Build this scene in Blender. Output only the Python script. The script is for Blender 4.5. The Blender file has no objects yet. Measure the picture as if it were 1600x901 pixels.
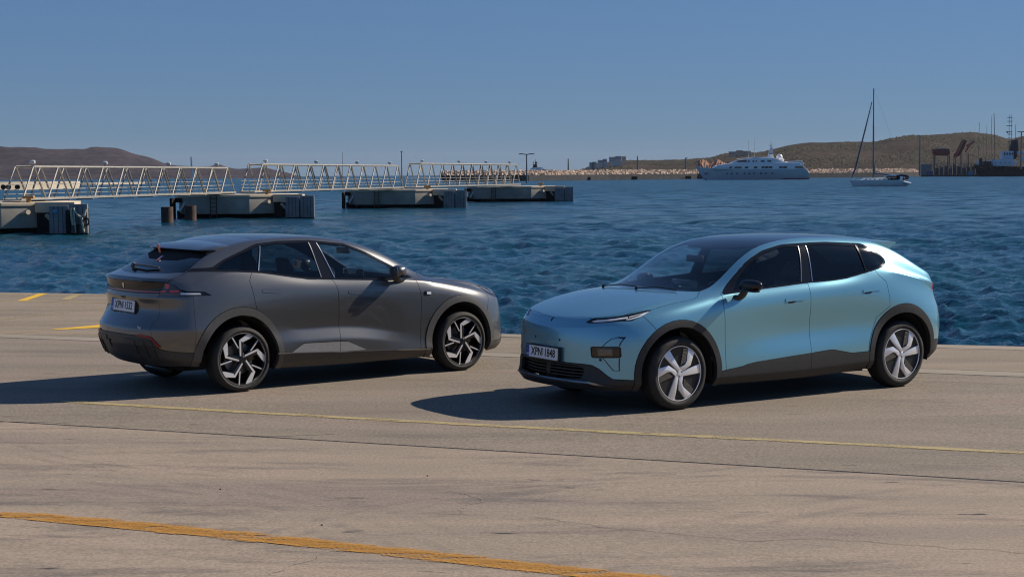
import bpy, bmesh, math, random
import numpy as np
from mathutils import Vector, Matrix, geometry, noise
from mathutils.bvhtree import BVHTree
R = math.radians
rnd = random.Random(7)
scene = bpy.context.scene
COL = scene.collection

# ---------------------------------------------------------------- camera, sky, sun, exposure
CAM_H = 2.2
cam_data = bpy.data.cameras.new('camera')
cam = bpy.data.objects.new('camera', cam_data)
COL.objects.link(cam)
cam_data.sensor_width = 36.0
cam_data.lens = 2496.0 / 1600.0 * 36.0
cam_data.clip_start = 0.5
cam_data.clip_end = 30000
cam.location = (0, 0, CAM_H)
# the camera is rolled by 0.4 degrees against the sea horizon; the quay itself falls gently towards the water
def _cam(pitch_px, roll):
    return Matrix.Translation((0, 0, CAM_H)) @ Matrix.Rotation(R(90) - math.atan(pitch_px / 2496.0), 4, 'X') @ Matrix.Rotation(roll, 4, 'Z')
CAM_M = _cam(450.5 - 272.5, -0.0068)
cam.matrix_world = CAM_M
NEAR = CAM_M @ _cam(450.5 - 273.93, 0.0).inverted()      # the slope of the quay (about a third of a degree)
scene.camera = cam

SUN_EL, SUN_AZ = 35.0, 69.0        # azimuth from +Y towards +X (the sun stands to the right)
world = bpy.data.worlds.new('World')
scene.world = world
world.use_nodes = True
wn = world.node_tree
bg = wn.nodes['Background']
sky = wn.nodes.new('ShaderNodeTexSky')
sky.sky_type = 'NISHITA'
sky.sun_disc = False
sky.sun_elevation = R(SUN_EL)
sky.sun_rotation = R(SUN_AZ)
sky.altitude = 0
sky.air_density = 1.0
sky.dust_density = 0.25
sky.ozone_density = 2.0
_tint = wn.nodes.new('ShaderNodeMix'); _tint.data_type = 'RGBA'; _tint.blend_type = 'MULTIPLY'; _tint.inputs[0].default_value = 1.0
_tint.inputs[7].default_value = (0.41, 0.705, 1.22, 1)      # the photograph's cool white balance, the same over the whole sky
_gam = wn.nodes.new('ShaderNodeGamma'); _gam.inputs[1].default_value = 0.5     # evens the sky out, as the photograph's tone curve does
wn.links.new(sky.outputs[0], _gam.inputs[0])
wn.links.new(_gam.outputs[0], _tint.inputs[6])
wn.links.new(_tint.outputs[2], bg.inputs[0])
bg.inputs[1].default_value = 0.110
sd = bpy.data.lights.new('sun', 'SUN')
sd.energy = 4.6
sd.angle = R(0.55)
sd.color = (1.0, 0.90, 0.77)
sun = bpy.data.objects.new('sun', sd)
COL.objects.link(sun)
_sv = Vector((math.sin(R(SUN_AZ)) * math.cos(R(SUN_EL)), math.cos(R(SUN_AZ)) * math.cos(R(SUN_EL)), math.sin(R(SUN_EL))))
sun.rotation_euler = _sv.to_track_quat('Z', 'Y').to_euler()
sun.location = (30, 0, 30)
scene.view_settings.view_transform = 'Standard'
scene.view_settings.look = 'None'
scene.view_settings.exposure = 0.3
scene.view_settings.gamma = 1.0
scene.cycles.pixel_filter_type = 'BLACKMAN_HARRIS'
scene.cycles.filter_width = 1.15
scene.cycles.max_bounces = 8
scene.cycles.transparent_max_bounces = 16
scene.cycles.sample_clamp_indirect = 6
scene.cycles.caustics_reflective = False
scene.cycles.caustics_refractive = False

# ---------------------------------------------------------------- helpers
def tag(o, label=None, cat=None, group=None, kind=None):
    if label: o['label'] = label
    if cat: o['category'] = cat
    if group: o['group'] = group
    if kind: o['kind'] = kind
    return o

def empty(name, loc=(0, 0, 0), rz=0.0, parent=None):
    o = bpy.data.objects.new(name, None)
    COL.objects.link(o)
    o.location = loc
    o.rotation_euler = (0, 0, rz)
    o.empty_display_size = 0.2
    if parent: o.parent = parent
    return o

def link_mesh(name, me, mats=None, parent=None, loc=(0, 0, 0)):
    o = bpy.data.objects.new(name, me)
    COL.objects.link(o)
    if mats is not None:
        for m in (mats if isinstance(mats, (list, tuple)) else [mats]):
            me.materials.append(m)
    if parent: o.parent = parent
    o.location = loc
    return o

def from_bm(name, bm, mat, parent=None, smooth=True, angle=35, loc=(0, 0, 0)):
    me = bpy.data.meshes.new(name)
    bm.normal_update()
    bm.to_mesh(me)
    bm.free()
    if smooth:
        me.shade_smooth()
        if angle is not None:
            me.set_sharp_from_angle(angle=R(angle))
    return link_mesh(name, me, mat, parent, loc)

class MB:
    """collects boxes, bars, tubes and prisms in one bmesh"""
    def __init__(s): s.bm = bmesh.new()
    def verts(s, vs, faces):
        b = [s.bm.verts.new(v) for v in vs]
        for f in faces:
            try: s.bm.faces.new([b[i] for i in f])
            except ValueError: pass
        return s
    def box(s, x0, x1, y0, y1, z0, z1, M=None, taper=0.0):
        t = taper
        v = [(x0, y0, z0), (x1, y0, z0), (x1, y1, z0), (x0, y1, z0), (x0 + t, y0 + t, z1), (x1 - t, y0 + t, z1), (x1 - t, y1 - t, z1), (x0 + t, y1 - t, z1)]
        if M is not None: v = [M @ Vector(a) for a in v]
        return s.verts(v, [(0, 3, 2, 1), (4, 5, 6, 7), (0, 1, 5, 4), (1, 2, 6, 5), (2, 3, 7, 6), (3, 0, 4, 7)])
    def tube(s, p0, p1, r0, r1=None, n=8, cap=True):
        p0, p1 = Vector(p0), Vector(p1)
        r1 = r0 if r1 is None else r1
        d = (p1 - p0)
        if d.length < 1e-6: return s
        q = d.to_track_quat('Z', 'Y')
        ring = []
        for p, r in ((p0, r0), (p1, r1)):
            ring.append([s.bm.verts.new(p + q @ Vector((math.cos(2 * math.pi * k / n) * r, math.sin(2 * math.pi * k / n) * r, 0))) for k in range(n)])
        for k in range(n):
            s.bm.faces.new((ring[0][k], ring[0][(k + 1) % n], ring[1][(k + 1) % n], ring[1][k]))
        if cap:
            s.bm.faces.new(list(reversed(ring[0]))); s.bm.faces.new(ring[1])
        return s
    def path(s, pts, r, n=6):
        for a, b in zip(pts[:-1], pts[1:]): s.tube(a, b, r, n=n)
        return s
    def lathe(s, prof, n=32, M=None, close=False):
        """prof: (r, h) list, turned about local z"""
        M = M or Matrix()
        rings = []
        for r, h in prof:
            if r < 1e-6: rings.append([s.bm.verts.new(M @ Vector((0, 0, h)))])
            else: rings.append([s.bm.verts.new(M @ Vector((r * math.cos(2 * math.pi * k / n), r * math.sin(2 * math.pi * k / n), h))) for k in range(n)])
        seq = list(zip(rings[:-1], rings[1:])) + ([(rings[-1], rings[0])] if close else [])
        for a, b in seq:
            for k in range(n):
                k2 = (k + 1) % n
                if len(a) == 1 and len(b) == 1: continue
                if len(a) == 1: s.bm.faces.new((a[0], b[k], b[k2]))
                elif len(b) == 1: s.bm.faces.new((a[k], b[0], a[k2]))
                else: s.bm.faces.new((a[k], b[k], b[k2], a[k2]))
        return s
    def prism(s, poly, h0, h1, M=None):
        """2D polygon extruded from h0 to h1 along local z"""
        M = M or Matrix()
        a = [s.bm.verts.new(M @ Vector((p[0], p[1], h0))) for p in poly]
        b = [s.bm.verts.new(M @ Vector((p[0], p[1], h1))) for p in poly]
        n = len(poly)
        s.bm.faces.new(list(reversed(a))); s.bm.faces.new(b)
        for k in range(n): s.bm.faces.new((a[k], a[(k + 1) % n], b[(k + 1) % n], b[k]))
        return s
    def build(s, name, mat, parent=None, smooth=False, angle=35, bevel=0, recalc=True, loc=(0, 0, 0)):
        if recalc: bmesh.ops.recalc_face_normals(s.bm, faces=s.bm.faces)
        if bevel:
            es = [e for e in s.bm.edges if len(e.link_faces) == 2 and e.calc_face_angle(0) > R(30)]
            bmesh.ops.bevel(s.bm, geom=es, offset=bevel, segments=2, affect='EDGES', profile=0.5)
        return from_bm(name, s.bm, mat, parent, smooth or bool(bevel), angle, loc)

def shape_copy(o, parent=None):
    c = o.copy(); COL.objects.link(c)
    if parent is not None: c.parent = parent
    return c
def copy_tree(o, parent=None):
    kids = list(o.children)
    c = shape_copy(o, parent)
    for k in kids: copy_tree(k, c)
    return c

def pchip(tab):
    """monotone cubic through (x, v) points -> function"""
    t = sorted(tab)
    xs = np.array([a[0] for a in t], float); ys = np.array([a[1] for a in t], float)
    if len(xs) == 1: return lambda x: float(ys[0])
    h = np.diff(xs); d = np.diff(ys) / h
    m = np.zeros(len(xs))
    m[0], m[-1] = d[0], d[-1]
    for i in range(1, len(xs) - 1):
        if d[i - 1] * d[i] > 0:
            w1, w2 = 2 * h[i] + h[i - 1], h[i] + 2 * h[i - 1]
            m[i] = (w1 + w2) / (w1 / d[i - 1] + w2 / d[i])
    def f(x):
        if x <= xs[0]: return float(ys[0])
        if x >= xs[-1]: return float(ys[-1])
        i = int(np.searchsorted(xs, x) - 1)
        s_ = (x - xs[i]) / h[i]
        return float(ys[i] * (1 + 2 * s_) * (1 - s_) ** 2 + m[i] * h[i] * s_ * (1 - s_) ** 2 + ys[i + 1] * s_ * s_ * (3 - 2 * s_) + m[i + 1] * h[i] * s_ * s_ * (s_ - 1))
    return f

# ---------------------------------------------------------------- materials
def mat(name, color, rough=0.5, metal=0.0, **kw):
    m = bpy.data.materials.new(name); m.use_nodes = True
    b = m.node_tree.nodes['Principled BSDF']
    b.inputs['Base Color'].default_value = (*color, 1)
    b.inputs['Roughness'].default_value = rough
    b.inputs['Metallic'].default_value = metal
    for k, v in kw.items(): b.inputs[k].default_value = v
    return m
def nodes(m): return m.node_tree.nodes, m.node_tree.links, m.node_tree.nodes['Principled BSDF']
def N(m, t, **kw):
    n = m.node_tree.nodes.new(t)
    for k, v in kw.items():
        if k in n.inputs: n.inputs[k].default_value = v
        else: setattr(n, k, v)
    return n
def ramp(m, stops, interp='LINEAR'):
    r = m.node_tree.nodes.new('ShaderNodeValToRGB')
    cr = r.color_ramp; cr.interpolation = interp
    while len(cr.elements) < len(stops): cr.elements.new(0.5)
    for e, (p, c) in zip(cr.elements, stops):
        e.position = p; e.color = (*c, 1) if len(c) == 3 else c
    return r
def speckled(name, c0, c1, scale, rough=0.6, metal=0.0, bump=0.0, detail=4, pos=(0.35, 0.65), **kw):
    """two-tone noise colour with light roughness and bump variation"""
    m = mat(name, c0, rough, metal, **kw)
    ns, L, b = nodes(m)
    tc = N(m, 'ShaderNodeTexCoord')
    n = N(m, 'ShaderNodeTexNoise', Scale=scale, Detail=detail, Roughness=0.6)
    L.new(tc.outputs['Object'], n.inputs['Vector'])
    r = ramp(m, [(pos[0], c0), (pos[1], c1)])
    L.new(n.outputs['Fac'], r.inputs['Fac']); L.new(r.outputs['Color'], b.inputs['Base Color'])
    if bump:
        bp = N(m, 'ShaderNodeBump', Strength=bump, Distance=0.02)
        L.new(n.outputs['Fac'], bp.inputs['Height']); L.new(bp.outputs['Normal'], b.inputs['Normal'])
    return m
def paint(name, c, c_flake, metal=0.75, rough=0.36, coat_rough=0.03):
    m = mat(name, c, rough, metal)
    ns, L, b = nodes(m)
    b.inputs['Coat Weight'].default_value = 1.0
    b.inputs['Coat Roughness'].default_value = coat_rough
    b.inputs['Coat IOR'].default_value = 1.5
    tc = N(m, 'ShaderNodeTexCoord')
    n = N(m, 'ShaderNodeTexNoise', Scale=900.0, Detail=1.0)
    L.new(tc.outputs['Object'], n.inputs['Vector'])
    r = ramp(m, [(0.3, c), (0.75, c_flake)])
    L.new(n.outputs['Fac'], r.inputs['Fac']); L.new(r.outputs['Color'], b.inputs['Base Color'])
    return m
M = {}
M['blue_paint'] = paint('teal_metallic_paint', (0.145, 0.38, 0.48), (0.27, 0.55, 0.67), metal=0.68, rough=0.30)
M['grey_paint'] = paint('grey_metallic_paint', (0.095, 0.095, 0.096), (0.19, 0.19, 0.19), metal=0.72, rough=0.30)
M['black_paint'] = mat('gloss_black_paint', (0.008, 0.008, 0.01), 0.25, 0.0, **{'Coat Weight': 1.0, 'Coat Roughness': 0.03})
M['roof_black'] = mat('dark_roof_glass', (0.006, 0.007, 0.012), 0.06, 0.0, **{'IOR': 1.6})
M['piano'] = mat('piano_black', (0.01, 0.01, 0.011), 0.09)
M['cladding'] = speckled('black_grained_plastic', (0.018, 0.018, 0.019), (0.03, 0.03, 0.031), 60, 0.52, bump=0.06)
M['grey_cladding'] = speckled('grey_satin_plastic', (0.085, 0.083, 0.08), (0.10, 0.098, 0.095), 40, 0.42, 0.3, bump=0.02)
M['liner'] = mat('black_liner', (0.006, 0.006, 0.006), 0.9)
M['rubber'] = speckled('tyre_rubber', (0.016, 0.016, 0.016), (0.026, 0.025, 0.024), 25, 0.78, bump=0.1)
M['silver'] = mat('machined_aluminium', (0.80, 0.80, 0.82), 0.30, 0.45)
M['chrome'] = mat('satin_chrome', (0.65, 0.65, 0.66), 0.18, 1.0)
M['dark_metal'] = mat('dark_wheel_paint', (0.012, 0.012, 0.013), 0.3, 0.3, **{'Coat Weight': 0.6})
M['cover_black'] = mat('wheel_cover_black', (0.010, 0.010, 0.011), 0.45)
M['brake'] = mat('brake_steel', (0.25, 0.24, 0.23), 0.4, 0.9)
def glass(name, tint, alpha_mix, rough=0.0):
    """thin tinted glass: fresnel reflection over a tinted see-through pane"""
    m = bpy.data.materials.new(name); m.use_nodes = True
    nt = m.node_tree; nt.nodes.clear()
    out = nt.nodes.new('ShaderNodeOutputMaterial')
    tr = nt.nodes.new('ShaderNodeBsdfTransparent'); tr.inputs[0].default_value = (*tint, 1)
    gl = nt.nodes.new('ShaderNodeBsdfGlossy'); gl.inputs['Roughness'].default_value = rough
    gl.inputs['Color'].default_value = (1, 1, 1, 1)
    fr = nt.nodes.new('ShaderNodeFresnel')
    ge = nt.nodes.new('ShaderNodeNewGeometry')          # a thin pane reflects alike from both sides
    mp = nt.nodes.new('ShaderNodeMapRange'); mp.inputs[3].default_value = alpha_mix; mp.inputs[4].default_value = 1 / alpha_mix
    nt.links.new(ge.outputs['Backfacing'], mp.inputs[0]); nt.links.new(mp.outputs[0], fr.inputs[0])
    mx = nt.nodes.new('ShaderNodeMixShader')
    nt.links.new(fr.outputs[0], mx.inputs[0]); nt.links.new(tr.outputs[0], mx.inputs[1]); nt.links.new(gl.outputs[0], mx.inputs[2])
    nt.links.new(mx.outputs[0], out.inputs[0])
    return m
M['clear_glass'] = glass('green_tinted_glass', (0.88, 0.93, 0.92), 1.5)
M['privacy_glass'] = glass('privacy_glass', (0.16, 0.18, 0.19), 1.5, 0.04)
M['lens'] = glass('lamp_lens', (0.75, 0.75, 0.75), 1.5)
M['smoke_lens'] = glass('smoked_lamp_lens', (0.32, 0.24, 0.22), 1.5)
M['lamp_white'] = mat('lamp_light_guide', (0.78, 0.79, 0.8), 0.25)
M['lamp_dark'] = mat('lamp_housing', (0.02, 0.02, 0.022), 0.3, 0.3)
M['lamp_red'] = mat('red_lamp', (0.55, 0.02, 0.015), 0.2, 0.0, **{'Coat Weight': 1.0})
M['red'] = mat('red_reflector', (0.45, 0.01, 0.01), 0.25)
M['reflector'] = mat('lamp_reflector', (0.32, 0.32, 0.32), 0.2, 0.9)
M['plate'] = speckled('plate_white', (0.84, 0.84, 0.83), (0.88, 0.88, 0.87), 30, 0.4)
M['plate_blue'] = mat('plate_blue', (0.01, 0.06, 0.42), 0.4)
M['plate_ink'] = mat('plate_ink', (0.01, 0.01, 0.012), 0.4)
M['fabric'] = speckled('seat_fabric', (0.03, 0.03, 0.033), (0.05, 0.05, 0.052), 30, 0.8)
M['fabric_tan'] = speckled('tan_leather', (0.20, 0.11, 0.06), (0.26, 0.15, 0.09), 30, 0.55)
M['plastic'] = mat('black_plastic', (0.012, 0.012, 0.013), 0.4)
M['chrome_dark'] = mat('dark_chrome', (0.30, 0.30, 0.31), 0.25, 0.9)
M['lamp_red_dim'] = mat('unlit_red_lamp', (0.55, 0.04, 0.03), 0.2, 0.0, **{'Coat Weight': 1.0})
M['band_reflection'] = mat('ground_reflection_tone', (0.16, 0.12, 0.09), 0.15, 0.0, **{'Coat Weight': 1.0})  # beige of the reflected ground, put into the colour
M['grey_wiper'] = mat('grey_wiper', (0.10, 0.095, 0.09), 0.4)
# ---------------------------------------------------------------- car body machinery
FR = [0.0, 0.38, 0.68, 0.90, 1.0]            # lateral fractions, centre to corner
GX = [1.0, 0.955, 0.76, 0.41, 0.0]           # how far each front column reaches ahead of the corner

def car_cage(S):
    """half body (y >= 0) as a control cage; S holds the measured curves of one car"""
    rows = len(S['z'])
    zf = [pchip(t) for t in S['z']]; yf = [pchip(t) for t in S['y']]
    zc = pchip(S['zc'])
    st = S['stations']                       # x from front corner to rear corner
    bow = pchip(S['bow'])
    cols = []
    ns = len(st)
    def endcol(x0, cen, k):
        out = []
        for r in range(rows):
            yc, zz = yf[r](x0), zf[r](x0)
            cx, cz = cen[r]
            w = FR[k] ** 2.2
            out.append((x0 + (cx - x0) * GX[k], yc * FR[k], cz + (zz - cz) * w))
        return out
    for k in range(4): cols.append(endcol(st[0], S['front'], k))
    for x in st: cols.append([(x, yf[r](x), zf[r](x)) for r in range(rows)])
    for k in (3, 2, 1, 0): cols.append(endcol(st[-1], S['rear'], k))
    bm = bmesh.new()
    V = [[bm.verts.new(p) for p in c] for c in cols]
    for i in range(len(cols) - 1):
        for r in range(rows - 1):
            bm.faces.new((V[i][r], V[i + 1][r], V[i + 1][r + 1], V[i][r + 1]))
    # top patch
    top = rows - 1
    G = {}
    for i in range(ns):
        x = st[i]
        for j, f in enumerate(FR):           # j = 4 is the edge
            if j == 4: G[i, j] = V[4 + i][top]; continue
            if i == 0: G[i, j] = V[j][top]; continue
            if i == ns - 1: G[i, j] = V[len(cols) - 1 - j][top]; continue
            xx = x + bow(x) * (1 - f ** 2)
            ze = zf[top](x); z0 = zc(xx if j == 0 else x + bow(x) * (1 - f ** 2))
            z0c = zc(x + bow(x))
            zz = ze + (z0c - ze) * (1 - f ** 2.3)
            G[i, j] = bm.verts.new((xx, yf[top](x) * f, zz))
    for i in range(ns - 1):
        for j in range(4):
            try: bm.faces.new((G[i, j], G[i, j + 1], G[i + 1, j + 1], G[i + 1, j]))
            except ValueError: pass
    cr = bm.edges.layers.float.new('crease_edge')
    idx = {v: k for k, v in enumerate(bm.verts)}
    for (r, x0, x1, val) in S.get('crease', []):
        for i in range(len(cols) - 1):
            a, b = V[i][r], V[i + 1][r]
            if min(a.co.x, b.co.x) >= x0 - 1e-3 and max(a.co.x, b.co.x) <= x1 + 1e-3:
                e = bm.edges.get((a, b))
                if e: e[cr] = val
    for (i, val) in S.get('crease_top', []):
        for j in range(4):
            e = bm.edges.get((G[i, j], G[i, j + 1]))
            if e: e[cr] = val
    bmesh.ops.recalc_face_normals(bm, faces=bm.faces)
    return bm

def car_shell(S, levels=3):
    bm = car_cage(S)
    # mirror so the subdivision is smooth across the centre, then cut the half back out
    geom = bm.verts[:] + bm.edges[:] + bm.faces[:]
    bmesh.ops.mirror(bm, geom=geom, axis='Y', merge_dist=1e-4)
    bmesh.ops.recalc_face_normals(bm, faces=bm.faces)
    me = bpy.data.meshes.new('tmp'); bm.to_mesh(me); bm.free()
    ob = bpy.data.objects.new('tmp', me); COL.objects.link(ob)
    md = ob.modifiers.new('s', 'SUBSURF'); md.levels = levels; md.render_levels = levels
    dg = bpy.context.evaluated_depsgraph_get()
    me2 = bpy.data.meshes.new_from_object(ob.evaluated_get(dg))
    bpy.data.objects.remove(ob); bpy.data.meshes.remove(me)
    b = bmesh.new(); b.from_mesh(me2); bpy.data.meshes.remove(me2)
    # outward normals
    f = max(b.faces, key=lambda f: f.calc_center_median().y)
    if f.normal.y < 0: bmesh.ops.reverse_faces(b, faces=b.faces)
    bvh = BVHTree.FromBMesh(b)
    kill = [f for f in b.faces if f.calc_center_median().y < -1e-4]
    bmesh.ops.delete(b, geom=kill, context='FACES')
    for v in b.verts:
        if abs(v.co.y) < 1e-4: v.co.y = 0
    return b, bvh

def inside(poly, u, v):
    c = False; n = len(poly); j = n - 1
    for i in range(n):
        a, b = poly[i], poly[j]
        if (a[1] > v) != (b[1] > v) and u < (b[0] - a[0]) * (v - a[1]) / (b[1] - a[1]) + a[0]: c = not c
        j = i
    return c

def cut_poly(bm, poly, proj, cond, m=0.0):
    ax = {'y': (0, 2), 'x': (1, 2), 'z': (0, 1)}[proj]
    lo = (min(p[0] for p in poly) - m, min(p[1] for p in poly) - m)
    hi = (max(p[0] for p in poly) + m, max(p[1] for p in poly) + m)
    pool = set()
    for f in bm.faces:
        cs = [v.co for v in f.verts]
        us = [c[ax[0]] for c in cs]; vs = [c[ax[1]] for c in cs]
        if max(us) < lo[0] or min(us) > hi[0] or max(vs) < lo[1] or min(vs) > hi[1]: continue
        if cond and not cond(f.calc_center_median(), f.normal): continue
        pool.add(f)
    n = len(poly)
    for i in range(n):
        a, b = poly[i], poly[(i + 1) % n]
        d = (b[0] - a[0], b[1] - a[1]); L = math.hypot(*d)
        if L < 1e-6: continue
        sub = []
        for f in pool:
            if not f.is_valid: continue
            us = [v.co[ax[0]] for v in f.verts]; vs = [v.co[ax[1]] for v in f.verts]
            if max(us) < min(a[0], b[0]) or min(us) > max(a[0], b[0]) or max(vs) < min(a[1], b[1]) or min(vs) > max(a[1], b[1]): continue
            s = [(u - a[0]) * d[1] - (v - a[1]) * d[0] for u, v in zip(us, vs)]
            if max(s) > 1e-7 and min(s) < -1e-7: sub.append(f)
        if not sub: continue
        co = Vector((0, 0, 0)); co[ax[0]], co[ax[1]] = a
        no = Vector((0, 0, 0)); no[ax[0]], no[ax[1]] = d[1], -d[0]
        g = set(sub)
        for f in sub: g.update(f.edges); g.update(f.verts)
        r = bmesh.ops.bisect_plane(bm, geom=list(g), dist=2e-5, plane_co=co, plane_no=no.normalized())
        for e in r['geom']:
            if isinstance(e, bmesh.types.BMFace): pool.add(e)
        pool = {f for f in pool if f.is_valid}
        for e in r['geom_cut']:
            if isinstance(e, bmesh.types.BMEdge):
                for f in e.link_faces: pool.add(f)

def smooth_poly(pts, rad=0.02, n=3):
    """round the corners of a polygon"""
    out = []
    L = len(pts)
    for i in range(L):
        p0, p, p1 = Vector(pts[i - 1]), Vector(pts[i]), Vector(pts[(i + 1) % L])
        d0, d1 = (p0 - p), (p1 - p)
        a = min(rad, d0.length * .45, d1.length * .45)
        q0, q1 = p + d0.normalized() * a, p + d1.normalized() * a
        for k in range(n + 1):
            t = k / n
            q = q0 * (1 - t) ** 2 + p * 2 * t * (1 - t) + q1 * t * t
            out.append((q.x, q.y))
    return out

def curve_pts(fn, x0, x1, n): return [(x0 + (x1 - x0) * k / n, fn(x0 + (x1 - x0) * k / n)) for k in range(n + 1)]
def arc(cx, cz, r, a0, a1, n): return [(cx + r * math.cos(R(a0 + (a1 - a0) * k / n)), cz + r * math.sin(R(a0 + (a1 - a0) * k / n))) for k in range(n + 1)]

def piece_mesh(name, faces, both, gap=0.0016, depth=0.014, offset=0.0, flip=False):
    """faces of the cut half shell -> mesh with a turned-in edge; both: mirror-merge across the centre"""
    bm = bmesh.new(); vm = {}
    for f in faces:
        vs = []
        for v in f.verts:
            if v not in vm:
                vm[v] = bm.verts.new(v.co)
            vs.append(vm[v])
        try: bm.faces.new(vs)
        except ValueError: pass
    bmesh.ops.dissolve_degenerate(bm, dist=1e-5, edges=bm.edges[:])
    bm.normal_update()
    for v in bm.verts: v.normal_update()
    cen = lambda e: abs(e.verts[0].co.y) < 1e-5 and abs(e.verts[1].co.y) < 1e-5
    be = [e for e in bm.edges if len(e.link_faces) == 1 and not cen(e)]
    inw = {}
    for e in be:
        f = e.link_faces[0]
        d = (e.verts[1].co - e.verts[0].co)
        if d.length < 1e-7: continue
        t = f.normal.cross(d).normalized()
        if t.dot(f.calc_center_median() - (e.verts[0].co + e.verts[1].co) / 2) < 0: t = -t
        for v in e.verts: inw.setdefault(v, Vector()); inw[v] += t
    nrm = {v: v.normal.copy() for v in bm.verts}
    if offset:
        for v in bm.verts: v.co += nrm[v] * offset
    for v, t in inw.items():
        if t.length > 1e-6:
            t = t.normalized()
            if abs(v.co.y) < 1e-5: t.y = 0
            v.co += t * gap
    if depth:
        low = {}
        for v in inw:
            p = v.co - nrm[v] * depth
            if abs(v.co.y) < 1e-5: p.y = 0
            low[v] = bm.verts.new(p)
        for e in be:
            a, b = e.verts
            if a in low and b in low:
                l = e.link_loops[0]
                if l.vert is a: q = (b, a, low[a], low[b])
                else: q = (a, b, low[b], low[a])
                try: bm.faces.new(q)
                except ValueError: pass
    if both:
        geom = bm.verts[:] + bm.edges[:] + bm.faces[:]
        bmesh.ops.mirror(bm, geom=geom, axis='Y', merge_dist=1e-5)
        bm.normal_update()
    me = bpy.data.meshes.new(name); bm.to_mesh(me); bm.free()
    me.shade_smooth(); me.set_sharp_from_angle(angle=R(32))
    return me

def mirror_mesh(me):
    m2 = me.copy()
    b = bmesh.new(); b.from_mesh(m2)
    for v in b.verts: v.co.y = -v.co.y
    bmesh.ops.reverse_faces(b, faces=b.faces)
    b.to_mesh(m2); b.free()
    return m2

def cut_car(S, root, near):
    """cuts the shell into parts. near = +1 / -1: the side the camera sees (its parts are made first)"""
    bm, bvh = car_shell(S)
    parts = S['parts']
    for P in parts:
        if P.get('cut', True): cut_poly(bm, P['poly'], P['proj'], P.get('cond'))
    buckets = {}
    for f in bm.faces:
        c = f.calc_center_median(); n = f.normal
        hit = 'body'
        for k, P in enumerate(parts):
            if P.get('cond') and not P['cond'](c, n): continue
            ax = {'y': (0, 2), 'x': (1, 2), 'z': (0, 1)}[P['proj']]
            if inside(P['poly'], c[ax[0]], c[ax[1]]): hit = k; break
        buckets.setdefault(hit, []).append(f)
    objs = {}
    # liner behind every gap
    lf = [f for k, fs in buckets.items() if k == 'body' or not parts[k].get('open') for f in fs]
    me = piece_mesh('body_liner', lf, True, gap=0, depth=0, offset=-0.011)
    for p in me.polygons: p.use_smooth = True
    body_me = piece_mesh('body', buckets['body'], True, gap=0.0026)
    objs['body'] = link_mesh('body', body_me, M[S['paint']], root)
    objs['liner'] = link_mesh('body_liner', me, M['liner'], root)
    seq = sorted(range(len(parts)), key=lambda k: 1 if parts[k].get('parent') else 0)
    for k in seq:
        P = parts[k]
        if P['mat'] is None or k not in buckets: continue
        me = piece_mesh(P['name'], buckets[k], P.get('both', False), gap=P.get('gap', 0.0026), depth=P.get('depth', 0.014), offset=P.get('offset', 0.0))
        me.materials.append(M[P['mat']])
        if P.get('both'):
            par = objs.get((P['parent'], 0)) if P.get('parent') else root
            objs[P['key'], 0] = link_mesh(P['name'], me, None, par)
        else:
            m2 = mirror_mesh(me)
            for sgn in (near, -near):
                par = objs.get((P['parent'], sgn), objs.get((P['parent'], 0))) if P.get('parent') else root
                objs[P['key'], sgn] = link_mesh(P['name'], me if sgn > 0 else m2, None, par)
    bm.free()
    return objs, bvh

def surf_side(bvh, x, z, s=1):
    h = bvh.ray_cast(Vector((x, 3 * s, z)), Vector((0, -s, 0)))
    return (h[0], h[1]) if h[0] is not None else (Vector((x, .9 * s, z)), Vector((0, s, 0)))
def surf_end(bvh, y, z, s=1):
    h = bvh.ray_cast(Vector((5 * s, y, z)), Vector((-s, 0, 0)))
    return (h[0], h[1]) if h[0] is not None else (Vector((2 * s, y, z)), Vector((s, 0, 0)))
def surf_top(bvh, x, y):
    h = bvh.ray_cast(Vector((x, y, 5)), Vector((0, 0, -1)))
    return (h[0], h[1]) if h[0] is not None else (Vector((x, y, 1)), Vector((0, 0, 1)))

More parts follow.
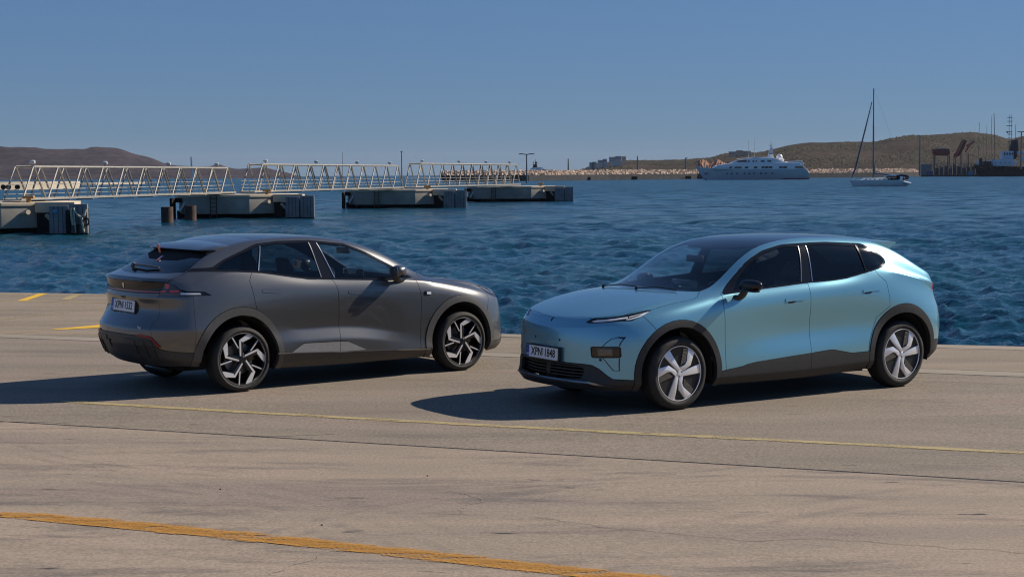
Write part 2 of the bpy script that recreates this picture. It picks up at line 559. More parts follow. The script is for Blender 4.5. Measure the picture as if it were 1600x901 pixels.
def patch(bvh, poly, proj, s, off, thick, n=8, name='p'):
    """a thin piece laid on the body: polygon in a projection, its own thickness; returns bmesh"""
    pts = [Vector((p[0], p[1])) for p in poly]
    lo = Vector((min(p.x for p in pts), min(p.y for p in pts))); hi = Vector((max(p.x for p in pts), max(p.y for p in pts)))
    allp = list(pts); m = len(pts)
    dense = []
    for i in range(m):
        a, b = pts[i], pts[(i + 1) % m]
        k = max(1, int((b - a).length / 0.04))
        for q in range(k): dense.append(a + (b - a) * (q / k))
    edges = [(i, (i + 1) % len(dense)) for i in range(len(dense))]
    inner = []
    sx = max((hi.x - lo.x) / n, 0.02); sy = max((hi.y - lo.y) / n, 0.02)
    u = lo.x + sx / 2
    while u < hi.x:
        v = lo.y + sy / 2
        while v < hi.y:
            if inside(poly, u, v) and min((Vector((u, v)) - d).length for d in dense) > min(sx, sy) * .4: inner.append(Vector((u, v)))
            v += sy
        u += sx
    r = geometry.delaunay_2d_cdt(dense + inner, edges, [], 1, 1e-5)
    V2, F = r[0], r[2]
    bm = bmesh.new(); top = []; bot = []
    for p in V2:
        if proj == 'y': c, nn = surf_side(bvh, p.x, p.y, s)
        elif proj == 'x': c, nn = surf_end(bvh, p.x, p.y, s)
        else: c, nn = surf_top(bvh, p.x, p.y)
        if nn.dot({'y': Vector((0, s, 0)), 'x': Vector((s, 0, 0)), 'z': Vector((0, 0, 1))}[proj]) < 0: nn = -nn
        top.append(bm.verts.new(c + nn * off)); bot.append(bm.verts.new(c + nn * (off - thick)))
    cnt = {}
    for f in F:
        try: bm.faces.new([top[i] for i in f]); bm.faces.new([bot[i] for i in reversed(f)])
        except ValueError: continue
        for i in range(len(f)):
            e = (f[i], f[(i + 1) % len(f)])
            cnt[e] = cnt.get(e, 0) + 1
    for (a, b) in list(cnt):
        if (b, a) not in cnt:
            bm.faces.new((top[b], top[a], bot[a], bot[b]))
    bmesh.ops.recalc_face_normals(bm, faces=bm.faces)
    return bm

def text_mesh(s, size, mat_, parent, Mx, name, depth=0.0015, bold=0.0, xs=1.0):
    cu = bpy.data.curves.new(name, 'FONT'); cu.body = s; cu.size = size; cu.extrude = depth; cu.offset = bold
    cu.align_x = 'CENTER'; cu.align_y = 'CENTER'; cu.resolution_u = 3
    ob = bpy.data.objects.new('tmp', cu); COL.objects.link(ob)
    dg = bpy.context.evaluated_depsgraph_get()
    me = bpy.data.meshes.new_from_object(ob.evaluated_get(dg))
    bpy.data.objects.remove(ob)
    me.transform(Matrix.Diagonal((xs, 1, 1, 1)))
    me.transform(Mx)
    me.materials.clear()
    return link_mesh(name, me, mat_, parent)

def number_plate(root, Mx, txt, w=0.52, h=0.112):
    """Mx: plate frame, x right, y up, z out"""
    b = MB(); b.prism(smooth_poly([(-w/2-.012, -h/2-.012), (w/2+.012, -h/2-.012), (w/2+.012, h/2+.012), (-w/2-.012, h/2+.012)], .01), -.02, .004, Mx)
    holder = b.build('plate_holder', M['plastic'], root)
    b = MB(); b.prism(smooth_poly([(-w/2, -h/2), (w/2, -h/2), (w/2, h/2), (-w/2, h/2)], .008), .0045, .008, Mx)
    pl = b.build('number_plate', M['plate'], root)
    b = MB(); b.prism([(-w/2+.002, -h/2+.002), (-w/2+.045, -h/2+.002), (-w/2+.045, h/2-.002), (-w/2+.002, h/2-.002)], .0082, .0090, Mx)
    b.build('blue_band', M['plate_blue'], pl)
    b = MB()
    for k in range(12):
        a = 2 * math.pi * k / 12
        b.prism([(-w/2+.023+.013*math.cos(a)+.002*math.cos(q), .018+.013*math.sin(a)+.002*math.sin(q)) for q in (0, 1.57, 3.14, 4.71)], .0091, .0094, Mx)
    b.build('star_ring', mat('star_yellow', (.7, .5, .02), .5) if 'sy' not in M else M['sy'], pl)
    text_mesh('GR', .028, M['plate'], pl, Mx @ Matrix.Translation((-w/2+.0235, -.030, .0094)), 'country_letters', .0003, .0003)
    text_mesh(txt[0], .108, M['plate_ink'], pl, Mx @ Matrix.Translation((-.088, 0, .0094)), 'plate_letters', .0006, .0016, .84)
    text_mesh(txt[1], .108, M['plate_ink'], pl, Mx @ Matrix.Translation((.128, 0, .0094)), 'plate_digits', .0006, .0016, .84)
    b = MB(); b.prism([(.004, .004), (.022, .004), (.022, .014), (.004, .014)], .0091, .0096, Mx)
    b.lathe([(.0001, .0096), (.0085, .0096), (.0085, .0091)], 12, Mx @ Matrix.Translation((.013, .032, 0)))
    b.lathe([(.0001, .0096), (.0065, .0096), (.0065, .0091)], 12, Mx @ Matrix.Translation((.013, -.012, 0)))
    b.build('plate_seal', M['plate_ink'], pl)
    return pl

# ---------------------------------------------------------------- wheels
def wheel(root, loc, side, style, rt, rr, ang, width=0.225):
    """side = +1 when the outer face looks to +y. rt tyre radius, rr rim radius"""
    # local frame: z axis = outward
    Mx = Matrix.Translation(loc) @ (Matrix.Rotation(R(-90), 4, 'X') if side > 0 else Matrix.Rotation(R(90), 4, 'X')) @ Matrix.Rotation(ang, 4, 'Z')
    w = empty('wheel', (0, 0, 0), 0, root)
    h = width / 2
    prof = [(rr - .012, -h + .012), (rr + .012, -h), (rt - .055, -h - .012), (rt - .022, -h + .004), (rt - .004, -h + .028), (rt, -h + .05),
            (rt, h - .05), (rt - .004, h - .028), (rt - .020, h - .006), (rt - .045, h + .006), (rr + .022, h + .005), (rr + .010, h - .002), (rr + .002, h - .012)]
    b = MB(); b.lathe(prof, 72, Mx)
    b.build('tyre', M['rubber'], w, smooth=True, angle=60)
    # tread grooves
    b = MB()
    for g in (-.055, -.018, .018, .055):
        b.lathe([(rt + .0006, g - .004), (rt + .0008, g), (rt + .0006, g + .004)], 72, Mx)
    b.build('tread_groove', M['liner'], w, recalc=False)
    b = MB(); b.lathe([(rr, h - .008), (rr + .004, h - .004), (rr - .004, h - .002), (rr - .009, h - .012), (rr - .022, h - .03), (rr - .03, -h + .03), (rr, -h + .012)], 64, Mx)
    rim = b.build('rim', M['dark_metal'], w, smooth=True, angle=40)
    b = MB(); b.lathe([(rr + .0035, h - .0035), (rr + .001, h - .001), (rr - .0045, h - .0012), (rr - .0065, h - .006)], 64, Mx)
    b.build('rim_lip', M['silver'] if style == 'blade' else M['brake'], rim, smooth=True)
    # brake behind
    b = MB(); b.lathe([(.0001, h - .10), (.165, h - .10), (.165, h - .12), (.0001, h - .12)], 40, Mx)
    b.build('brake_disc', M['brake'], w, smooth=True, angle=30)
    b = MB(); b.prism([(.08, -.07), (.17, -.08), (.185, 0), (.17, .08), (.08, .07)], h - .13, h - .075, Mx @ Matrix.Rotation(R(20) - ang * 1, 4, 'Z'))
    b.build('brake_caliper', M['dark_metal'], w, bevel=.006)
    b = MB(); b.lathe([(rr - .03, h - .135), (.0001, h - .135)], 40, Mx)
    b.build('wheel_back', M['liner'], w)
    k = rr
    if style == 'hook':
        tri = []
        A = [(-.11, .10), (-.135, .74), (.24, .955), (.51, .88), (.36, .80), (.03, .66), (-.03, .12)]
        facet = [(-.135, .74), (.24, .96), (.51, .88), (.37, .79), (.01, .655)]
        for q in range(5):
            Q = Mx @ Matrix.Rotation(R(-72 * q), 4, 'Z')
            b = MB()
            P = lambda L: [(x * k, y * k) for x, y in L]
            # dark body of the spoke
            b.prism(P([(-.13, .08), (-.16, .75), (.24, .985), (.55, .85), (.76, .68), (.37, .26), (.05, .05)][:3] + [(.52, .84), (.34, .76), (.06, .63), (.02, .1)]), h - .05, h - .014, Q)
            b.prism(P([(.52, .90), (.78, .72), (.40, .24), (.10, .02), (.05, .10), (.30, .30), (.66, .73), (.48, .84)]), h - .055, h - .018, Q)
            sp = b.build('spoke', M['dark_metal'], rim, bevel=.002)
            b = MB()
            b.prism(P(facet), h - .02, h - .0105, Q)
            b.prism(P([(-.115, .13), (-.135, .745), (-.055, .73), (-.055, .13)]), h - .02, h - .0115, Q)
            def line(p0, p1, wd):
                d = (Vector(p1) - Vector(p0)).normalized(); n_ = Vector((-d.y, d.x)) * wd / 2
                b.prism(P([tuple(Vector(p0) - n_), tuple(Vector(p1) - n_), tuple(Vector(p1) + n_), tuple(Vector(p0) + n_)]), h - .022, h - .0125, Q)
            line((.50, .885), (.735, .715), .045); line((.725, .725), (.36, .30), .042)
            b.build('spoke_face', M['silver'], sp)
        b = MB(); b.lathe([(.0001, h - .004), (.026, h - .005), (.034, h - .012), (.05, h - .03), (.07, h - .05)], 24, Mx)
        b.build('hub_cap', M['dark_metal'], rim, smooth=True)
        b = MB()
        for q in range(5):
            b.lathe([(.0001, h - .028), (.009, h - .028), (.009, h - .05)], 8, Mx @ Matrix.Rotation(R(72 * q + 20), 4, 'Z') @ Matrix.Translation((.052, 0, 0)))
        b.build('wheel_nut', M['brake'], rim)
    else:
        P = lambda L: [(x * k, y * k) for x, y in L]
        b = MB(); b.lathe([(rr - .004, h - .02), (.06, h - .022), (.0001, h - .02)], 48, Mx)
        for q in range(3): pass
        b.build('wheel_cover', M['cover_black'], rim, smooth=True)
        for q in range(3):
            Q = Mx @ Matrix.Rotation(R(120 * q), 4, 'Z')
            b = MB()
            b.prism(P([(-.56, .79), (-.27, .945), (.03, .59), (.02, .2), (-.17, .11), (-.13, .37), (-.19, .50)]), h - .024, h - .006, Q)
            l1 = b.build('blade', M['silver'], rim, bevel=.0015)
            b = MB()
            b.prism(P([(-.97, .04), (-.17, .11), (.02, .2), (-.04, .06), (-.10, -.02), (-.60, -.19), (-.94, -.29)]), h - .025, h - .007, Q)
            b.build('blade', M['silver'], rim, bevel=.0015)
            # louvre strip beside the first blade
            a0, a1, b1, b0 = Vector((-.56, .77)), Vector((-.20, .46)), Vector((-.22, .20)), Vector((-.68, .62))
            b = MB(); nl = 11
            for i in range(nl):
                t0, t1 = (i + .15) / nl, (i + .7) / nl
                q4 = [a0.lerp(a1, t0), a0.lerp(a1, t1), b0.lerp(b1, t1), b0.lerp(b1, t0)]
                b.prism(P([tuple(v) for v in q4]), h - .024, h - .010, Q)
            b.build('louvre', M['reflector'], rim)
        b = MB(); b.lathe([(.0001, h - .002), (.022, h - .003), (.028, h - .012)], 6, Mx)
        b.build('hub_cap', M['silver'], rim)
    return w

def wheel_well(root, x, z, s, r=0.40, yo=0.86):
    """black inner arch: the upper part of a drum, open below"""
    b = MB(); n = 30
    for (r0, y0), (r1, y1) in (((r + .045, yo - .01), (r + .02, yo - .06)), ((r + .02, yo - .06), (r, yo - .32)), ((r, yo - .32), (.0001, yo - .33))):
        for k in range(n):
            a0, a1 = R(-12 + 204 * k / n), R(-12 + 204 * (k + 1) / n)
            b.verts([(x + r0 * math.cos(a0), s * y0, z + r0 * math.sin(a0)), (x + r0 * math.cos(a1), s * y0, z + r0 * math.sin(a1)), (x + r1 * math.cos(a1), s * y1, z + r1 * math.sin(a1)), (x + r1 * math.cos(a0), s * y1, z + r1 * math.sin(a0))], [(0, 1, 2, 3)])
    bmesh.ops.remove_doubles(b.bm, verts=b.bm.verts, dist=1e-5)
    return b.build('wheel_well', M['liner'], root, smooth=True)

def seat(root, x, y, fab, heads=True):
    b = MB(); b.box(x - .25, x + .27, y - .25, y + .25, .42, .58); s1 = b.build('seat', M[fab], root, bevel=.05)
    Mx = Matrix.Translation((x - .22, y, .55)) @ Matrix.Rotation(R(-20), 4, 'Y')
    b = MB(); b.box(-.07, .07, -.24, .24, 0, .60, Mx, taper=.03); b.build('seat_back', M[fab], s1, bevel=.04)
    b = MB(); b.box(-.05, .05, -.13, .13, .64, .82, Mx, taper=.02)
    b.tube(Mx @ Vector((0, -.06, .55)), Mx @ Vector((0, -.06, .68)), .008); b.tube(Mx @ Vector((0, .06, .55)), Mx @ Vector((0, .06, .68)), .008)
    b.build('headrest', M[fab], s1, bevel=.03)
    return s1

def interior(root, xd, fab, left_drive=True):
    """dashboard, seats and steering wheel: xd = x of the dashboard's rear edge"""
    b = MB(); b.box(xd - .05, xd + .55, -.70, .70, .62, 1.0); b.build('dashboard', M['plastic'], root, bevel=.05)
    b = MB(); b.box(xd - .10, xd - .075, -.20, .20, .96, 1.15, taper=.0); b.build('centre_screen', M['piano'], root, bevel=.008)
    Mx = Matrix.Translation((xd - .25, .37, .98)) @ Matrix.Rotation(R(-65), 4, 'Y')
    b = MB()
    for k in range(28):
        a0, a1 = 2 * math.pi * k / 28, 2 * math.pi * (k + 1) / 28
        b.tube(Mx @ Vector((.18 * math.cos(a0), .18 * math.sin(a0), 0)), Mx @ Vector((.18 * math.cos(a1), .18 * math.sin(a1), 0)), .014, n=6, cap=False)
    for a in (0, math.pi / 2 * 1.9, -math.pi / 2 * 1.9): b.tube(Mx @ Vector((0, 0, 0)), Mx @ Vector((.18 * math.cos(a), .18 * math.sin(a), 0)), .016)
    b.tube(Mx @ Vector((0, 0, 0)), Mx @ Vector((0, 0, -.3)), .03)
    b.build('steering_wheel', M['plastic'], root, smooth=True)
    for x, y in ((xd - .75, .37), (xd - .75, -.37)): seat(root, x, y, fab)
    b = MB(); b.box(xd - 1.85, xd - 1.30, -.62, .62, .45, .62); sb = b.build('rear_bench', M[fab], root, bevel=.05)
    Mx = Matrix.Translation((xd - 1.78, 0, .58)) @ Matrix.Rotation(R(-22), 4, 'Y')
    b = MB(); b.box(-.07, .07, -.62, .62, 0, .52, Mx); b.build('bench_back', M[fab], sb, bevel=.04)
    for y in (-.40, .40):
        b = MB(); b.box(-.05, .05, y - .12, y + .12, .55, .70, Mx); b.build('headrest', M[fab], sb, bevel=.03)
    b = MB(); b.box(xd - 2.5, xd + .6, -.74, .74, .26, .40); b.build('cabin_floor', M['liner'], root)
    b = MB(); b.box(-.02, .02, -.12, .12, -.035, .035, Matrix.Translation((xd - .22, 0, 1.36))); b.build('inner_mirror', M['plastic'], root, bevel=.01)
# ---------------------------------------------------------------- light blue crossover: measured curves (x forward, metres)
BLUE = dict(
    paint='blue_paint', wb=2.988, wz=0.347, rt=0.347, rr=0.259,
    stations=[2.02, 1.84, 1.62, 1.42, 1.22, 1.06, .86, .62, .36, .05, -.28, -.60, -.90, -1.12, -1.32, -1.55, -1.78, -1.93, -2.05],
    z=[
        [(2.02, .21), (1.0, .20), (0, .19), (-1, .22), (-2.05, .27)],
        [(2.02, .28), (1.0, .27), (0, .27), (-1, .30), (-2.05, .35)],
        [(2.02, .335), (1.0, .36), (-.2, .44), (-.5, .455), (-.9, .41), (-2.05, .46)],
        [(2.02, .46), (1.0, .48), (-.2, .53), (-1, .55), (-2.05, .56)],
        [(2.02, .58), (1.0, .62), (-.2, .66), (-1, .69), (-2.05, .68)],
        [(2.02, .69), (1.5, .80), (1.0, .81), (0, .85), (-1, .90), (-2.05, .82)],
        [(2.02, .77), (1.8, .86), (1.5, .915), (1.0, .955), (0, 1.01), (-1, 1.08), (-1.5, 1.06), (-2.05, .98)],
        [(2.02, .83), (1.8, .905), (1.5, .965), (1.06, 1.035), (.97, 1.057), (.4, 1.093), (-.2, 1.13), (-.65, 1.152), (-.95, 1.195), (-1.2, 1.235), (-1.6, 1.16), (-2.05, 1.06)],
        [(2.02, .86), (1.8, .932), (1.5, .985), (1.06, 1.065), (.86, 1.10), (.6, 1.23), (.3, 1.31), (0, 1.35), (-.6, 1.37), (-1.0, 1.37), (-1.25, 1.29), (-1.6, 1.188), (-2.05, 1.075)],
        [(2.02, .885), (1.8, .955), (1.5, 1.005), (1.06, 1.072), (.86, 1.125), (.72, 1.215), (.53, 1.360), (.31, 1.458), (.05, 1.513), (-.28, 1.522), (-.6, 1.522), (-1.03, 1.498), (-1.23, 1.43), (-1.6, 1.27), (-2.05, 1.12)],
        [(2.02, .915), (1.85, .968), (1.5, 1.03), (1.06, 1.075), (.84, 1.148), (.587, 1.333), (.42, 1.434), (.263, 1.498), (.01, 1.545), (-.34, 1.567), (-.87, 1.563), (-1.2, 1.53), (-1.4, 1.482), (-1.6, 1.39), (-1.79, 1.29), (-2.05, 1.165)],
    ],
    y=[
        [(2.02, .78), (1.8, .84), (0, .86), (-1.8, .84), (-2.05, .78)],
        [(2.02, .845), (1.8, .90), (1, .918), (0, .92), (-1, .92), (-1.8, .90), (-2.05, .855)],
        [(2.02, .85), (1.8, .91), (1, .922), (0, .925), (-1, .925), (-1.8, .915), (-2.05, .87)],
        [(2.02, .85), (1.8, .905), (1, .918), (0, .912), (-1, .918), (-1.8, .925), (-2.05, .885)],
        [(2.02, .845), (1.8, .905), (1, .912), (0, .872), (-1, .895), (-1.8, .93), (-2.05, .89)],
        [(2.02, .84), (1.8, .905), (1.5, .935), (1, .918), (0, .902), (-1, .920), (-1.5, .945), (-1.8, .925), (-2.05, .855)],
        [(2.02, .82), (1.8, .868), (1.5, .905), (1, .918), (0, .912), (-1, .915), (-1.3, .905), (-1.6, .888), (-1.85, .862), (-2.05, .80)],
        [(2.02, .80), (1.8, .835), (1.5, .865), (1, .872), (0, .862), (-.9, .858), (-1.3, .862), (-1.6, .868), (-1.85, .855), (-2.05, .825)],
        [(2.02, .775), (1.8, .80), (1.5, .825), (1.06, .825), (.6, .81), (0, .79), (-.9, .785), (-1.3, .81), (-1.6, .832), (-1.8, .825), (-2.05, .79)],
        [(2.02, .745), (1.8, .775), (1.5, .785), (1.06, .785), (.85, .77), (.6, .745), (.3, .715), (0, .70), (-.9, .695), (-1.3, .745), (-1.6, .80), (-1.8, .797), (-2.05, .775)],
        [(2.02, .715), (1.8, .74), (1.5, .74), (1.06, .735), (.84, .705), (.6, .67), (.4, .645), (0, .62), (-.9, .61), (-1.3, .665), (-1.6, .738), (-1.8, .752), (-2.05, .748)],
    ],
    zc=[(2.31, .862), (2.2, .905), (2.05, .958), (1.8, 1.025), (1.5, 1.078), (1.27, 1.100), (1.2, 1.105), (.95, 1.225), (.7, 1.352), (.45, 1.468), (.3, 1.52), (.1, 1.557), (-.25, 1.583), (-.6, 1.595), (-1.0, 1.585), (-1.35, 1.56), (-1.5, 1.535), (-1.7, 1.45), (-1.95, 1.31), (-2.18, 1.17)],
    bow=[(2.02, .29), (1.84, .24), (1.42, .18), (1.06, .185), (.6, .18), (.3, .15), (-.3, .05), (-.9, -.03), (-1.4, -.10), (-1.78, -.12), (-2.05, -.13)],
    front=[(2.40, .215), (2.44, .27), (2.405, .33), (2.395, .44), (2.397, .54), (2.395, .64), (2.388, .72), (2.374, .768), (2.352, .80), (2.335, .828), (2.31, .862)],
    rear=[(-2.22, .26), (-2.33, .33), (-2.38, .43), (-2.39, .52), (-2.39, .63), (-2.38, .775), (-2.26, .89), (-2.225, 1.0), (-2.22, 1.06), (-2.21, 1.11), (-2.18, 1.165)],
    crease=[(1, -2.4, 2.5, .5), (7, -1.3, 1.1, .5), (7, 1.9, 2.6, .85), (7, -2.6, -1.25, .75), (5, -2.6, -1.9, .6), (10, -.9, 1.1, .3)],
    crease_top=[(5, .7)],
)
SIDE = lambda c, n: n.y > .38
def arch(cx, cz, rx, rz, n=48, a0=-12, a1=192):
    p = [(cx + rx * math.cos(R(a0 + (a1 - a0) * k / n)), cz + rz * math.sin(R(a0 + (a1 - a0) * k / n))) for k in range(n + 1)]
    return p + [(p[-1][0], .02), (p[0][0], .02)]
def P(key, name, proj, poly, mat, cond=None, **kw): return dict(key=key, name=name, proj=proj, poly=poly, mat=mat, cond=cond, **kw)
_w = BLUE['wb'] / 2
_dlo = smooth_poly([(.955, 1.060), (.401, 1.100), (-.184, 1.135), (-.42, 1.139), (-.697, 1.157), (-1.112, 1.228), (-1.25, 1.256), (-1.325, 1.288), (-1.345, 1.331), (-1.292, 1.388), (-1.105, 1.499), (-.59, 1.526), (-.303, 1.524), (.021, 1.514), (.285, 1.460), (.506, 1.366), (.721, 1.218)], .055)
BLUE['parts'] = [
    P('hole', 'x', 'y', arch(_w, .347, .436, .436), None, lambda c, n: c.y > .55 and c.x > .9, open=True),
    P('hole', 'x', 'y', arch(-_w, .347, .436, .436), None, lambda c, n: c.y > .55 and c.x < -.9, open=True),
    P('flareF', 'wheel_arch_trim', 'y', arch(_w, .347, .503, .505), 'cladding', lambda c, n: c.y > .55 and c.x > .9, offset=.008, depth=.05),
    P('flareR', 'wheel_arch_trim', 'y', arch(-_w, .347, .503, .530), 'cladding', lambda c, n: c.y > .55 and c.x < -.9, offset=.008, depth=.05),
    P('grille', 'x', 'x', smooth_poly([(-.1, .435), (.475, .430), (.515, .40), (.497, .318), (.3, .305), (-.1, .298)], .015), None, lambda c, n: c.x > 1.9, open=True),
    P('lamp', 'headlight', 'y', [(2.270, .838), (2.228, .873), (2.057, .899), (1.749, .951), (1.885, .893), (1.981, .859), (2.078, .857), (2.264, .830)], 'lamp_dark', lambda c, n: c.y > .46 and c.x > 1.6, offset=-.004, gap=.003),
    P('fog', 'front_light', 'x', smooth_poly([(.574, .614), (.787, .622), (.793, .528), (.585, .519)], .018), 'lamp_dark', lambda c, n: c.x > 1.9, offset=-.012, gap=.003),
    P('lower', 'front_skirt', 'x', [(-.1, .450), (.50, .452), (.588, .447), (.650, .416), (.752, .326), (.86, .314), (1.1, .314), (1.1, 0), (-.1, 0)], 'cladding', lambda c, n: c.x > 1.80, both=True, offset=.004, depth=.03),
    P('hood', 'bonnet', 'z', [(2.316, -.1), (2.313, 0), (2.286, .225), (2.239, .421), (2.226, .504), (2.18, .585), (2.06, .705), (1.749, .791), (1.434, .803), (1.262, .817), (1.20, .797), (1.152, .752), (1.068, .669), (1.235, .461), (1.338, .195), (1.364, 0), (1.364, -.1)], 'blue_paint', lambda c, n: c.z > .76 and n.z > .2, both=True),
    P('bumper', 'front_bumper', 'y', [(1.87, .90), (1.76, .76), (1.76, 0), (2.7, 0), (2.7, 1.0), (1.87, 1.0)], 'blue_paint', lambda c, n: c.x > 1.7, both=True),
    P('wshield', 'windscreen', 'z', [(1.372, -.1), (1.372, 0), (1.344, .195), (1.241, .461), (1.076, .669), (.95, .678), (.84, .664), (.549, .617), (.357, .590), (.22, .570), (.36, .35), (.41, 0), (.41, -.1)], 'clear_glass', lambda c, n: c.z > 1.0 and n.z > .2 and c.x > .1, both=True, open=True, gap=.0005, depth=.004),
    P('roof', 'roof_panel', 'z', [(.41, -.1), (.41, 0), (.36, .35), (.22, .570), (-.085, .560), (-.438, .563), (-.96, .573), (-1.30, .578), (-1.42, .5), (-1.46, 0), (-1.46, -.1)], 'roof_black', lambda c, n: c.z > 1.3, both=True, gap=.0006),
    P('rglass', 'rear_window', 'z', [(-1.56, -.1), (-1.56, 0), (-1.55, .57), (-1.99, .63), (-2.09, .3), (-2.11, 0), (-2.11, -.1)], 'privacy_glass', lambda c, n: c.z > 1.1 and n.z > .15, both=True, open=True),
    P('doorF', 'front_door', 'y', [(.951, 1.075), (.965, .945), (.953, .823), (.942, .454), (.93, .25), (-.177, .252), (-.178, .9), (-.176, 1.0), (-.175, 1.16)], 'blue_paint', lambda c, n: n.y > .3, cut=False),
    P('doorR', 'rear_door', 'y', [(-.175, 1.16), (-.176, 1.0), (-.178, .9), (-.177, .252), (-.985, .272), (-.99, .5), (-1.1, .75), (-1.277, .857), (-1.269, .977), (-1.249, 1.108), (-1.161, 1.176), (-1.119, 1.24)], 'blue_paint', lambda c, n: n.y > .3, cut=False),
    P('tail', 'tail_lamp', 'x', [(-.1, 1.07), (1.1, 1.07), (1.1, .985), (-.1, .985)], 'lamp_red', lambda c, n: c.x < -2.03, both=True),
    P('gate', 'tailgate', 'x', smooth_poly([(-.3, 1.3), (.66, 1.18), (.68, .8), (.6, .6), (-.3, .6)], .05), 'blue_paint', lambda c, n: c.x < -1.9, both=True),
    P('rlow', 'rear_skirt', 'x', [(-.1, .56), (.6, .56), (.75, .47), (1.1, .47), (1.1, 0), (-.1, 0)], 'cladding', lambda c, n: c.x < -1.9, both=True, offset=.004),
]
_doorF = [p for p in BLUE['parts'] if p['key'] == 'doorF'][0]; _doorR = [p for p in BLUE['parts'] if p['key'] == 'doorR'][0]
BLUE['parts'] = [p for p in BLUE['parts'] if p['key'] not in ('doorF', 'doorR')]
_k = [p['key'] for p in BLUE['parts']].index('tail')
_doorF['cut'] = _doorR['cut'] = True
BLUE['parts'][_k:_k] = [_doorF, _doorR]
# windows, pillars and lower cladding come first in priority but hang on the doors
_win = [
    P('winF', 'front_window', 'y', smooth_poly([(.80, 1.090), (.401, 1.118), (-.085, 1.150), (-.178, 1.490), (.021, 1.492), (.27, 1.440), (.49, 1.348), (.70, 1.198)], .02), 'clear_glass', SIDE, open=True, offset=-.006, depth=.004, parent='doorF'),
    P('winR', 'side_window', 'y', smooth_poly([(-.245, 1.156), (-.42, 1.158), (-.697, 1.176), (-.99, 1.226), (-.985, 1.478), (-.59, 1.505), (-.30, 1.502)], .02), 'privacy_glass', SIDE, open=True, offset=-.006, depth=.004, parent='doorR'),
    P('winQ', 'quarter_window', 'y', smooth_poly([(-1.015, 1.232), (-1.112, 1.248), (-1.24, 1.274), (-1.295, 1.30), (-1.31, 1.335), (-1.268, 1.375), (-1.09, 1.478), (-1.01, 1.480)], .03), 'privacy_glass', SIDE, open=True, offset=-.004, depth=.004),
    P('dlo', 'window_surround', 'y', _dlo, 'piano', lambda c, n: n.y > .38 and c.z > 1.03, gap=.0008, offset=-.002),
    P('clF', 'door_cladding', 'y', [(1.0, .336), (.919, .348), (.733, .366), (.66, .383), (.5, .402), (-.177, .440), (-.177, .252), (1.0, .243)], 'cladding', lambda c, n: abs(c.x) < 1.05 and n.y > .1, offset=.006, depth=.02, parent='doorF'),
    P('clR', 'door_cladding', 'y', [(-.177, .440), (-.44, .456), (-.50, .452), (-.738, .406), (-1.0, .408), (-1.0, .27), (-.177, .252)], 'cladding', lambda c, n: abs(c.x) < 1.05 and n.y > .1, offset=.006, depth=.02, parent='doorR'),
    P('sill', 'sill', 'y', [(-1.05, .272), (-.177, .252), (1.05, .243), (1.05, 0), (-1.05, 0)], 'cladding', lambda c, n: abs(c.x) < 1.05, offset=0, depth=.03),
]
BLUE['parts'][4:4] = _win
BLUE['order'] = ['doorF', 'doorR']
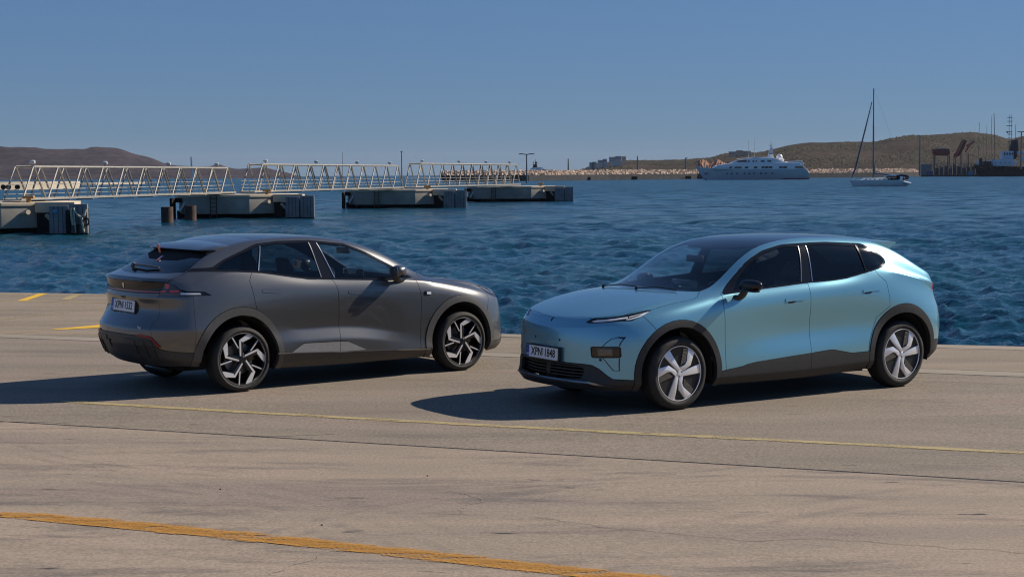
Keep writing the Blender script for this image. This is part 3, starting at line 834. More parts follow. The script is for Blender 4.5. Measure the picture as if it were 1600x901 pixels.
# ---------------------------------------------------------------- dark grey crossover: measured curves
GREY = dict(
    paint='grey_paint', wb=2.822, wz=0.336, rt=0.336, rr=0.266,
    stations=[1.93, 1.78, 1.58, 1.38, 1.18, 1.02, .86, .62, .36, .05, -.28, -.60, -.90, -1.15, -1.38, -1.6, -1.78, -1.9, -1.99],
    z=[
        [(1.93, .20), (1.0, .19), (0, .19), (-1, .21), (-1.99, .30)],
        [(1.93, .26), (1.0, .25), (0, .25), (-1, .27), (-1.99, .37)],
        [(1.93, .31), (.8, .295), (-.26, .33), (-.88, .36), (-1.5, .43), (-1.99, .50)],
        [(1.93, .42), (.8, .36), (.5, .39), (.1, .45), (-.26, .475), (-.8, .48), (-1.5, .53), (-1.99, .56)],
        [(1.93, .53), (.8, .44), (.5, .50), (.1, .58), (-.26, .605), (-.8, .60), (-1.5, .66), (-1.99, .665)],
        [(1.93, .64), (1.4, .74), (.8, .72), (0, .76), (-1, .82), (-1.5, .88), (-1.99, .83)],
        [(1.93, .73), (1.4, .89), (.8, .93), (0, .97), (-1, 1.04), (-1.5, 1.06), (-1.99, .98)],
        [(1.93, .80), (1.7, .89), (1.4, .96), (1.02, 1.02), (.8, 1.045), (.4, 1.058), (-.3, 1.095), (-.63, 1.113), (-1.18, 1.198), (-1.48, 1.222), (-1.7, 1.19), (-1.99, 1.06)],
        [(1.93, .825), (1.7, .91), (1.4, .975), (1.02, 1.045), (.8, 1.075), (.5, 1.15), (.2, 1.23), (-.1, 1.29), (-.6, 1.315), (-1.1, 1.33), (-1.5, 1.27), (-1.75, 1.215), (-1.99, 1.10)],
        [(1.93, .85), (1.7, .93), (1.4, .99), (1.02, 1.045), (.85, 1.085), (.50, 1.235), (.195, 1.378), (-.07, 1.468), (-.51, 1.515), (-.89, 1.515), (-1.135, 1.488), (-1.5, 1.345), (-1.75, 1.24), (-1.99, 1.13)],
        [(1.93, .895), (1.7, .98), (1.4, 1.03), (1.04, 1.065), (.83, 1.155), (.6, 1.295), (.34, 1.415), (0, 1.508), (-.31, 1.548), (-.7, 1.560), (-1.1, 1.535), (-1.35, 1.495), (-1.6, 1.42), (-1.8, 1.31), (-1.99, 1.17)],
    ],
    y=[
        [(1.93, .76), (1.7, .83), (0, .85), (-1.7, .83), (-1.99, .76)],
        [(1.93, .82), (1.7, .89), (0, .90), (-1.7, .89), (-1.99, .83)],
        [(1.93, .84), (1.7, .91), (.8, .925), (0, .93), (-1, .93), (-1.7, .92), (-1.99, .85)],
        [(1.93, .845), (1.7, .91), (.8, .912), (0, .925), (-1, .925), (-1.7, .93), (-1.99, .875)],
        [(1.93, .84), (1.7, .905), (.8, .905), (0, .875), (-1, .89), (-1.7, .925), (-1.99, .885)],
        [(1.93, .82), (1.7, .90), (1.4, .93), (.8, .91), (0, .895), (-1, .915), (-1.45, .935), (-1.7, .91), (-1.99, .845)],
        [(1.93, .80), (1.7, .875), (1.4, .91), (.8, .912), (0, .905), (-1, .91), (-1.45, .91), (-1.7, .89), (-1.99, .835)],
        [(1.93, .77), (1.7, .83), (1.4, .855), (.8, .865), (0, .86), (-.9, .855), (-1.45, .845), (-1.8, .83), (-1.99, .81)],
        [(1.93, .74), (1.7, .795), (1.4, .81), (1.02, .815), (.6, .80), (0, .785), (-.9, .785), (-1.45, .795), (-1.8, .80), (-1.99, .795)],
        [(1.93, .715), (1.7, .765), (1.4, .775), (1.02, .775), (.6, .74), (0, .71), (-.9, .705), (-1.45, .735), (-1.8, .775), (-1.99, .78)],
        [(1.93, .69), (1.7, .725), (1.4, .735), (1.04, .725), (.6, .665), (.34, .64), (0, .62), (-.9, .61), (-1.35, .63), (-1.6, .655), (-1.8, .69), (-1.99, .745)],
    ],
    zc=[(2.21, .86), (2.1, .90), (1.9, .965), (1.6, 1.025), (1.3, 1.052), (1.17, 1.06), (1.1, 1.07), (.9, 1.15), (.6, 1.295), (.35, 1.415), (.2, 1.475), (0, 1.525), (-.3, 1.563), (-.6, 1.57), (-.9, 1.568), (-1.2, 1.55), (-1.4, 1.525), (-1.6, 1.455), (-1.9, 1.31), (-2.12, 1.215), (-2.25, 1.178)],
    bow=[(1.93, .28), (1.78, .22), (1.38, .15), (1.02, .15), (.6, .15), (.3, .12), (-.3, .04), (-.9, -.04), (-1.38, -.12), (-1.78, -.20), (-1.99, -.26)],
    front=[(2.26, .20), (2.31, .27), (2.31, .33), (2.30, .43), (2.30, .54), (2.295, .63), (2.28, .72), (2.265, .77), (2.25, .80), (2.235, .83), (2.21, .86)],
    rear=[(-2.18, .28), (-2.31, .36), (-2.375, .50), (-2.385, .565), (-2.375, .675), (-2.225, .85), (-2.292, .968), (-2.278, 1.03), (-2.28, 1.09), (-2.30, 1.135), (-2.285, 1.172)],
    crease=[(1, -2.4, 2.5, .4), (2, -2.4, 2.4, .5), (3, -.9, .8, .6), (4, -.9, .8, .75), (7, -2.0, 1.1, .5), (6, -2.6, -1.9, .8), (4, -2.6, -1.7, .7), (9, -2.6, -1.9, .7), (10, -2.6, -1.9, .7)],
    crease_top=[(5, .7)],
)
_g = GREY['wb'] / 2
_sd = lambda c, n: n.y > .38
GREY['parts'] = [
    P('hole', 'x', 'y', arch(_g - .02, .336, .428, .447), None, lambda c, n: c.y > .55 and c.x > .8, open=True),
    P('hole', 'x', 'y', arch(-_g - .02, .336, .428, .450), None, lambda c, n: c.y > .55 and c.x < -.8, open=True),
    P('flareF', 'wheel_arch_trim', 'y', arch(_g - .03, .336, .505, .526), 'grey_cladding', lambda c, n: c.y > .55 and c.x > .8, offset=.008, depth=.05),
    P('flareR', 'wheel_arch_trim', 'y', arch(-_g - .03, .336, .505, .535), 'grey_cladding', lambda c, n: c.y > .55 and c.x < -.8, offset=.008, depth=.05),
    P('winF', 'front_window', 'y', smooth_poly([(-.262, 1.120), (.433, 1.080), (.62, 1.082), (.481, 1.222), (.205, 1.358), (-.046, 1.448), (-.385, 1.488)], .02), 'clear_glass', _sd, open=True, offset=-.006, depth=.004, parent='doorF'),
    P('winR', 'side_window', 'y', smooth_poly([(-.432, 1.130), (-.605, 1.138), (-1.170, 1.222), (-1.080, 1.474), (-.87, 1.493), (-.495, 1.491)], .02), 'privacy_glass', _sd, open=True, offset=-.006, depth=.004, parent='doorR'),
    P('winQ', 'quarter_window', 'y', [(-1.195, 1.226), (-1.448, 1.244), (-1.66, 1.256), (-1.532, 1.326), (-1.116, 1.474), (-1.105, 1.474)], 'privacy_glass', _sd, open=True, offset=-.004, depth=.004),
    P('dlo', 'window_surround', 'y', [(.76, 1.078), (.551, 1.058), (.433, 1.060), (-.279, 1.099), (-.605, 1.116), (-1.154, 1.201), (-1.448, 1.224), (-1.759, 1.236), (-1.95, 1.236), (-1.955, 1.262), (-1.70, 1.270), (-1.664, 1.277), (-1.532, 1.344), (-1.16, 1.482), (-1.116, 1.494), (-.87, 1.515), (-.491, 1.515), (-.046, 1.470), (.205, 1.380), (.481, 1.245), (.70, 1.128)], 'piano', lambda c, n: n.y > .3 and c.z > 1.03, gap=.0008, offset=-.002),
    P('insF', 'door_insert', 'y', [(-.257, .446), (-.146, .437), (.098, .330), (-.257, .336)], 'silver_satin', lambda c, n: abs(c.x) < 1 and n.y > .1, offset=.006, depth=.02, parent='doorF'),
    P('insR', 'door_insert', 'y', [(-.865, .364), (-.702, .455), (-.257, .446), (-.257, .336)], 'silver_satin', lambda c, n: abs(c.x) < 1 and n.y > .1, offset=.006, depth=.02, parent='doorR'),
    P('clF', 'door_cladding', 'y', [(.98, .284), (.80, .290), (-.257, .336), (-.257, .258), (.98, .24)], 'sill_grey', lambda c, n: abs(c.x) < 1.05, offset=.006, depth=.02, parent='doorF'),
    P('clR', 'door_cladding', 'y', [(-.257, .336), (-.865, .364), (-1.02, .370), (-1.02, .27), (-.257, .258)], 'sill_grey', lambda c, n: abs(c.x) < 1.05, offset=.006, depth=.02, parent='doorR'),
    P('sill', 'sill', 'y', [(-1.05, .27), (-.257, .258), (1.05, .24), (1.05, 0), (-1.05, 0)], 'sill_grey', lambda c, n: abs(c.x) < 1.05, offset=0, depth=.03),
    P('tglass', 'rear_window', 'z', [(-1.46, -.1), (-1.46, 0), (-1.46, .575), (-1.566, .590), (-1.939, .682), (-2.055, .50), (-2.13, .27), (-2.169, 0), (-2.169, -.1)], 'privacy_glass', lambda c, n: c.z > 1.1 and n.z > .1 and c.x < -1.2, both=True, open=True, gap=.001),
    P('band', 'light_band', 'x', [(-.1, 1.137), (.30, 1.138), (.655, 1.140), (.60, 1.008), (.30, .998), (-.1, .994)], 'piano', lambda c, n: c.x < -1.9, both=True, offset=-.006, gap=.002),
    P('tlamp', 'tail_lamp', 'x', [(.655, 1.140), (.737, 1.106), (.776, 1.058), (.80, 1.046), (.80, 1.010), (.60, 1.008)], 'smoke_red', lambda c, n: c.x < -1.95, offset=-.003, gap=.002),
    P('tfin', 'lamp_fin', 'y', [(-2.10, 1.085), (-2.03, 1.065), (-1.984, 1.047), (-1.813, 1.038), (-1.752, 1.002), (-2.10, 1.008)], 'piano', lambda c, n: c.y > .7 and c.x < -1.7, offset=-.002),
    P('rlow', 'rear_skirt', 'x', [(-.1, .603), (.43, .600), (.548, .594), (.606, .584), (.658, .478), (.719, .458), (.863, .434), (1.1, .43), (1.1, 0), (-.1, 0)], 'rear_plastic', lambda c, n: c.x < -1.7, both=True, offset=.006, depth=.03),
    P('gate', 'tailgate', 'x', [(-.1, 1.4), (.715, 1.26), (.695, 1.22), (.684, 1.162), (.66, 1.13), (.600, 1.0), (.582, .981), (.608, .785), (.604, .765), (.576, .734), (.588, .640), (.605, .612), (.60, .59), (-.1, .603)], 'grey_paint', lambda c, n: c.x < -1.85, both=True),
    P('hlamp', 'headlight', 'y', [(1.734, .943), (1.80, .938), (1.90, .905), (2.02, .835), (2.16, .80), (2.16, .775), (2.0, .80), (1.879, .845)], 'lamp_dark', lambda c, n: c.y > .5 and c.x > 1.6, offset=-.003),
    P('fgrille', 'x', 'x', smooth_poly([(-.1, .42), (.5, .42), (.55, .36), (.5, .26), (-.1, .26)], .02), None, lambda c, n: c.x > 1.9, open=True),
    P('flow', 'front_skirt', 'x', [(-.1, .40), (.6, .40), (.78, .31), (1.1, .30), (1.1, 0), (-.1, 0)], 'sill_grey', lambda c, n: c.x > 1.75, both=True, offset=.004, depth=.03),
    P('hood', 'bonnet', 'z', [(2.21, -.1), (2.21, 0), (2.12, .5), (1.93, .68), (1.727, .742), (1.4, .800), (1.082, .820), (.949, .817), (.90, .79), (.88, .735), (1.0, .60), (1.13, .30), (1.175, 0), (1.175, -.1)], 'grey_paint', lambda c, n: c.z > .76 and n.z > .2, both=True),
    P('bumper', 'front_bumper', 'y', [(1.84, .92), (1.84, .80), (1.79, .70), (1.79, 0), (2.7, 0), (2.7, 1.0), (1.84, 1.0)], 'grey_paint', lambda c, n: c.x > 1.7, both=True),
    P('wshield', 'windscreen', 'z', [(1.183, -.1), (1.183, 0), (1.138, .30), (1.01, .60), (.93, .675), (.80, .665), (.60, .630), (.40, .600), (.15, .565), (.27, .30), (.31, 0), (.31, -.1)], 'clear_glass', lambda c, n: c.z > 1.0 and n.z > .2 and c.x > 0, both=True, open=True, gap=.0005, depth=.004),
    P('roof', 'roof_panel', 'z', [(.31, -.1), (.31, 0), (.27, .30), (.15, .545), (-.5, .545), (-1.1, .545), (-1.14, 0), (-1.14, -.1)], 'roof_grey', lambda c, n: c.z > 1.3, both=True, gap=.001),
    P('doorF', 'front_door', 'y', [(.75, 1.13), (.803, .996), (.825, .862), (.815, .5), (.807, .29), (.80, .24), (-.256, .258), (-.256, .33), (-.238, .554), (-.244, .779), (-.256, .998), (-.276, 1.056), (-.329, 1.13)], 'grey_paint', lambda c, n: n.y > .3),
    P('doorR', 'rear_door', 'y', [(-.329, 1.13), (-.276, 1.056), (-.256, .998), (-.244, .779), (-.238, .554), (-.256, .33), (-.256, .258), (-1.02, .27), (-1.02, .5), (-1.243, .792), (-1.273, .919), (-1.313, 1.129), (-1.253, 1.24)], 'grey_paint', lambda c, n: n.y > .3),
    P('rbumper', 'rear_bumper', 'x', [(.3, .99), (1.1, .99), (1.1, .3), (.3, .3)], 'grey_paint', lambda c, n: c.x < -1.93, gap=.0003),
]
M['silver_satin'] = speckled('silver_satin_trim', (0.30, 0.30, 0.30), (0.34, 0.34, 0.34), 30, 0.35, 0.5)
M['sill_grey'] = speckled('dark_sill_plastic', (0.045, 0.043, 0.04), (0.06, 0.057, 0.053), 40, 0.4, bump=0.02)
M['rear_plastic'] = speckled('rear_plastic', (0.035, 0.034, 0.033), (0.05, 0.048, 0.046), 40, 0.42, bump=0.03)
M['roof_grey'] = mat('tinted_roof_glass', (0.02, 0.022, 0.026), 0.08, 0.0, **{'IOR': 1.7})
M['smoke_red'] = mat('smoked_red_lens', (0.045, 0.028, 0.024), 0.08, 0.0, **{'Coat Weight': 1.0})

# ---------------------------------------------------------------- the two cars
BLUE_POS, BLUE_YAW = (2.321, 16.475), -2.5555926535897933
GREY_POS, GREY_YAW = (-2.212, 17.744), 0.685

def lay(bvh, name, poly, proj, s, off, thick, mat_, parent, n=6, bevel=0):
    bm = patch(bvh, poly, proj, s, off, thick, n)
    return from_bm(name, bm, mat_, parent, True, 35)
def strip(bvh, name, pts, w, proj, s, off, thick, mat_, parent, closed=False):
    """a thin line of material laid along a path on the body"""
    bm = bmesh.new(); top = []
    P2 = []
    m = len(pts) + (1 if closed else 0)
    for i in range(m - 1):
        a, b = Vector(pts[i % len(pts)]), Vector(pts[(i + 1) % len(pts)])
        k = max(1, int((b - a).length / .04))
        for q in range(k): P2.append(a + (b - a) * q / k)
    if not closed: P2.append(Vector(pts[-1]))
    L = len(P2)
    for i, p in enumerate(P2):
        if closed: t = P2[(i + 1) % L] - P2[i - 1]
        else: t = P2[min(i + 1, L - 1)] - P2[max(i - 1, 0)]
        nn = Vector((-t.y, t.x)).normalized() * w / 2
        row = []
        for q, o in ((p + nn, off), (p - nn, off), (p - nn, off - thick), (p + nn, off - thick)):
            if proj == 'y': c, nr = surf_side(bvh, q.x, q.y, s)
            elif proj == 'x': c, nr = surf_end(bvh, q.x, q.y, s)
            else: c, nr = surf_top(bvh, q.x, q.y)
            if nr.dot({'y': Vector((0, s, 0)), 'x': Vector((s, 0, 0)), 'z': Vector((0, 0, 1))}[proj]) < 0: nr = -nr
            row.append(bm.verts.new(c + nr * o))
        top.append(row)
    for i in range(L if closed else L - 1):
        a, b = top[i], top[(i + 1) % L]
        for k in range(4): bm.faces.new((a[k], b[k], b[(k + 1) % 4], a[(k + 1) % 4]))
    if not closed: bm.faces.new(top[0]); bm.faces.new(list(reversed(top[-1])))
    bmesh.ops.recalc_face_normals(bm, faces=bm.faces)
    return from_bm(name, bm, mat_, parent, True, 35)
def loft(name, secs, mat_, parent, angle=40, close_prof=True):
    bm = bmesh.new()
    V = [[bm.verts.new(p) for p in s] for s in secs]
    n = len(secs[0])
    for a, b in zip(V[:-1], V[1:]):
        for k in range(n if close_prof else n - 1):
            bm.faces.new((a[k], a[(k + 1) % n], b[(k + 1) % n], b[k]))
    if close_prof: bm.faces.new(V[0]); bm.faces.new(list(reversed(V[-1])))
    bmesh.ops.recalc_face_normals(bm, faces=bm.faces)
    return from_bm(name, bm, mat_, parent, True, angle)

def door_mirror(root, base, head, s, mhead, mfoot, size=(.10, .20, .135), door=None):
    """base: foot on the door skin, head: centre of the housing; s = side"""
    hx, hy, hz = head; lx, ly, lz = size
    secs = []
    for t in np.linspace(-1, 1, 15):
        w = max(0.0, 1 - abs(t) ** 3.2) ** .5
        w = max(w, .02)
        ring = []
        for k in range(20):
            a = 2 * math.pi * k / 20
            c, q = math.cos(a), math.sin(a)
            c = math.copysign(abs(c) ** .7, c); q = math.copysign(abs(q) ** .75, q)
            fx = c * lx / 2 * (1.15 if c > 0 else .75)
            ring.append((hx + fx * w - .02 * t, hy + s * t * ly / 2, hz + q * lz / 2 * (w * (1.0 - .10 * t)) + .006 * t))
        secs.append(ring)
    arm = MB()
    b0, b1 = Vector(base), Vector((hx - .01, hy - s * ly * .32, hz - lz * .25))
    d = b1 - b0
    prs = []
    for t in np.linspace(0, 1, 7):
        c = b0 + d * t + Vector((0, 0, -.035 * math.sin(math.pi * t)))
        lxx = .065 - .02 * t; lz2 = .028
        prs.append([(c.x + lxx * math.cos(a), c.y, c.z + lz2 * math.sin(a)) for a in np.linspace(0, 2 * math.pi, 12, endpoint=False)])
    e = loft('door_mirror', secs, mhead, root, 60)
    arm.bm.free()
    loft('mirror_arm', prs, mfoot, e, 60)
    b = MB(); Q = Matrix.Translation((hx - lx * .34, hy, hz)) @ Matrix.Rotation(R(-90), 4, 'Y')
    b.prism(smooth_poly([(-lz * .36, -ly * .40), (lz * .36, -ly * .40), (lz * .36, ly * .40), (-lz * .36, ly * .40)], .03), 0, .006, Q)
    b.build('mirror_glass', M['chrome'], e)
    b = MB(); b.box(hx - .01, hx + lx * .585, hy - ly * .45, hy + ly * .47, hz - lz * .50, hz - lz * .30)
    b.build('mirror_base', mfoot, e, bevel=.012)
    return e

# ---------------- light blue car
blue = empty('car')
blue.matrix_world = NEAR @ Matrix.Translation((*BLUE_POS, 0)) @ Matrix.Rotation(BLUE_YAW, 4, 'Z')
tag(blue, 'light blue metallic crossover with black roof and black wheel arch cladding, front towards the camera', 'car', 'cars parked on the quay')
ob, bv = cut_car(BLUE, blue, 1)
for sx in (1, -1):
    for sy in (1, -1):
        wheel(blue, (sx * BLUE['wb'] / 2, sy * .79, BLUE['wz']), sy, 'blade', BLUE['rt'], BLUE['rr'], 0.0 if sy > 0 else 0.9)
        wheel_well(blue, sx * BLUE['wb'] / 2, BLUE['wz'], sy)
interior(blue, .78, 'fabric')
b = MB(); b.box(-1.0, 1.0, -.82, .82, .20, .26); b.box(-2.0, 2.1, -.55, .55, .22, .30); b.build('underbody', M['liner'], blue)
# front grille: shutters in a black box behind the opening
b = MB(); b.box(2.18, 2.20, -.55, .55, .26, .47); b.build('grille_back', M['liner'], blue)
b = MB(); b.box(2.20, 2.37, -.035, .035, .29, .445); b.build('grille_post', M['plastic'], blue, bevel=.006)
for z in (.325, .355, .385, .415):
    for s0 in (-1, 1):
        b = MB(); xs = 2.36
        pts = [(.045, 2.368), (.28, 2.350), (.50, 2.285)]
        for (ya, xa), (yb, xb) in zip(pts[:-1], pts[1:]):
            v = []
            for y_, x_ in ((ya, xa), (yb, xb)):
                v += [(x_, s0 * y_, z - .006), (x_, s0 * y_, z + .006), (x_ - .05, s0 * y_, z + .012), (x_ - .05, s0 * y_, z)]
            b.verts(v, [(0, 1, 5, 4), (1, 2, 6, 5), (2, 3, 7, 6), (3, 0, 4, 7)])
        b.build('grille_shutter', M['cladding'], blue)
strip(bv, 'lip_trim', [(-.75, .262), (-.6, .283), (-.3, .285), (0, .285), (.3, .285), (.58, .284), (.75, .262)], .010, 'x', 1, .014, .02, M['chrome_dark'], blue)
number_plate(blue, Matrix.Translation((2.413, -.035, .517)) @ Matrix(((0, 0, 1, 0), (1, 0, 0, 0), (0, 1, 0, 0), (0, 0, 0, 1))) @ Matrix.Rotation(R(-2), 4, 'X'), ('XPN', '1848'))
lay(bv, 'emblem', [(-.012, .825), (.006, .815), (.020, .850), (.004, .852)], 'x', 1, .004, .006, M['lamp_dark'], blue)
for s in (1, -1):
    hl = ob['lamp', s]
    lay(bv, 'light_guide', [(2.245, .846), (2.215, .860), (2.06, .884), (1.995, .892), (2.00, .880), (2.06, .872), (2.235, .840)], 'y', s, .002, .006, M['lamp_white'], hl)
    lay(bv, 'light_guide', [(1.985, .893), (1.78, .936), (1.84, .910), (1.885, .893), (1.98, .869), (2.02, .866), (2.02, .872), (1.98, .877), (1.895, .900), (1.845, .920), (1.985, .886)], 'y', s, .002, .006, M['lamp_white'], hl)
    fg = ob['fog', s]
    lay(bv, 'reflector', [(s * y, z) for y, z in ((.63, .60), (.74, .603), (.745, .54), (.635, .535))], 'x', 1, -.010, .003, M['reflector'], fg)
    lay(bv, 'lens', [(s * y, z) for y, z in smooth_poly([(.578, .612), (.784, .619), (.789, .531), (.589, .522)], .018)], 'x', 1, -.002, .003, M['lens'], fg)
    fr = smooth_poly([(.572, .617), (.789, .625), (.796, .525), (.583, .516)], .018)
    strip(bv, 'lamp_frame', [(s * y, z) for y, z in fr], .006, 'x', 1, .002, .006, M['piano'], fg, closed=True)
    strip(bv, 'accent_line', [(s * y, z) for y, z in ((.672, .622), (.700, .660), (.730, .692), (.770, .712), (.806, .712), (.790, .668), (.783, .630))], .007, 'x', 1, .0015, .005, M['piano'], ob['bumper', 0])
    lay(bv, 'accent_tip', [(s * y, z) for y, z in ((.762, .708), (.806, .716), (.798, .694))], 'x', 1, .002, .005, M['piano'], ob['bumper', 0], n=3)
    strip(bv, 'accent_line', [(s * y, z) for y, z in ((.678, .517), (.70, .49), (.755, .405), (.789, .401), (.787, .46), (.787, .52))], .007, 'x', 1, .0015, .005, M['piano'], ob['bumper', 0])
    # side details
    dF, dR = ob['doorF', s], ob['doorR', s]
    lay(bv, 'door_handle', smooth_poly([(.165, .992), (-.105, 1.000), (-.098, .972), (.10, .966), (.16, .960)], .008), 'y', s, .007, .010, M['blue_paint'], dF)
    lay(bv, 'handle_recess', [(.02, .966), (.14, .962), (.12, .945), (.05, .948)], 'y', s, .002, .003, M['piano'], dF)
    lay(bv, 'door_handle', smooth_poly([(-.895, 1.038), (-1.155, 1.050), (-1.148, 1.025), (-.96, 1.017), (-.90, 1.010)], .008), 'y', s, .007, .010, M['blue_paint'], dR)
    lay(bv, 'handle_recess', [(-1.03, 1.017), (-.91, 1.012), (-.93, .995), (-1.0, .998)], 'y', s, .002, .003, M['piano'], dR)
    strip(bv, 'chrome_strip', [(-.090, 1.146), (-.184, 1.492)], .008, 'y', s, .004, .008, M['chrome_dark'], dF)
    strip(bv, 'chrome_strip', [(-.238, 1.150), (-.289, 1.496)], .008, 'y', s, .004, .008, M['chrome'], dR)
    strip(bv, 'window_divider', [(-.999, 1.225), (-.990, 1.484)], .018, 'y', s, .003, .008, M['piano'], dR)
    door_mirror(blue, (.78, s * .872, 1.030), (.74, s * 1.045, 1.15) if s > 0 else (.50, -.885, 1.12), s, M['piano'], M['piano'], size=(.11, .25, .115) if s > 0 else (.20, .10, .11))
    strip(bv, 'wheel_arch_lip', arc(0, 0, 1, 0, 1, 1)[:0] or arch(BLUE['wb'] / 2, .347, .498, .500, a0=4, a1=176)[:-2], .006, 'y', s, .013, .01, M['cladding'], blue) if False else None
for y_, z_ in ((-.20, .655), (.20, .655), (-.66, .50), (.66, .50)):
    lay(bv, 'parking_sensor', [(y_ + .013 * math.cos(a), z_ + .013 * math.sin(a)) for a in np.linspace(0, 2 * math.pi, 14, endpoint=False)], 'x', 1, .0015, .003, M['plastic'], ob['bumper', 0], n=2)
# wipers and cowl
for (a, c) in (((1.36, .10), (1.22, .52)), ((1.33, -.48), (1.33, .02))):
    pa, na = surf_top(bv, *a); pc, nc = surf_top(bv, *c)
    b = MB(); b.path([pa + Vector((.03, 0, .012)), (pa + pc) / 2 + Vector((0, 0, .03)), pc + Vector((0, 0, .016))], .007)
    b.tube(pa + Vector((.03, 0, -.01)), pa + Vector((.03, 0, .03)), .016, .012)
    w_ = b.build('wiper', M['plastic'], blue, smooth=True)
# rear spoiler
def spoiler(bvh, root, xr, xt, zt, yw, mat_, cen, thick=.03, kick=0.0, under=None):
    secs = []
    for t in np.linspace(-1, 1, 19):
        y = t * yw
        f = 1 - abs(t) ** 3
        xtip = xr + (xt - xr) * (.42 + .58 * f) if abs(t) > .9 else xt + cen * (1 - t * t)
        if abs(t) > .9: xtip = xt + (xr - xt) * ((abs(t) - .9) / .1) * .45
        c, n_ = surf_top(bvh, xr, y)
        z0 = c.z + .002
        ztip = zt + kick * (1 - t * t)
        xm = (xr + xtip) / 2; zm = z0 * .5 + ztip * .5 + .010
        secs.append([(xr + .04, y, surf_top(bvh, xr + .04, y)[0].z - .010), (xr, y, z0), (xm, y, zm), (xtip + .01, y, ztip), (xtip, y, ztip - .008), (xtip + .02, y, ztip - thick), (xr - .06, y, surf_top(bvh, xr - .06, y)[0].z - .02)])
    return loft('roof_spoiler', secs, mat_, root, 30)
secs = []
for t in np.linspace(-1, 1, 21):
    y = t * .632
    zt_ = 1.512 - .012 * t * t; xt_ = -1.70 - .05 * (1 - t * t) + (.03 if abs(t) > .98 else 0)
    c = surf_top(bv, -1.24, y)[0]; c2 = surf_top(bv, -1.44, y)[0]
    zm = max(surf_top(bv, -1.40, y)[0].z + .004, (c.z + zt_) / 2 + .008 * (1 - t * t))
    zb = surf_top(bv, -1.56, y)[0].z
    secs.append([(-1.22, y, surf_top(bv, -1.22, y)[0].z - .008), (-1.26, y, surf_top(bv, -1.26, y)[0].z + .003), (-1.42, y, zm), (xt_ + .02, y, zt_), (xt_, y, zt_ - .008), (xt_ + .03, y, zt_ - .028), (-1.57, y, zb + .004), (-1.44, y, c2.z - .03)])
loft('roof_spoiler', secs, M['blue_paint'], ob['gate', 0], 30)
# ---------------- dark grey car
grey = empty('car')
grey.matrix_world = NEAR @ Matrix.Translation((*GREY_POS, 0)) @ Matrix.Rotation(GREY_YAW, 4, 'Z')
tag(grey, 'dark grey metallic crossover seen from behind, with sloping rear glass and roof spoiler', 'car', 'cars parked on the quay')
og, gv = cut_car(GREY, grey, -1)
for sx in (1, -1):
    for sy in (-1, 1):
        wheel(grey, (sx * GREY['wb'] / 2, sy * .79, GREY['wz']), sy, 'hook', GREY['rt'], GREY['rr'], 0.0 if sy < 0 else 0.5)
        wheel_well(grey, sx * GREY['wb'] / 2 - .02, GREY['wz'], sy)
interior(grey, .62, 'fabric_tan')
b = MB(); b.box(-1.0, .95, -.82, .82, .20, .26); b.box(-1.9, 1.95, -.55, .55, .22, .30); b.build('underbody', M['liner'], grey)
b = MB(); b.box(2.08, 2.10, -.6, .6, .22, .45); b.build('grille_back', M['liner'], grey)
b = MB(); b.tube((-1.9, -.25, .20), (-1.9, .25, .20), .03, n=10); b.tube((-1.25, -.55, .27), (-1.55, .1, .23), .03); b.build('rear_axle', M['dark_metal'], grey)
number_plate(grey, Matrix.Translation((-2.265, .030, .872)) @ Matrix(((0, 0, -1, 0), (-1, 0, 0, 0), (0, 1, 0, 0), (0, 0, 0, 1))) @ Matrix.Rotation(R(-6), 4, 'X'), ('XPN', '1532'))
gate = og['gate', 0]
strip(gv, 'deck_lip', [(-.665, 1.146), (-.30, 1.156), (0, 1.158), (.30, 1.156), (.665, 1.146)], .022, 'x', -1, .016, .03, M['grey_paint'], gate)
band = og['band', 0]; rl = og['rlow', 0]
strip(gv, 'red_light_line', [(-.60, 1.040), (-.30, 1.036), (0, 1.034), (.30, 1.036), (.60, 1.040)], .010, 'x', -1, -.002, .003, M['lamp_red_dim'], band)
strip(gv, 'band_ground_reflection', [(-.60, 1.012), (-.3, 1.003), (0, 1.0), (.3, 1.003), (.60, 1.012)], .022, 'x', -1, -.001, .003, M['band_reflection'], band)  # lower strip of the band carries the ground's reflection as colour
lay(gv, 'emblem', [(-.022, 1.105), (.022, 1.105), (.010, 1.055), (-.010, 1.055)], 'x', -1, .0, .008, M['chrome'], band)
lay(gv, 'camera_recess', [(-.06, .975), (.05, .975), (.04, .952), (-.05, .952)], 'x', -1, .003, .01, M['plastic'], gate)
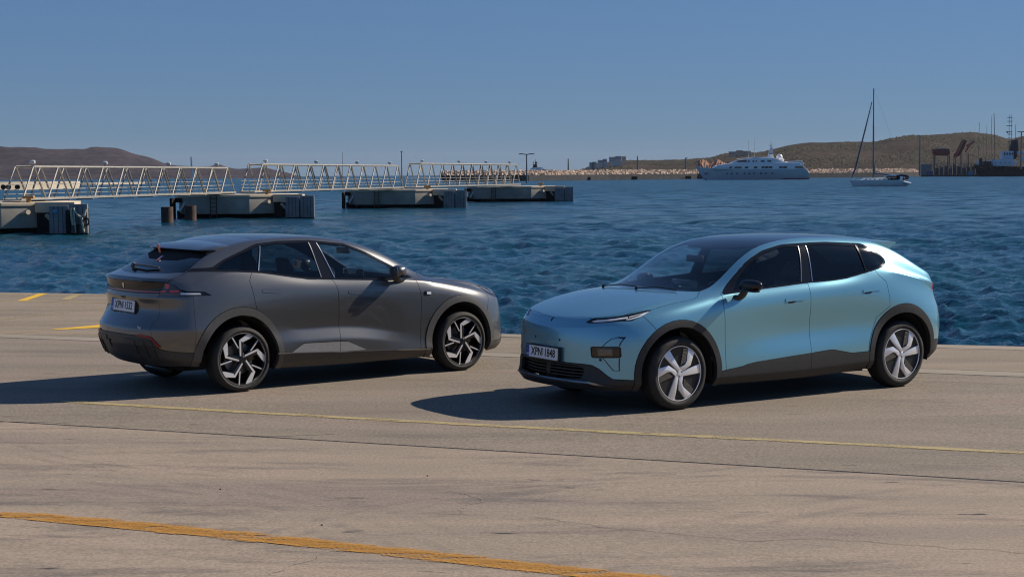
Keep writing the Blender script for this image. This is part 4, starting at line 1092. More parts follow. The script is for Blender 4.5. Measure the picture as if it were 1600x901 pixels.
for s in (-1, 1):
    tl = og['tlamp', s]
    for poly in ([(.650, 1.120), (.690, 1.118), (.690, 1.078), (.660, 1.072)], [(.612, 1.052), (.668, 1.058), (.668, 1.038), (.612, 1.034)], [(.700, 1.060), (.765, 1.062), (.772, 1.040), (.700, 1.038)]):
        lay(gv, 'light_block', [(s * y, z) for y, z in poly], 'x', -1, .0, .004, M['lamp_red_dim'], tl, n=3)
    lay(gv, 'lamp_lower', [(s * y, z) for y, z in ((.606, 1.026), (.795, 1.026), (.797, 1.013), (.603, 1.012))], 'x', -1, .0, .004, M['band_reflection'], tl, n=4)
    lay(gv, 'silver_blade', [(-2.04, 1.034), (-1.86, 1.028), (-1.85, 1.013), (-2.04, 1.016)], 'y', s, .002, .004, M['silver'], og['tfin', s], n=4)
    lay(gv, 'red_reflector', [(s * y, z) for y, z in ((.415, .598), (.565, .588), (.603, .572), (.650, .500), (.676, .494), (.636, .548), (.600, .588), (.555, .604), (.43, .612))], 'x', -1, .012, .008, M['red'], rl, n=8)
    dF, dR = og['doorF', s], og['doorR', s]
    for hp, dd in (([(.078, .966), (-.130, .977), (-.118, .940), (.058, .925)], dF), ([(-.962, 1.021), (-1.182, 1.038), (-1.184, 1.004), (-.965, .987)], dR)):
        hp = smooth_poly(hp, .014)
        lay(gv, 'door_handle', hp, 'y', s, .003, .006, M['grey_paint'], dd)
        strip(gv, 'handle_gap', hp, .0045, 'y', s, .0012, .003, M['liner'], dd, closed=True)
    fl = lay(gv, 'fender_camera', smooth_poly([(.866, .926), (.958, .922), (.955, .880), (.868, .884)], .012), 'y', s, .006, .010, M['piano'], grey)
    lay(gv, 'camera_badge', [(.898, .918), (.955, .916), (.953, .886), (.898, .888)], 'y', s, .009, .004, M['silver'], fl, n=3)
    strip(gv, 'chrome_strip', [(-.435, 1.130), (-.496, 1.492)], .009, 'y', s, .004, .008, M['chrome_dark'], dR)
    strip(gv, 'chrome_strip', [(-.270, 1.118), (-.400, 1.486)], .009, 'y', s, .004, .008, M['chrome'], dF)
    strip(gv, 'chrome_strip', [(-1.183, 1.225), (-1.088, 1.472)], .010, 'y', s, .004, .008, M['chrome'], dR)
    strip(gv, 'sill_strip', [(.93, .288), (.806, .292), (.3, .315), (-.26, .336), (-.865, .366), (-1.02, .372)], .009, 'y', s, .014, .012, M['chrome_dark'], grey)
    lay(gv, 'light_guide', [(1.76, .932), (1.82, .925), (1.93, .880), (2.01, .835), (1.98, .832), (1.90, .862)], 'y', s, .001, .003, M['reflector'], og['hlamp', s], n=5)
    door_mirror(grey, (.60, s * .85, 1.06), (.46, s * .985, 1.165), s, M['grey_paint'], M['piano'], size=(.16, .19, .13))
for y in (.38, .51, .60):
    for s in (-1, 1):
        strip(gv, 'skirt_rib', [(s * y, .36), (s * y, .545)], .014, 'x', -1, .020, .02, M['rear_plastic'], rl)
for s in (-1, 1):
    lay(gv, 'skirt_panel', smooth_poly([(s * .20, .565), (s * .62, .555), (s * .655, .50), (s * .20, .515)], .02), 'x', -1, .014, .01, M['rear_plastic'], rl)
lay(gv, 'tow_cover', [(.16, .53), (.10, .53), (.13, .45)], 'x', -1, .010, .004, M['liner'], rl, n=3)
for y_, z_ in ((-.05, .792), (.10, .792)):
    lay(gv, 'plate_screw', [(y_ + .008 * math.cos(a), z_ + .008 * math.sin(a)) for a in np.linspace(0, 2 * math.pi, 10, endpoint=False)], 'x', -1, .004, .004, M['chrome'], gate, n=2)
# small silver letters on the lower right of the tailgate (illegible in the photograph)
Q = Matrix.Translation((-2.338, -.455, .683)) @ Matrix.Rotation(R(-15.5), 4, 'Z') @ Matrix(((0, 0, -1, 0), (-1, 0, 0, 0), (0, 1, 0, 0), (0, 0, 0, 1)))
b = MB()
for k, w_ in enumerate((.022, .006, .020, .022, .018, .0, .006, .022)):
    x0 = -.115 + k * .029
    if w_ == .022: b.prism([(x0, .008), (x0 + w_, .008), (x0 + w_, .013), (x0, .013)], 0, .002, Q); b.prism([(x0, -.012), (x0 + .005, -.012), (x0 + .005, .008), (x0, .008)], 0, .002, Q)
    elif w_: b.prism([(x0, -.012), (x0 + .005, -.012), (x0 + .005, .013), (x0, .013)], 0, .002, Q); b.prism([(x0 + .005, -.012), (x0 + w_, -.012), (x0 + w_, -.007), (x0 + .005, -.007)], 0, .002, Q)
b.build('lettering', M['silver'], gate)
# rear wiper
pa, _ = surf_top(gv, -2.035, .24); pb, _ = surf_top(gv, -2.02, -.29); pm = surf_top(gv, -2.05, -.02)[0]
b = MB(); b.path([pa + Vector((0, 0, .03)), pm + Vector((0, 0, .035)), pb + Vector((0, 0, .02))], .011, n=8)
b.tube(pa + Vector((-.01, .02, 0)), pa + Vector((0, 0, .05)), .024, .02, n=12)
b.build('rear_wiper', M['grey_wiper'], grey, smooth=True)
sp = spoiler(gv, gate, -1.40, -1.695, 1.447, .625, M['grey_paint'], -.03, thick=.022)
# black wedge under the spoiler and the raised brake lamp on it
secs = []
for t in np.linspace(-1, 1, 13):
    y = t * .60; q = abs(t) ** 4
    xb = -1.70 + .05 * q
    zg = surf_top(gv, xb, y)[0].z
    secs.append([(-1.46, y, surf_top(gv, -1.46, y)[0].z - .02), (-1.688 + .10 * q, y, 1.424 + .01 * q), (xb - .004, y, zg + .024 - .015 * q), (-1.60, y, surf_top(gv, -1.60, y)[0].z - .01)])
loft('spoiler_underside', secs, M['plastic'], gate, 30)
lay(gv, 'glass_border', [(-1.50, .57), (-1.50, -.57), (-1.585, -.585), (-1.70, -.545), (-1.835, -.30), (-1.865, 0), (-1.835, .30), (-1.72, .56), (-1.58, .585)], 'z', 1, .004, .004, M['liner'], og['tglass', 0], n=10)
lay(gv, 'brake_lamp_reflection', [(-1.80, .085), (-1.80, .035), (-1.88, -.01), (-1.89, .035)], 'z', 1, .009, .004, M['lamp_red'], gate, n=2)  # red piece laid on the glass as the brake lamp's painted reflection
b = MB(); b.prism([(-.055, .07), (0, .07), (.045, -.015), (.01, -.02)], -.004, .004, Matrix.Translation((-1.725, .29, 1.405)) @ Matrix(((0, 0, -1, 0), (-1, 0, 0, 0), (0, 1, 0, 0), (0, 0, 0, 1))))
b.build('brake_lamp', M['lamp_red'], gate)
# ---------------------------------------------------------------- the quay
WL = -1.2                                     # sea level; the quay deck is about z = 0
EDGE_L = lambda x: 28.13 - .20 * x             # seaward edge left of the step
EDGE_R = lambda x: 22.13 - .245 * x            # and right of it
JOINT_A = lambda x: 19.30 - .340 * x
JOINT_B = lambda x: 12.64 - .345 * x
STEP_X = -4.4

def concrete(name, base, base2, dark, grain, grain_amt, streak=1.0, tyre=False):
    m = mat(name, base, 0.86)
    ns, L, b = nodes(m)
    b.inputs['Specular IOR Level'].default_value = 0.25
    tc = N(m, 'ShaderNodeTexCoord')
    mp = N(m, 'ShaderNodeMapping'); mp.inputs['Rotation'].default_value = (0, 0, R(19)); mp.inputs['Scale'].default_value = (.22, 1.0, 1)
    L.new(tc.outputs['Object'], mp.inputs['Vector'])
    big = N(m, 'ShaderNodeTexNoise', Scale=.9, Detail=7.0, Roughness=.62, Distortion=.6)
    L.new(mp.outputs[0], big.inputs['Vector'])
    pk = tuple(c * k for c, k in zip(base, (1.04, .95, .93))); r1 = ramp(m, [(.30, base2), (.46, tuple((a + b_) / 2 * k for a, b_, k in zip(base, base2, (.99, 1.01, .98)))), (.58, base), (.72, pk)]); L.new(big.outputs['Fac'], r1.inputs['Fac'])
    # soft darker stains, drawn out along the quay
    st = N(m, 'ShaderNodeTexNoise', Scale=2.3, Detail=9.0, Roughness=.7, Distortion=.4); L.new(mp.outputs[0], st.inputs['Vector'])
    r2 = ramp(m, [(.52, (0, 0, 0)), (.75, (1, 1, 1))]); L.new(st.outputs['Fac'], r2.inputs['Fac'])
    mx = N(m, 'ShaderNodeMix', data_type='RGBA'); mx.inputs[7].default_value = (*dark, 1)
    ml = N(m, 'ShaderNodeMath', operation='MULTIPLY'); ml.inputs[1].default_value = .55 * streak
    L.new(r2.outputs['Color'], ml.inputs[0]); L.new(ml.outputs[0], mx.inputs[0]); L.new(r1.outputs['Color'], mx.inputs[6])
    col = mx.outputs[2]
    # small sharp marks: tar spots and scuffs
    v = N(m, 'ShaderNodeTexNoise', Scale=9.0, Detail=3.0, Roughness=.5); L.new(mp.outputs[0], v.inputs['Vector'])
    r3 = ramp(m, [(.70, (0, 0, 0)), (.76, (1, 1, 1))]); L.new(v.outputs['Fac'], r3.inputs['Fac'])
    m3 = N(m, 'ShaderNodeMath', operation='MULTIPLY'); m3.inputs[1].default_value = .5 * streak; L.new(r3.outputs['Color'], m3.inputs[0])
    mx3 = N(m, 'ShaderNodeMix', data_type='RGBA'); mx3.inputs[7].default_value = (*[c * .55 for c in dark], 1)
    L.new(m3.outputs[0], mx3.inputs[0]); L.new(col, mx3.inputs[6]); col = mx3.outputs[2]
    # aggregate grain
    g = N(m, 'ShaderNodeTexNoise', Scale=grain, Detail=3.0, Roughness=.75); L.new(tc.outputs['Object'], g.inputs['Vector'])
    r4 = ramp(m, [(.30, (1 - grain_amt,) * 3), (.72, (1 + grain_amt,) * 3)]); L.new(g.outputs['Fac'], r4.inputs['Fac'])
    mg = N(m, 'ShaderNodeMix', data_type='RGBA', blend_type='MULTIPLY'); mg.inputs[0].default_value = 1
    L.new(col, mg.inputs[6]); L.new(r4.outputs['Color'], mg.inputs[7]); col = mg.outputs[2]
    if tyre:                                  # rings left by turning wheels
        fac = None
        for (cx, cy, r0, r1_, fq) in ((1.9, 7.6, 3.6, 4.4, 30.0), (-4.4, 7.4, 3.7, 4.9, 26.0), (-.6, 15.8, 4.2, 4.8, 34.0), (6.0, 5.0, 6.3, 7.1, 22.0)):
            vs = N(m, 'ShaderNodeVectorMath', operation='DISTANCE'); vs.inputs[1].default_value = (cx, cy, 0)
            L.new(tc.outputs['Object'], vs.inputs[0])
            sn = N(m, 'ShaderNodeMath', operation='MULTIPLY'); sn.inputs[1].default_value = fq; L.new(vs.outputs['Value'], sn.inputs[0])
            s2 = N(m, 'ShaderNodeMath', operation='SINE'); L.new(sn.outputs[0], s2.inputs[0])
            mr = N(m, 'ShaderNodeMapRange'); mr.inputs[1].default_value = r0; mr.inputs[2].default_value = (r0 + r1_) / 2; L.new(vs.outputs['Value'], mr.inputs[0])
            mr2 = N(m, 'ShaderNodeMapRange'); mr2.inputs[1].default_value = r1_; mr2.inputs[2].default_value = (r0 + r1_) / 2; L.new(vs.outputs['Value'], mr2.inputs[0])
            a = N(m, 'ShaderNodeMath', operation='MULTIPLY'); L.new(mr.outputs[0], a.inputs[0]); L.new(mr2.outputs[0], a.inputs[1])
            c_ = N(m, 'ShaderNodeMath', operation='MULTIPLY'); L.new(a.outputs[0], c_.inputs[0]); L.new(s2.outputs[0], c_.inputs[1])
            if fac is None: fac = c_.outputs[0]
            else:
                ad = N(m, 'ShaderNodeMath', operation='ADD'); L.new(fac, ad.inputs[0]); L.new(c_.outputs[0], ad.inputs[1]); fac = ad.outputs[0]
        nm = N(m, 'ShaderNodeTexNoise', Scale=1.6, Detail=4.0); L.new(tc.outputs['Object'], nm.inputs['Vector'])
        rm = ramp(m, [(.42, (0, 0, 0)), (.7, (1, 1, 1))]); L.new(nm.outputs['Fac'], rm.inputs['Fac'])
        mm = N(m, 'ShaderNodeMath', operation='MULTIPLY'); L.new(fac, mm.inputs[0]); L.new(rm.outputs['Color'], mm.inputs[1])
        m5 = N(m, 'ShaderNodeMath', operation='MULTIPLY'); m5.inputs[1].default_value = .62; m5.use_clamp = True; L.new(mm.outputs[0], m5.inputs[0])
        mt = N(m, 'ShaderNodeMix', data_type='RGBA'); mt.inputs[7].default_value = (*dark, 1)
        L.new(m5.outputs[0], mt.inputs[0]); L.new(col, mt.inputs[6]); col = mt.outputs[2]
    L.new(col, b.inputs['Base Color'])
    bp = N(m, 'ShaderNodeBump', Strength=.35, Distance=.006)
    L.new(g.outputs['Fac'], bp.inputs['Height']); L.new(bp.outputs['Normal'], b.inputs['Normal'])
    return m
M['slab_front'] = concrete('worn_concrete', (.335, .262, .200), (.245, .196, .162), (.10, .09, .085), 42, .27, 2.0, tyre=True)
M['slab_mid'] = concrete('coarse_concrete', (.255, .208, .165), (.205, .168, .135), (.11, .098, .085), 38, .38, 1.0)
M['slab_edge'] = concrete('edge_concrete', (.285, .228, .170), (.215, .172, .132), (.12, .10, .085), 42, .30, 1.0)
M['coping'] = concrete('pale_coping', (.325, .275, .218), (.27, .225, .18), (.15, .13, .11), 40, .18, .8)
M['quay_wall'] = speckled('quay_wall', (.10, .095, .08), (.2, .18, .15), 1.5, .9, bump=.3)

def slab(name, poly, z1, z0, mt, parent=None, bev=.008):
    bm = bmesh.new()
    a = [bm.verts.new((*p, z1)) for p in poly]; c = [bm.verts.new((*p, z0)) for p in poly]
    bm.faces.new(a); n = len(poly)
    for k in range(n): bm.faces.new((a[k], c[k], c[(k + 1) % n], a[(k + 1) % n]))
    bm.transform(NEAR)
    bmesh.ops.recalc_face_normals(bm, faces=bm.faces)
    f = [f for f in bm.faces if f.normal.z > .9 and len(f.verts) == n]
    if bev: bmesh.ops.bevel(bm, geom=list(set(e for q in f for e in q.edges)), offset=bev, segments=1, affect='EDGES')
    return from_bm(name, bm, mt, parent, False)

XL, XR = -42.0, 42.0
quay = slab('quay', [(XL, -30), (XR, -30), (XR, EDGE_R(XR) - .02), (STEP_X - .02, EDGE_R(STEP_X) - .02), (STEP_X - .02, EDGE_L(STEP_X) - .02), (XL, EDGE_L(XL) - .02)], -.045, -5.0, M['quay_wall'], None, 0)
tag(quay, kind='structure')
G_ = .013
def sl(poly, mt, nm='concrete_slab'): return slab(nm, poly, 0, -.04, mt, quay)
# front slab, middle strip, edge strip with the set-back bay at the left; divided by joints the deck really shows
sl([(XL, -30), (XR, -30), (XR, JOINT_B(XR) - G_), (XL, JOINT_B(XL) - G_)], M['slab_front'])
sl([(XL, JOINT_B(XL) + G_), (XR, JOINT_B(XR) + G_), (XR, JOINT_A(XR) - G_ * 1.6), (XL, JOINT_A(XL) - G_ * 1.6)], M['slab_mid'])
W = .52
sl([(XL, JOINT_A(XL) + G_), (XR, JOINT_A(XR) + G_), (XR, JOINT_A(XR) + .45), (XL, JOINT_A(XL) + .45)], M['coping'], 'channel_strip')
sl([(XL, JOINT_A(XL) + .456), (XR, JOINT_A(XR) + .456), (XR, EDGE_R(XR) - W), (STEP_X + W, EDGE_R(STEP_X) - W), (STEP_X - W, EDGE_R(STEP_X) - W * .4), (STEP_X - W, EDGE_L(STEP_X - W) - W), (XL, EDGE_L(XL) - W)], M['slab_edge'])
xs = [STEP_X + .02, 1.0, 8.5, 18, XR]
for a, c in zip(xs[:-1], xs[1:]):
    sl([(a + .006, EDGE_R(a) - W + .006), (c - .006, EDGE_R(c) - W + .006), (c - .006, EDGE_R(c)), (a + .006, EDGE_R(a))], M['coping'], 'coping_stone')
xs = [XL, -22, -14, -9.0, STEP_X - .03]
for a, c in zip(xs[:-1], xs[1:]):
    sl([(a + .006, EDGE_L(a) - W + .006), (c - .006, EDGE_L(c) - W + .006), (c - .006, EDGE_L(c)), (a + .006, EDGE_L(a))], M['slab_edge'], 'coping_stone')

def worn_paint(name, col, cover, scale=3.0, rot=19):
    m = bpy.data.materials.new(name); m.use_nodes = True
    ns, L, b = nodes(m)
    b.inputs['Roughness'].default_value = .75
    out = ns['Material Output']
    tr = N(m, 'ShaderNodeBsdfTransparent'); mx = N(m, 'ShaderNodeMixShader')
    tc = N(m, 'ShaderNodeTexCoord'); mp = N(m, 'ShaderNodeMapping'); mp.inputs['Rotation'].default_value = (0, 0, R(rot)); mp.inputs['Scale'].default_value = (.16, 1, 1)
    L.new(tc.outputs['Object'], mp.inputs['Vector'])
    n1 = N(m, 'ShaderNodeTexNoise', Scale=scale * 4, Detail=8.0, Roughness=.75); L.new(mp.outputs[0], n1.inputs['Vector'])
    n2 = N(m, 'ShaderNodeTexNoise', Scale=45.0, Detail=2.0); L.new(tc.outputs['Object'], n2.inputs['Vector'])
    ad = N(m, 'ShaderNodeMath', operation='ADD'); L.new(n1.outputs['Fac'], ad.inputs[0])
    sc = N(m, 'ShaderNodeMath', operation='MULTIPLY'); sc.inputs[1].default_value = .35; L.new(n2.outputs['Fac'], sc.inputs[0]); L.new(sc.outputs[0], ad.inputs[1])
    r = ramp(m, [(cover - .07, (1, 1, 1)), (cover + .07, (0, 0, 0))]); L.new(ad.outputs[0], r.inputs['Fac'])
    rc = ramp(m, [(.35, tuple(c * .82 for c in col)), (.65, col)]); L.new(n1.outputs['Fac'], rc.inputs['Fac'])
    L.new(rc.outputs['Color'], b.inputs['Base Color'])
    L.new(r.outputs['Color'], mx.inputs[0]); L.new(tr.outputs[0], mx.inputs[1]); L.new(b.outputs[0], mx.inputs[2]); L.new(mx.outputs[0], out.inputs[0])
    return m
M['yellow_line'] = worn_paint('pale_yellow_line', (.46, .36, .17), .75)
M['orange_line'] = worn_paint('orange_line', (.52, .25, .035), .735)
M['bright_yellow'] = worn_paint('bright_yellow_line', (.78, .46, .03), .86)
M['faint_yellow'] = worn_paint('faint_yellow_line', (.50, .36, .13), .62)
def ribbon(pts, w, mt, name='painted_line', z=.004, jit=0.0, parent=None, rr=None):
    bm = bmesh.new(); rows = []
    rr = rr or rnd
    P_ = [Vector(p) for p in pts]; D = []
    for a, c in zip(P_[:-1], P_[1:]):
        k = max(1, int((c - a).length / (.12 if jit else .8)))
        D += [a + (c - a) * q / k for q in range(k)]
    D.append(P_[-1])
    for i, p in enumerate(D):
        t = (D[min(i + 1, len(D) - 1)] - D[max(i - 1, 0)]).normalized(); nn = Vector((-t.y, t.x))
        f = 1.0 if not callable(w) else 1.0
        ww = (w if not callable(w) else w(i / max(1, len(D) - 1))) / 2
        off = nn * rr.uniform(-jit, jit)
        q0, q1 = p + nn * ww + off, p - nn * ww + off
        rows.append((bm.verts.new((q0.x, q0.y, z)), bm.verts.new((q1.x, q1.y, z))))
    for a, c in zip(rows[:-1], rows[1:]): bm.faces.new((a[0], a[1], c[1], c[0]))
    bm.transform(NEAR); bmesh.ops.recalc_face_normals(bm, faces=bm.faces)
    for f in bm.faces:
        if f.normal.z < 0: f.normal_flip()
    return from_bm(name, bm, mt, parent or quay, False)
M['yellow_edge'] = worn_paint('yellow_line_edge', (.46, .36, .17), .62)
yl_ = pchip([(-5.2, 15.8), (-3.789, 15.25), (0, 13.90), (4.074, 12.57), (9, 10.9)])
for off_, w_, mt_, zz in ((0, .10, 'yellow_line', .0040), (.062, .03, 'yellow_edge', .0044), (-.062, .03, 'yellow_edge', .0044)):
    ribbon([(x, yl_(x) + off_) for x in np.linspace(-4.4, 9, 18)], w_, M[mt_], z=zz, jit=.004)
M['orange_core'] = worn_paint('orange_line_core', (.52, .25, .035), .72)
M['orange_edge'] = worn_paint('orange_line_edge', (.50, .25, .05), .62)
for off_, w_, mt_, x0_, zz in ((0, .10, 'orange_core', -3.35, .0040), (.075, .055, 'orange_line', -3.1, .0044), (-.072, .05, 'orange_line', -3.3, .0044), (.115, .035, 'orange_edge', -2.7, .0048), (-.108, .03, 'orange_edge', -2.2, .0048), (.01, .13, 'orange_edge', -3.9, .0052)):
    f_ = pchip([(-3.9, 10.52), (-3.354, 10.30), (-1.564, 9.60), (.531, 8.67), (1.3, 8.34)])
    ribbon([(x, f_(x) + off_) for x in np.linspace(x0_, 1.3 if off_ or w_ > .12 else 1.2, 14)], w_, M[mt_], z=zz, jit=.006)
ribbon([(-3.9, 10.62), (-2.9, 10.24)], .07, M['orange_line'], z=.0045) if False else None
ribbon([(-12, 17.0), (-7.113, 22.05), (-6.43, 22.85), (-5.6, 24.0)], .10, M['faint_yellow'])
ribbon([(-6.55, 22.72), (-6.05, 23.20), (-5.3, 24.0)], lambda t: .10 + .55 * t, M['bright_yellow'], z=.0052)
ribbon([(-9.5, 23.6), (-7.805, 24.3), (-6.87, 26.3), (-6.3, 27.4)], .10, M['faint_yellow'])
ribbon([(-8.62, 28.0), (-8.75, 29.75)], .16, M['bright_yellow'])
ribbon([(-7.92, 28.2), (-8.05, 29.55)], .16, M['yellow_line'])
ribbon([(-16, 29.35), (-9.0, 28.0), (-7.1, 27.6), (-5, 27.2)], .10, M['yellow_line'])
ribbon([(-14, 23.8), (-8.0, 22.6), (-5, 21.9)], .09, M['faint_yellow'])
M['crack'] = mat('crack_dark', (.05, .045, .04), .95)
M['crack_pale'] = mat('crack_crumbs', (.30, .25, .19), .95)
cr_ = random.Random(3)
def crack(pts, w, mt):
    for _ in range(3):                          # midpoint displacement: a broken, wandering line
        q = [pts[0]]
        for a, c in zip(pts[:-1], pts[1:]):
            L_ = math.hypot(c[0] - a[0], c[1] - a[1]); q += [((a[0] + c[0]) / 2 + cr_.uniform(-.13, .13) * L_, (a[1] + c[1]) / 2 + cr_.uniform(-.13, .13) * L_), c]
        pts = q
    return ribbon(pts, lambda t: w * (.5 + cr_.random()), mt, 'crack', z=.003, jit=.012, rr=cr_)
crack([(.15, 10.2), (.7, 9.82), (1.15, 9.62), (1.9, 9.58), (2.6, 9.30), (3.6, 9.20), (4.4, 8.9)], .004, M['crack'])
crack([(-.45, 11.05), (-.32, 10.95), (-.22, 10.80), (-.24, 10.62), (-.35, 10.45), (-.33, 10.3)], .007, M['crack_pale'])
crack([(-.95, 9.35), (-1.1, 9.2), (-1.35, 8.7)], .006, M['crack_pale'])
crack([(-5.2, 14.35), (-4.5, 14.2), (-3.9, 14.1)], .012, M['crack_pale'])
crack([(3.4, 17.35), (4.3, 17.0), (5.5, 16.6), (7.5, 15.9)], .006, M['crack'])
crack([(-2.2, 13.45), (-1.9, 13.42), (-1.5, 13.55)], .02, M['crack_pale'])
M['puddle'] = mat('dark_damp_patch', (.12, .105, .095), .55)
def blot(cx, cy, rx, ry, mt, name, seed, z=.0035):
    rr = random.Random(seed); n = 22
    pts = [(cx + rx * math.cos(2 * math.pi * k / n) * rr.uniform(.6, 1.1), cy + ry * math.sin(2 * math.pi * k / n) * rr.uniform(.5, 1.1)) for k in range(n)]
    bm = bmesh.new(); bm.faces.new([bm.verts.new((*p, z)) for p in pts]); bm.transform(NEAR)
    bmesh.ops.triangulate(bm, faces=bm.faces)
    return from_bm(name, bm, mt, quay, False)
M['stain'] = worn_paint('faint_stain', (.20, .175, .155), .50, 2.0)
for k, (cx, cy, rx, ry) in enumerate(((2.2, 14.2, 1.2, .12), (.6, 11.2, 1.3, .10), (-3.0, 11.9, 1.0, .12), (3.6, 10.4, .9, .08), (-1.2, 10.7, 1.0, .14), (6.3, 19.2, .8, .06), (2.9, 12.0, .7, .06), (-2.1, 9.2, .9, .06))):
    blot(cx, cy, rx, ry, M['stain'], 'stain', k)
for px_, py_, lab in ((-2.05, 11.1, 'tiny dark pebble on the beige concrete, leftmost, in front of the grey car'), (-1.2, 9.95, 'tiny dark pebble near the middle of the concrete, just above the orange line'), (-.62, 11.6, 'tiny dark pebble on the concrete below the yellow line, between the two cars')):
    b = MB(); s_ = .006; b.box(px_ - s_, px_ + s_, py_ - s_, py_ + s_, 0, s_ * 1.2, taper=s_ * .3); b.bm.transform(NEAR)
    tag(b.build('pebble', M['crack']), lab, 'pebble', 'pebbles on the concrete')

# ---------------------------------------------------------------- the sea
def build_sea():
    ys = [13.0]
    while ys[-1] < 9000:
        y = ys[-1]
        r = 1.0042 if y < 110 else (1.0075 if y < 420 else (1.02 if y < 1500 else 1.06))
        ys.append(y * r)
    ys = np.array(ys); th = np.tan(np.radians(np.linspace(-46, 46, 880)))
    X = ys[:, None] * th[None, :]; Y = np.repeat(ys[:, None], len(th), 1)
    Z = np.zeros_like(X); DX = np.zeros_like(X); DY = np.zeros_like(X)
    sp = np.maximum(np.gradient(ys)[:, None], ys[:, None] * (th[1] - th[0]) * .6)
    rs = np.random.RandomState(5)
    wind = math.radians(200)
    for i in range(150):
        lam = .36 * (6.5 / .36) ** (rs.rand() ** 1.25)
        a = wind + rs.normal(0, .62)
        k = 2 * np.pi / lam
        amp = .0105 * lam ** .62 * (.5 + rs.rand())
        amp *= 1.0 if lam < 1.1 else (.66 if lam < 2.2 else .45)
        att = np.exp(-(sp / lam * 2.6) ** 2)
        ph = k * (X * math.cos(a) + Y * math.sin(a)) + rs.rand() * 6.283
        c, s_ = np.cos(ph) * amp * att, np.sin(ph) * amp * att
        Z += c; DX -= s_ * math.cos(a) * .8; DY -= s_ * math.sin(a) * .8
    # gusts: patches of rougher and calmer water
    gust = np.zeros_like(X)
    for i in range(9):
        a = rs.rand() * 6.283; lam = rs.uniform(9, 45)
        gust += np.cos(2 * np.pi / lam * (X * math.cos(a) * .5 + Y * math.sin(a)) + rs.rand() * 6.28)
    g = 1 + .06 * gust
    V = np.stack([X + DX * g, Y + DY * g, WL + Z * g], -1).reshape(-1, 3)
    nr, nc = X.shape
    idx = np.arange(nr * nc).reshape(nr, nc)
    F = np.stack([idx[:-1, :-1], idx[:-1, 1:], idx[1:, 1:], idx[1:, :-1]], -1).reshape(-1, 4)
    me = bpy.data.meshes.new('sea')
    me.vertices.add(len(V)); me.vertices.foreach_set('co', V.ravel().astype(np.float32))
    me.loops.add(len(F) * 4); me.loops.foreach_set('vertex_index', F.ravel().astype(np.int32))
    me.polygons.add(len(F)); me.polygons.foreach_set('loop_start', np.arange(0, len(F) * 4, 4, dtype=np.int32))
    me.update(calc_edges=True); me.shade_smooth()
    m = mat('sea_water', (.006, .045, .075), .05)
    ns, L, b = nodes(m)
    b.inputs['IOR'].default_value = 1.33
    tc = N(m, 'ShaderNodeTexCoord')
    n1 = N(m, 'ShaderNodeTexNoise', Scale=2.6, Detail=5.0, Roughness=.62); n2 = N(m, 'ShaderNodeTexNoise', Scale=9.0, Detail=4.0, Roughness=.6)
    mp = N(m, 'ShaderNodeMapping'); mp.inputs['Scale'].default_value = (.55, 1.2, 1); mp.inputs['Rotation'].default_value = (0, 0, R(15))
    L.new(tc.outputs['Object'], mp.inputs[0]); L.new(mp.outputs[0], n1.inputs['Vector']); L.new(mp.outputs[0], n2.inputs['Vector'])
    b1 = N(m, 'ShaderNodeBump', Strength=1.0, Distance=.13); b2 = N(m, 'ShaderNodeBump', Strength=1.0, Distance=.03)
    L.new(n1.outputs['Fac'], b1.inputs['Height']); L.new(n2.outputs['Fac'], b2.inputs['Height']); L.new(b1.outputs[0], b2.inputs['Normal']); 
    # beyond the reach of the wave mesh the facets still tilt: unfiltered slope noise, growing with distance from the quay
    n4 = N(m, 'ShaderNodeTexNoise', Scale=.40, Detail=7.0, Roughness=.74); mp4 = N(m, 'ShaderNodeMapping'); mp4.inputs['Scale'].default_value = (.5, .8, 1); L.new(tc.outputs['Object'], mp4.inputs[0]); L.new(mp4.outputs[0], n4.inputs['Vector'])
    sb = N(m, 'ShaderNodeVectorMath', operation='SUBTRACT'); sb.inputs[1].default_value = (.5, .5, .5); L.new(n4.outputs['Color'], sb.inputs[0])
    sx = N(m, 'ShaderNodeSeparateXYZ'); L.new(tc.outputs['Object'], sx.inputs[0])
    mr = N(m, 'ShaderNodeMapRange'); mr.inputs[1].default_value = 25; mr.inputs[2].default_value = 200; mr.inputs[3].default_value = .6; mr.inputs[4].default_value = 3.6; L.new(sx.outputs['Y'], mr.inputs[0])
    rg = N(m, 'ShaderNodeMapRange'); rg.inputs[1].default_value = 30; rg.inputs[2].default_value = 300; rg.inputs[3].default_value = .06; rg.inputs[4].default_value = .27; L.new(sx.outputs['Y'], rg.inputs[0]); L.new(rg.outputs[0], b.inputs['Roughness'])   # waves too small for the mesh act as roughness
    vm = N(m, 'ShaderNodeVectorMath', operation='MULTIPLY'); vm.inputs[1].default_value = (1, 1, 0); L.new(sb.outputs[0], vm.inputs[0])
    vs = N(m, 'ShaderNodeVectorMath', operation='SCALE'); L.new(vm.outputs[0], vs.inputs[0]); L.new(mr.outputs[0], vs.inputs['Scale'])
    va = N(m, 'ShaderNodeVectorMath', operation='ADD'); L.new(b2.outputs[0], va.inputs[0]); L.new(vs.outputs[0], va.inputs[1])
    vn = N(m, 'ShaderNodeVectorMath', operation='NORMALIZE'); L.new(va.outputs[0], vn.inputs[0]); L.new(vn.outputs[0], b.inputs['Normal'])
    n3 = N(m, 'ShaderNodeTexNoise', Scale=.05, Detail=3.0); L.new(mp.outputs[0], n3.inputs['Vector'])
    rc = ramp(m, [(.35, (.003, .052, .070)), (.65, (.004, .044, .090))]); L.new(n3.outputs['Fac'], rc.inputs['Fac']); L.new(rc.outputs['Color'], b.inputs['Base Color'])
    o = link_mesh('sea', me, m)
    tag(o, kind='structure')
    # still water beyond the modelled sector
    bm = bmesh.new()
    S_ = 14000
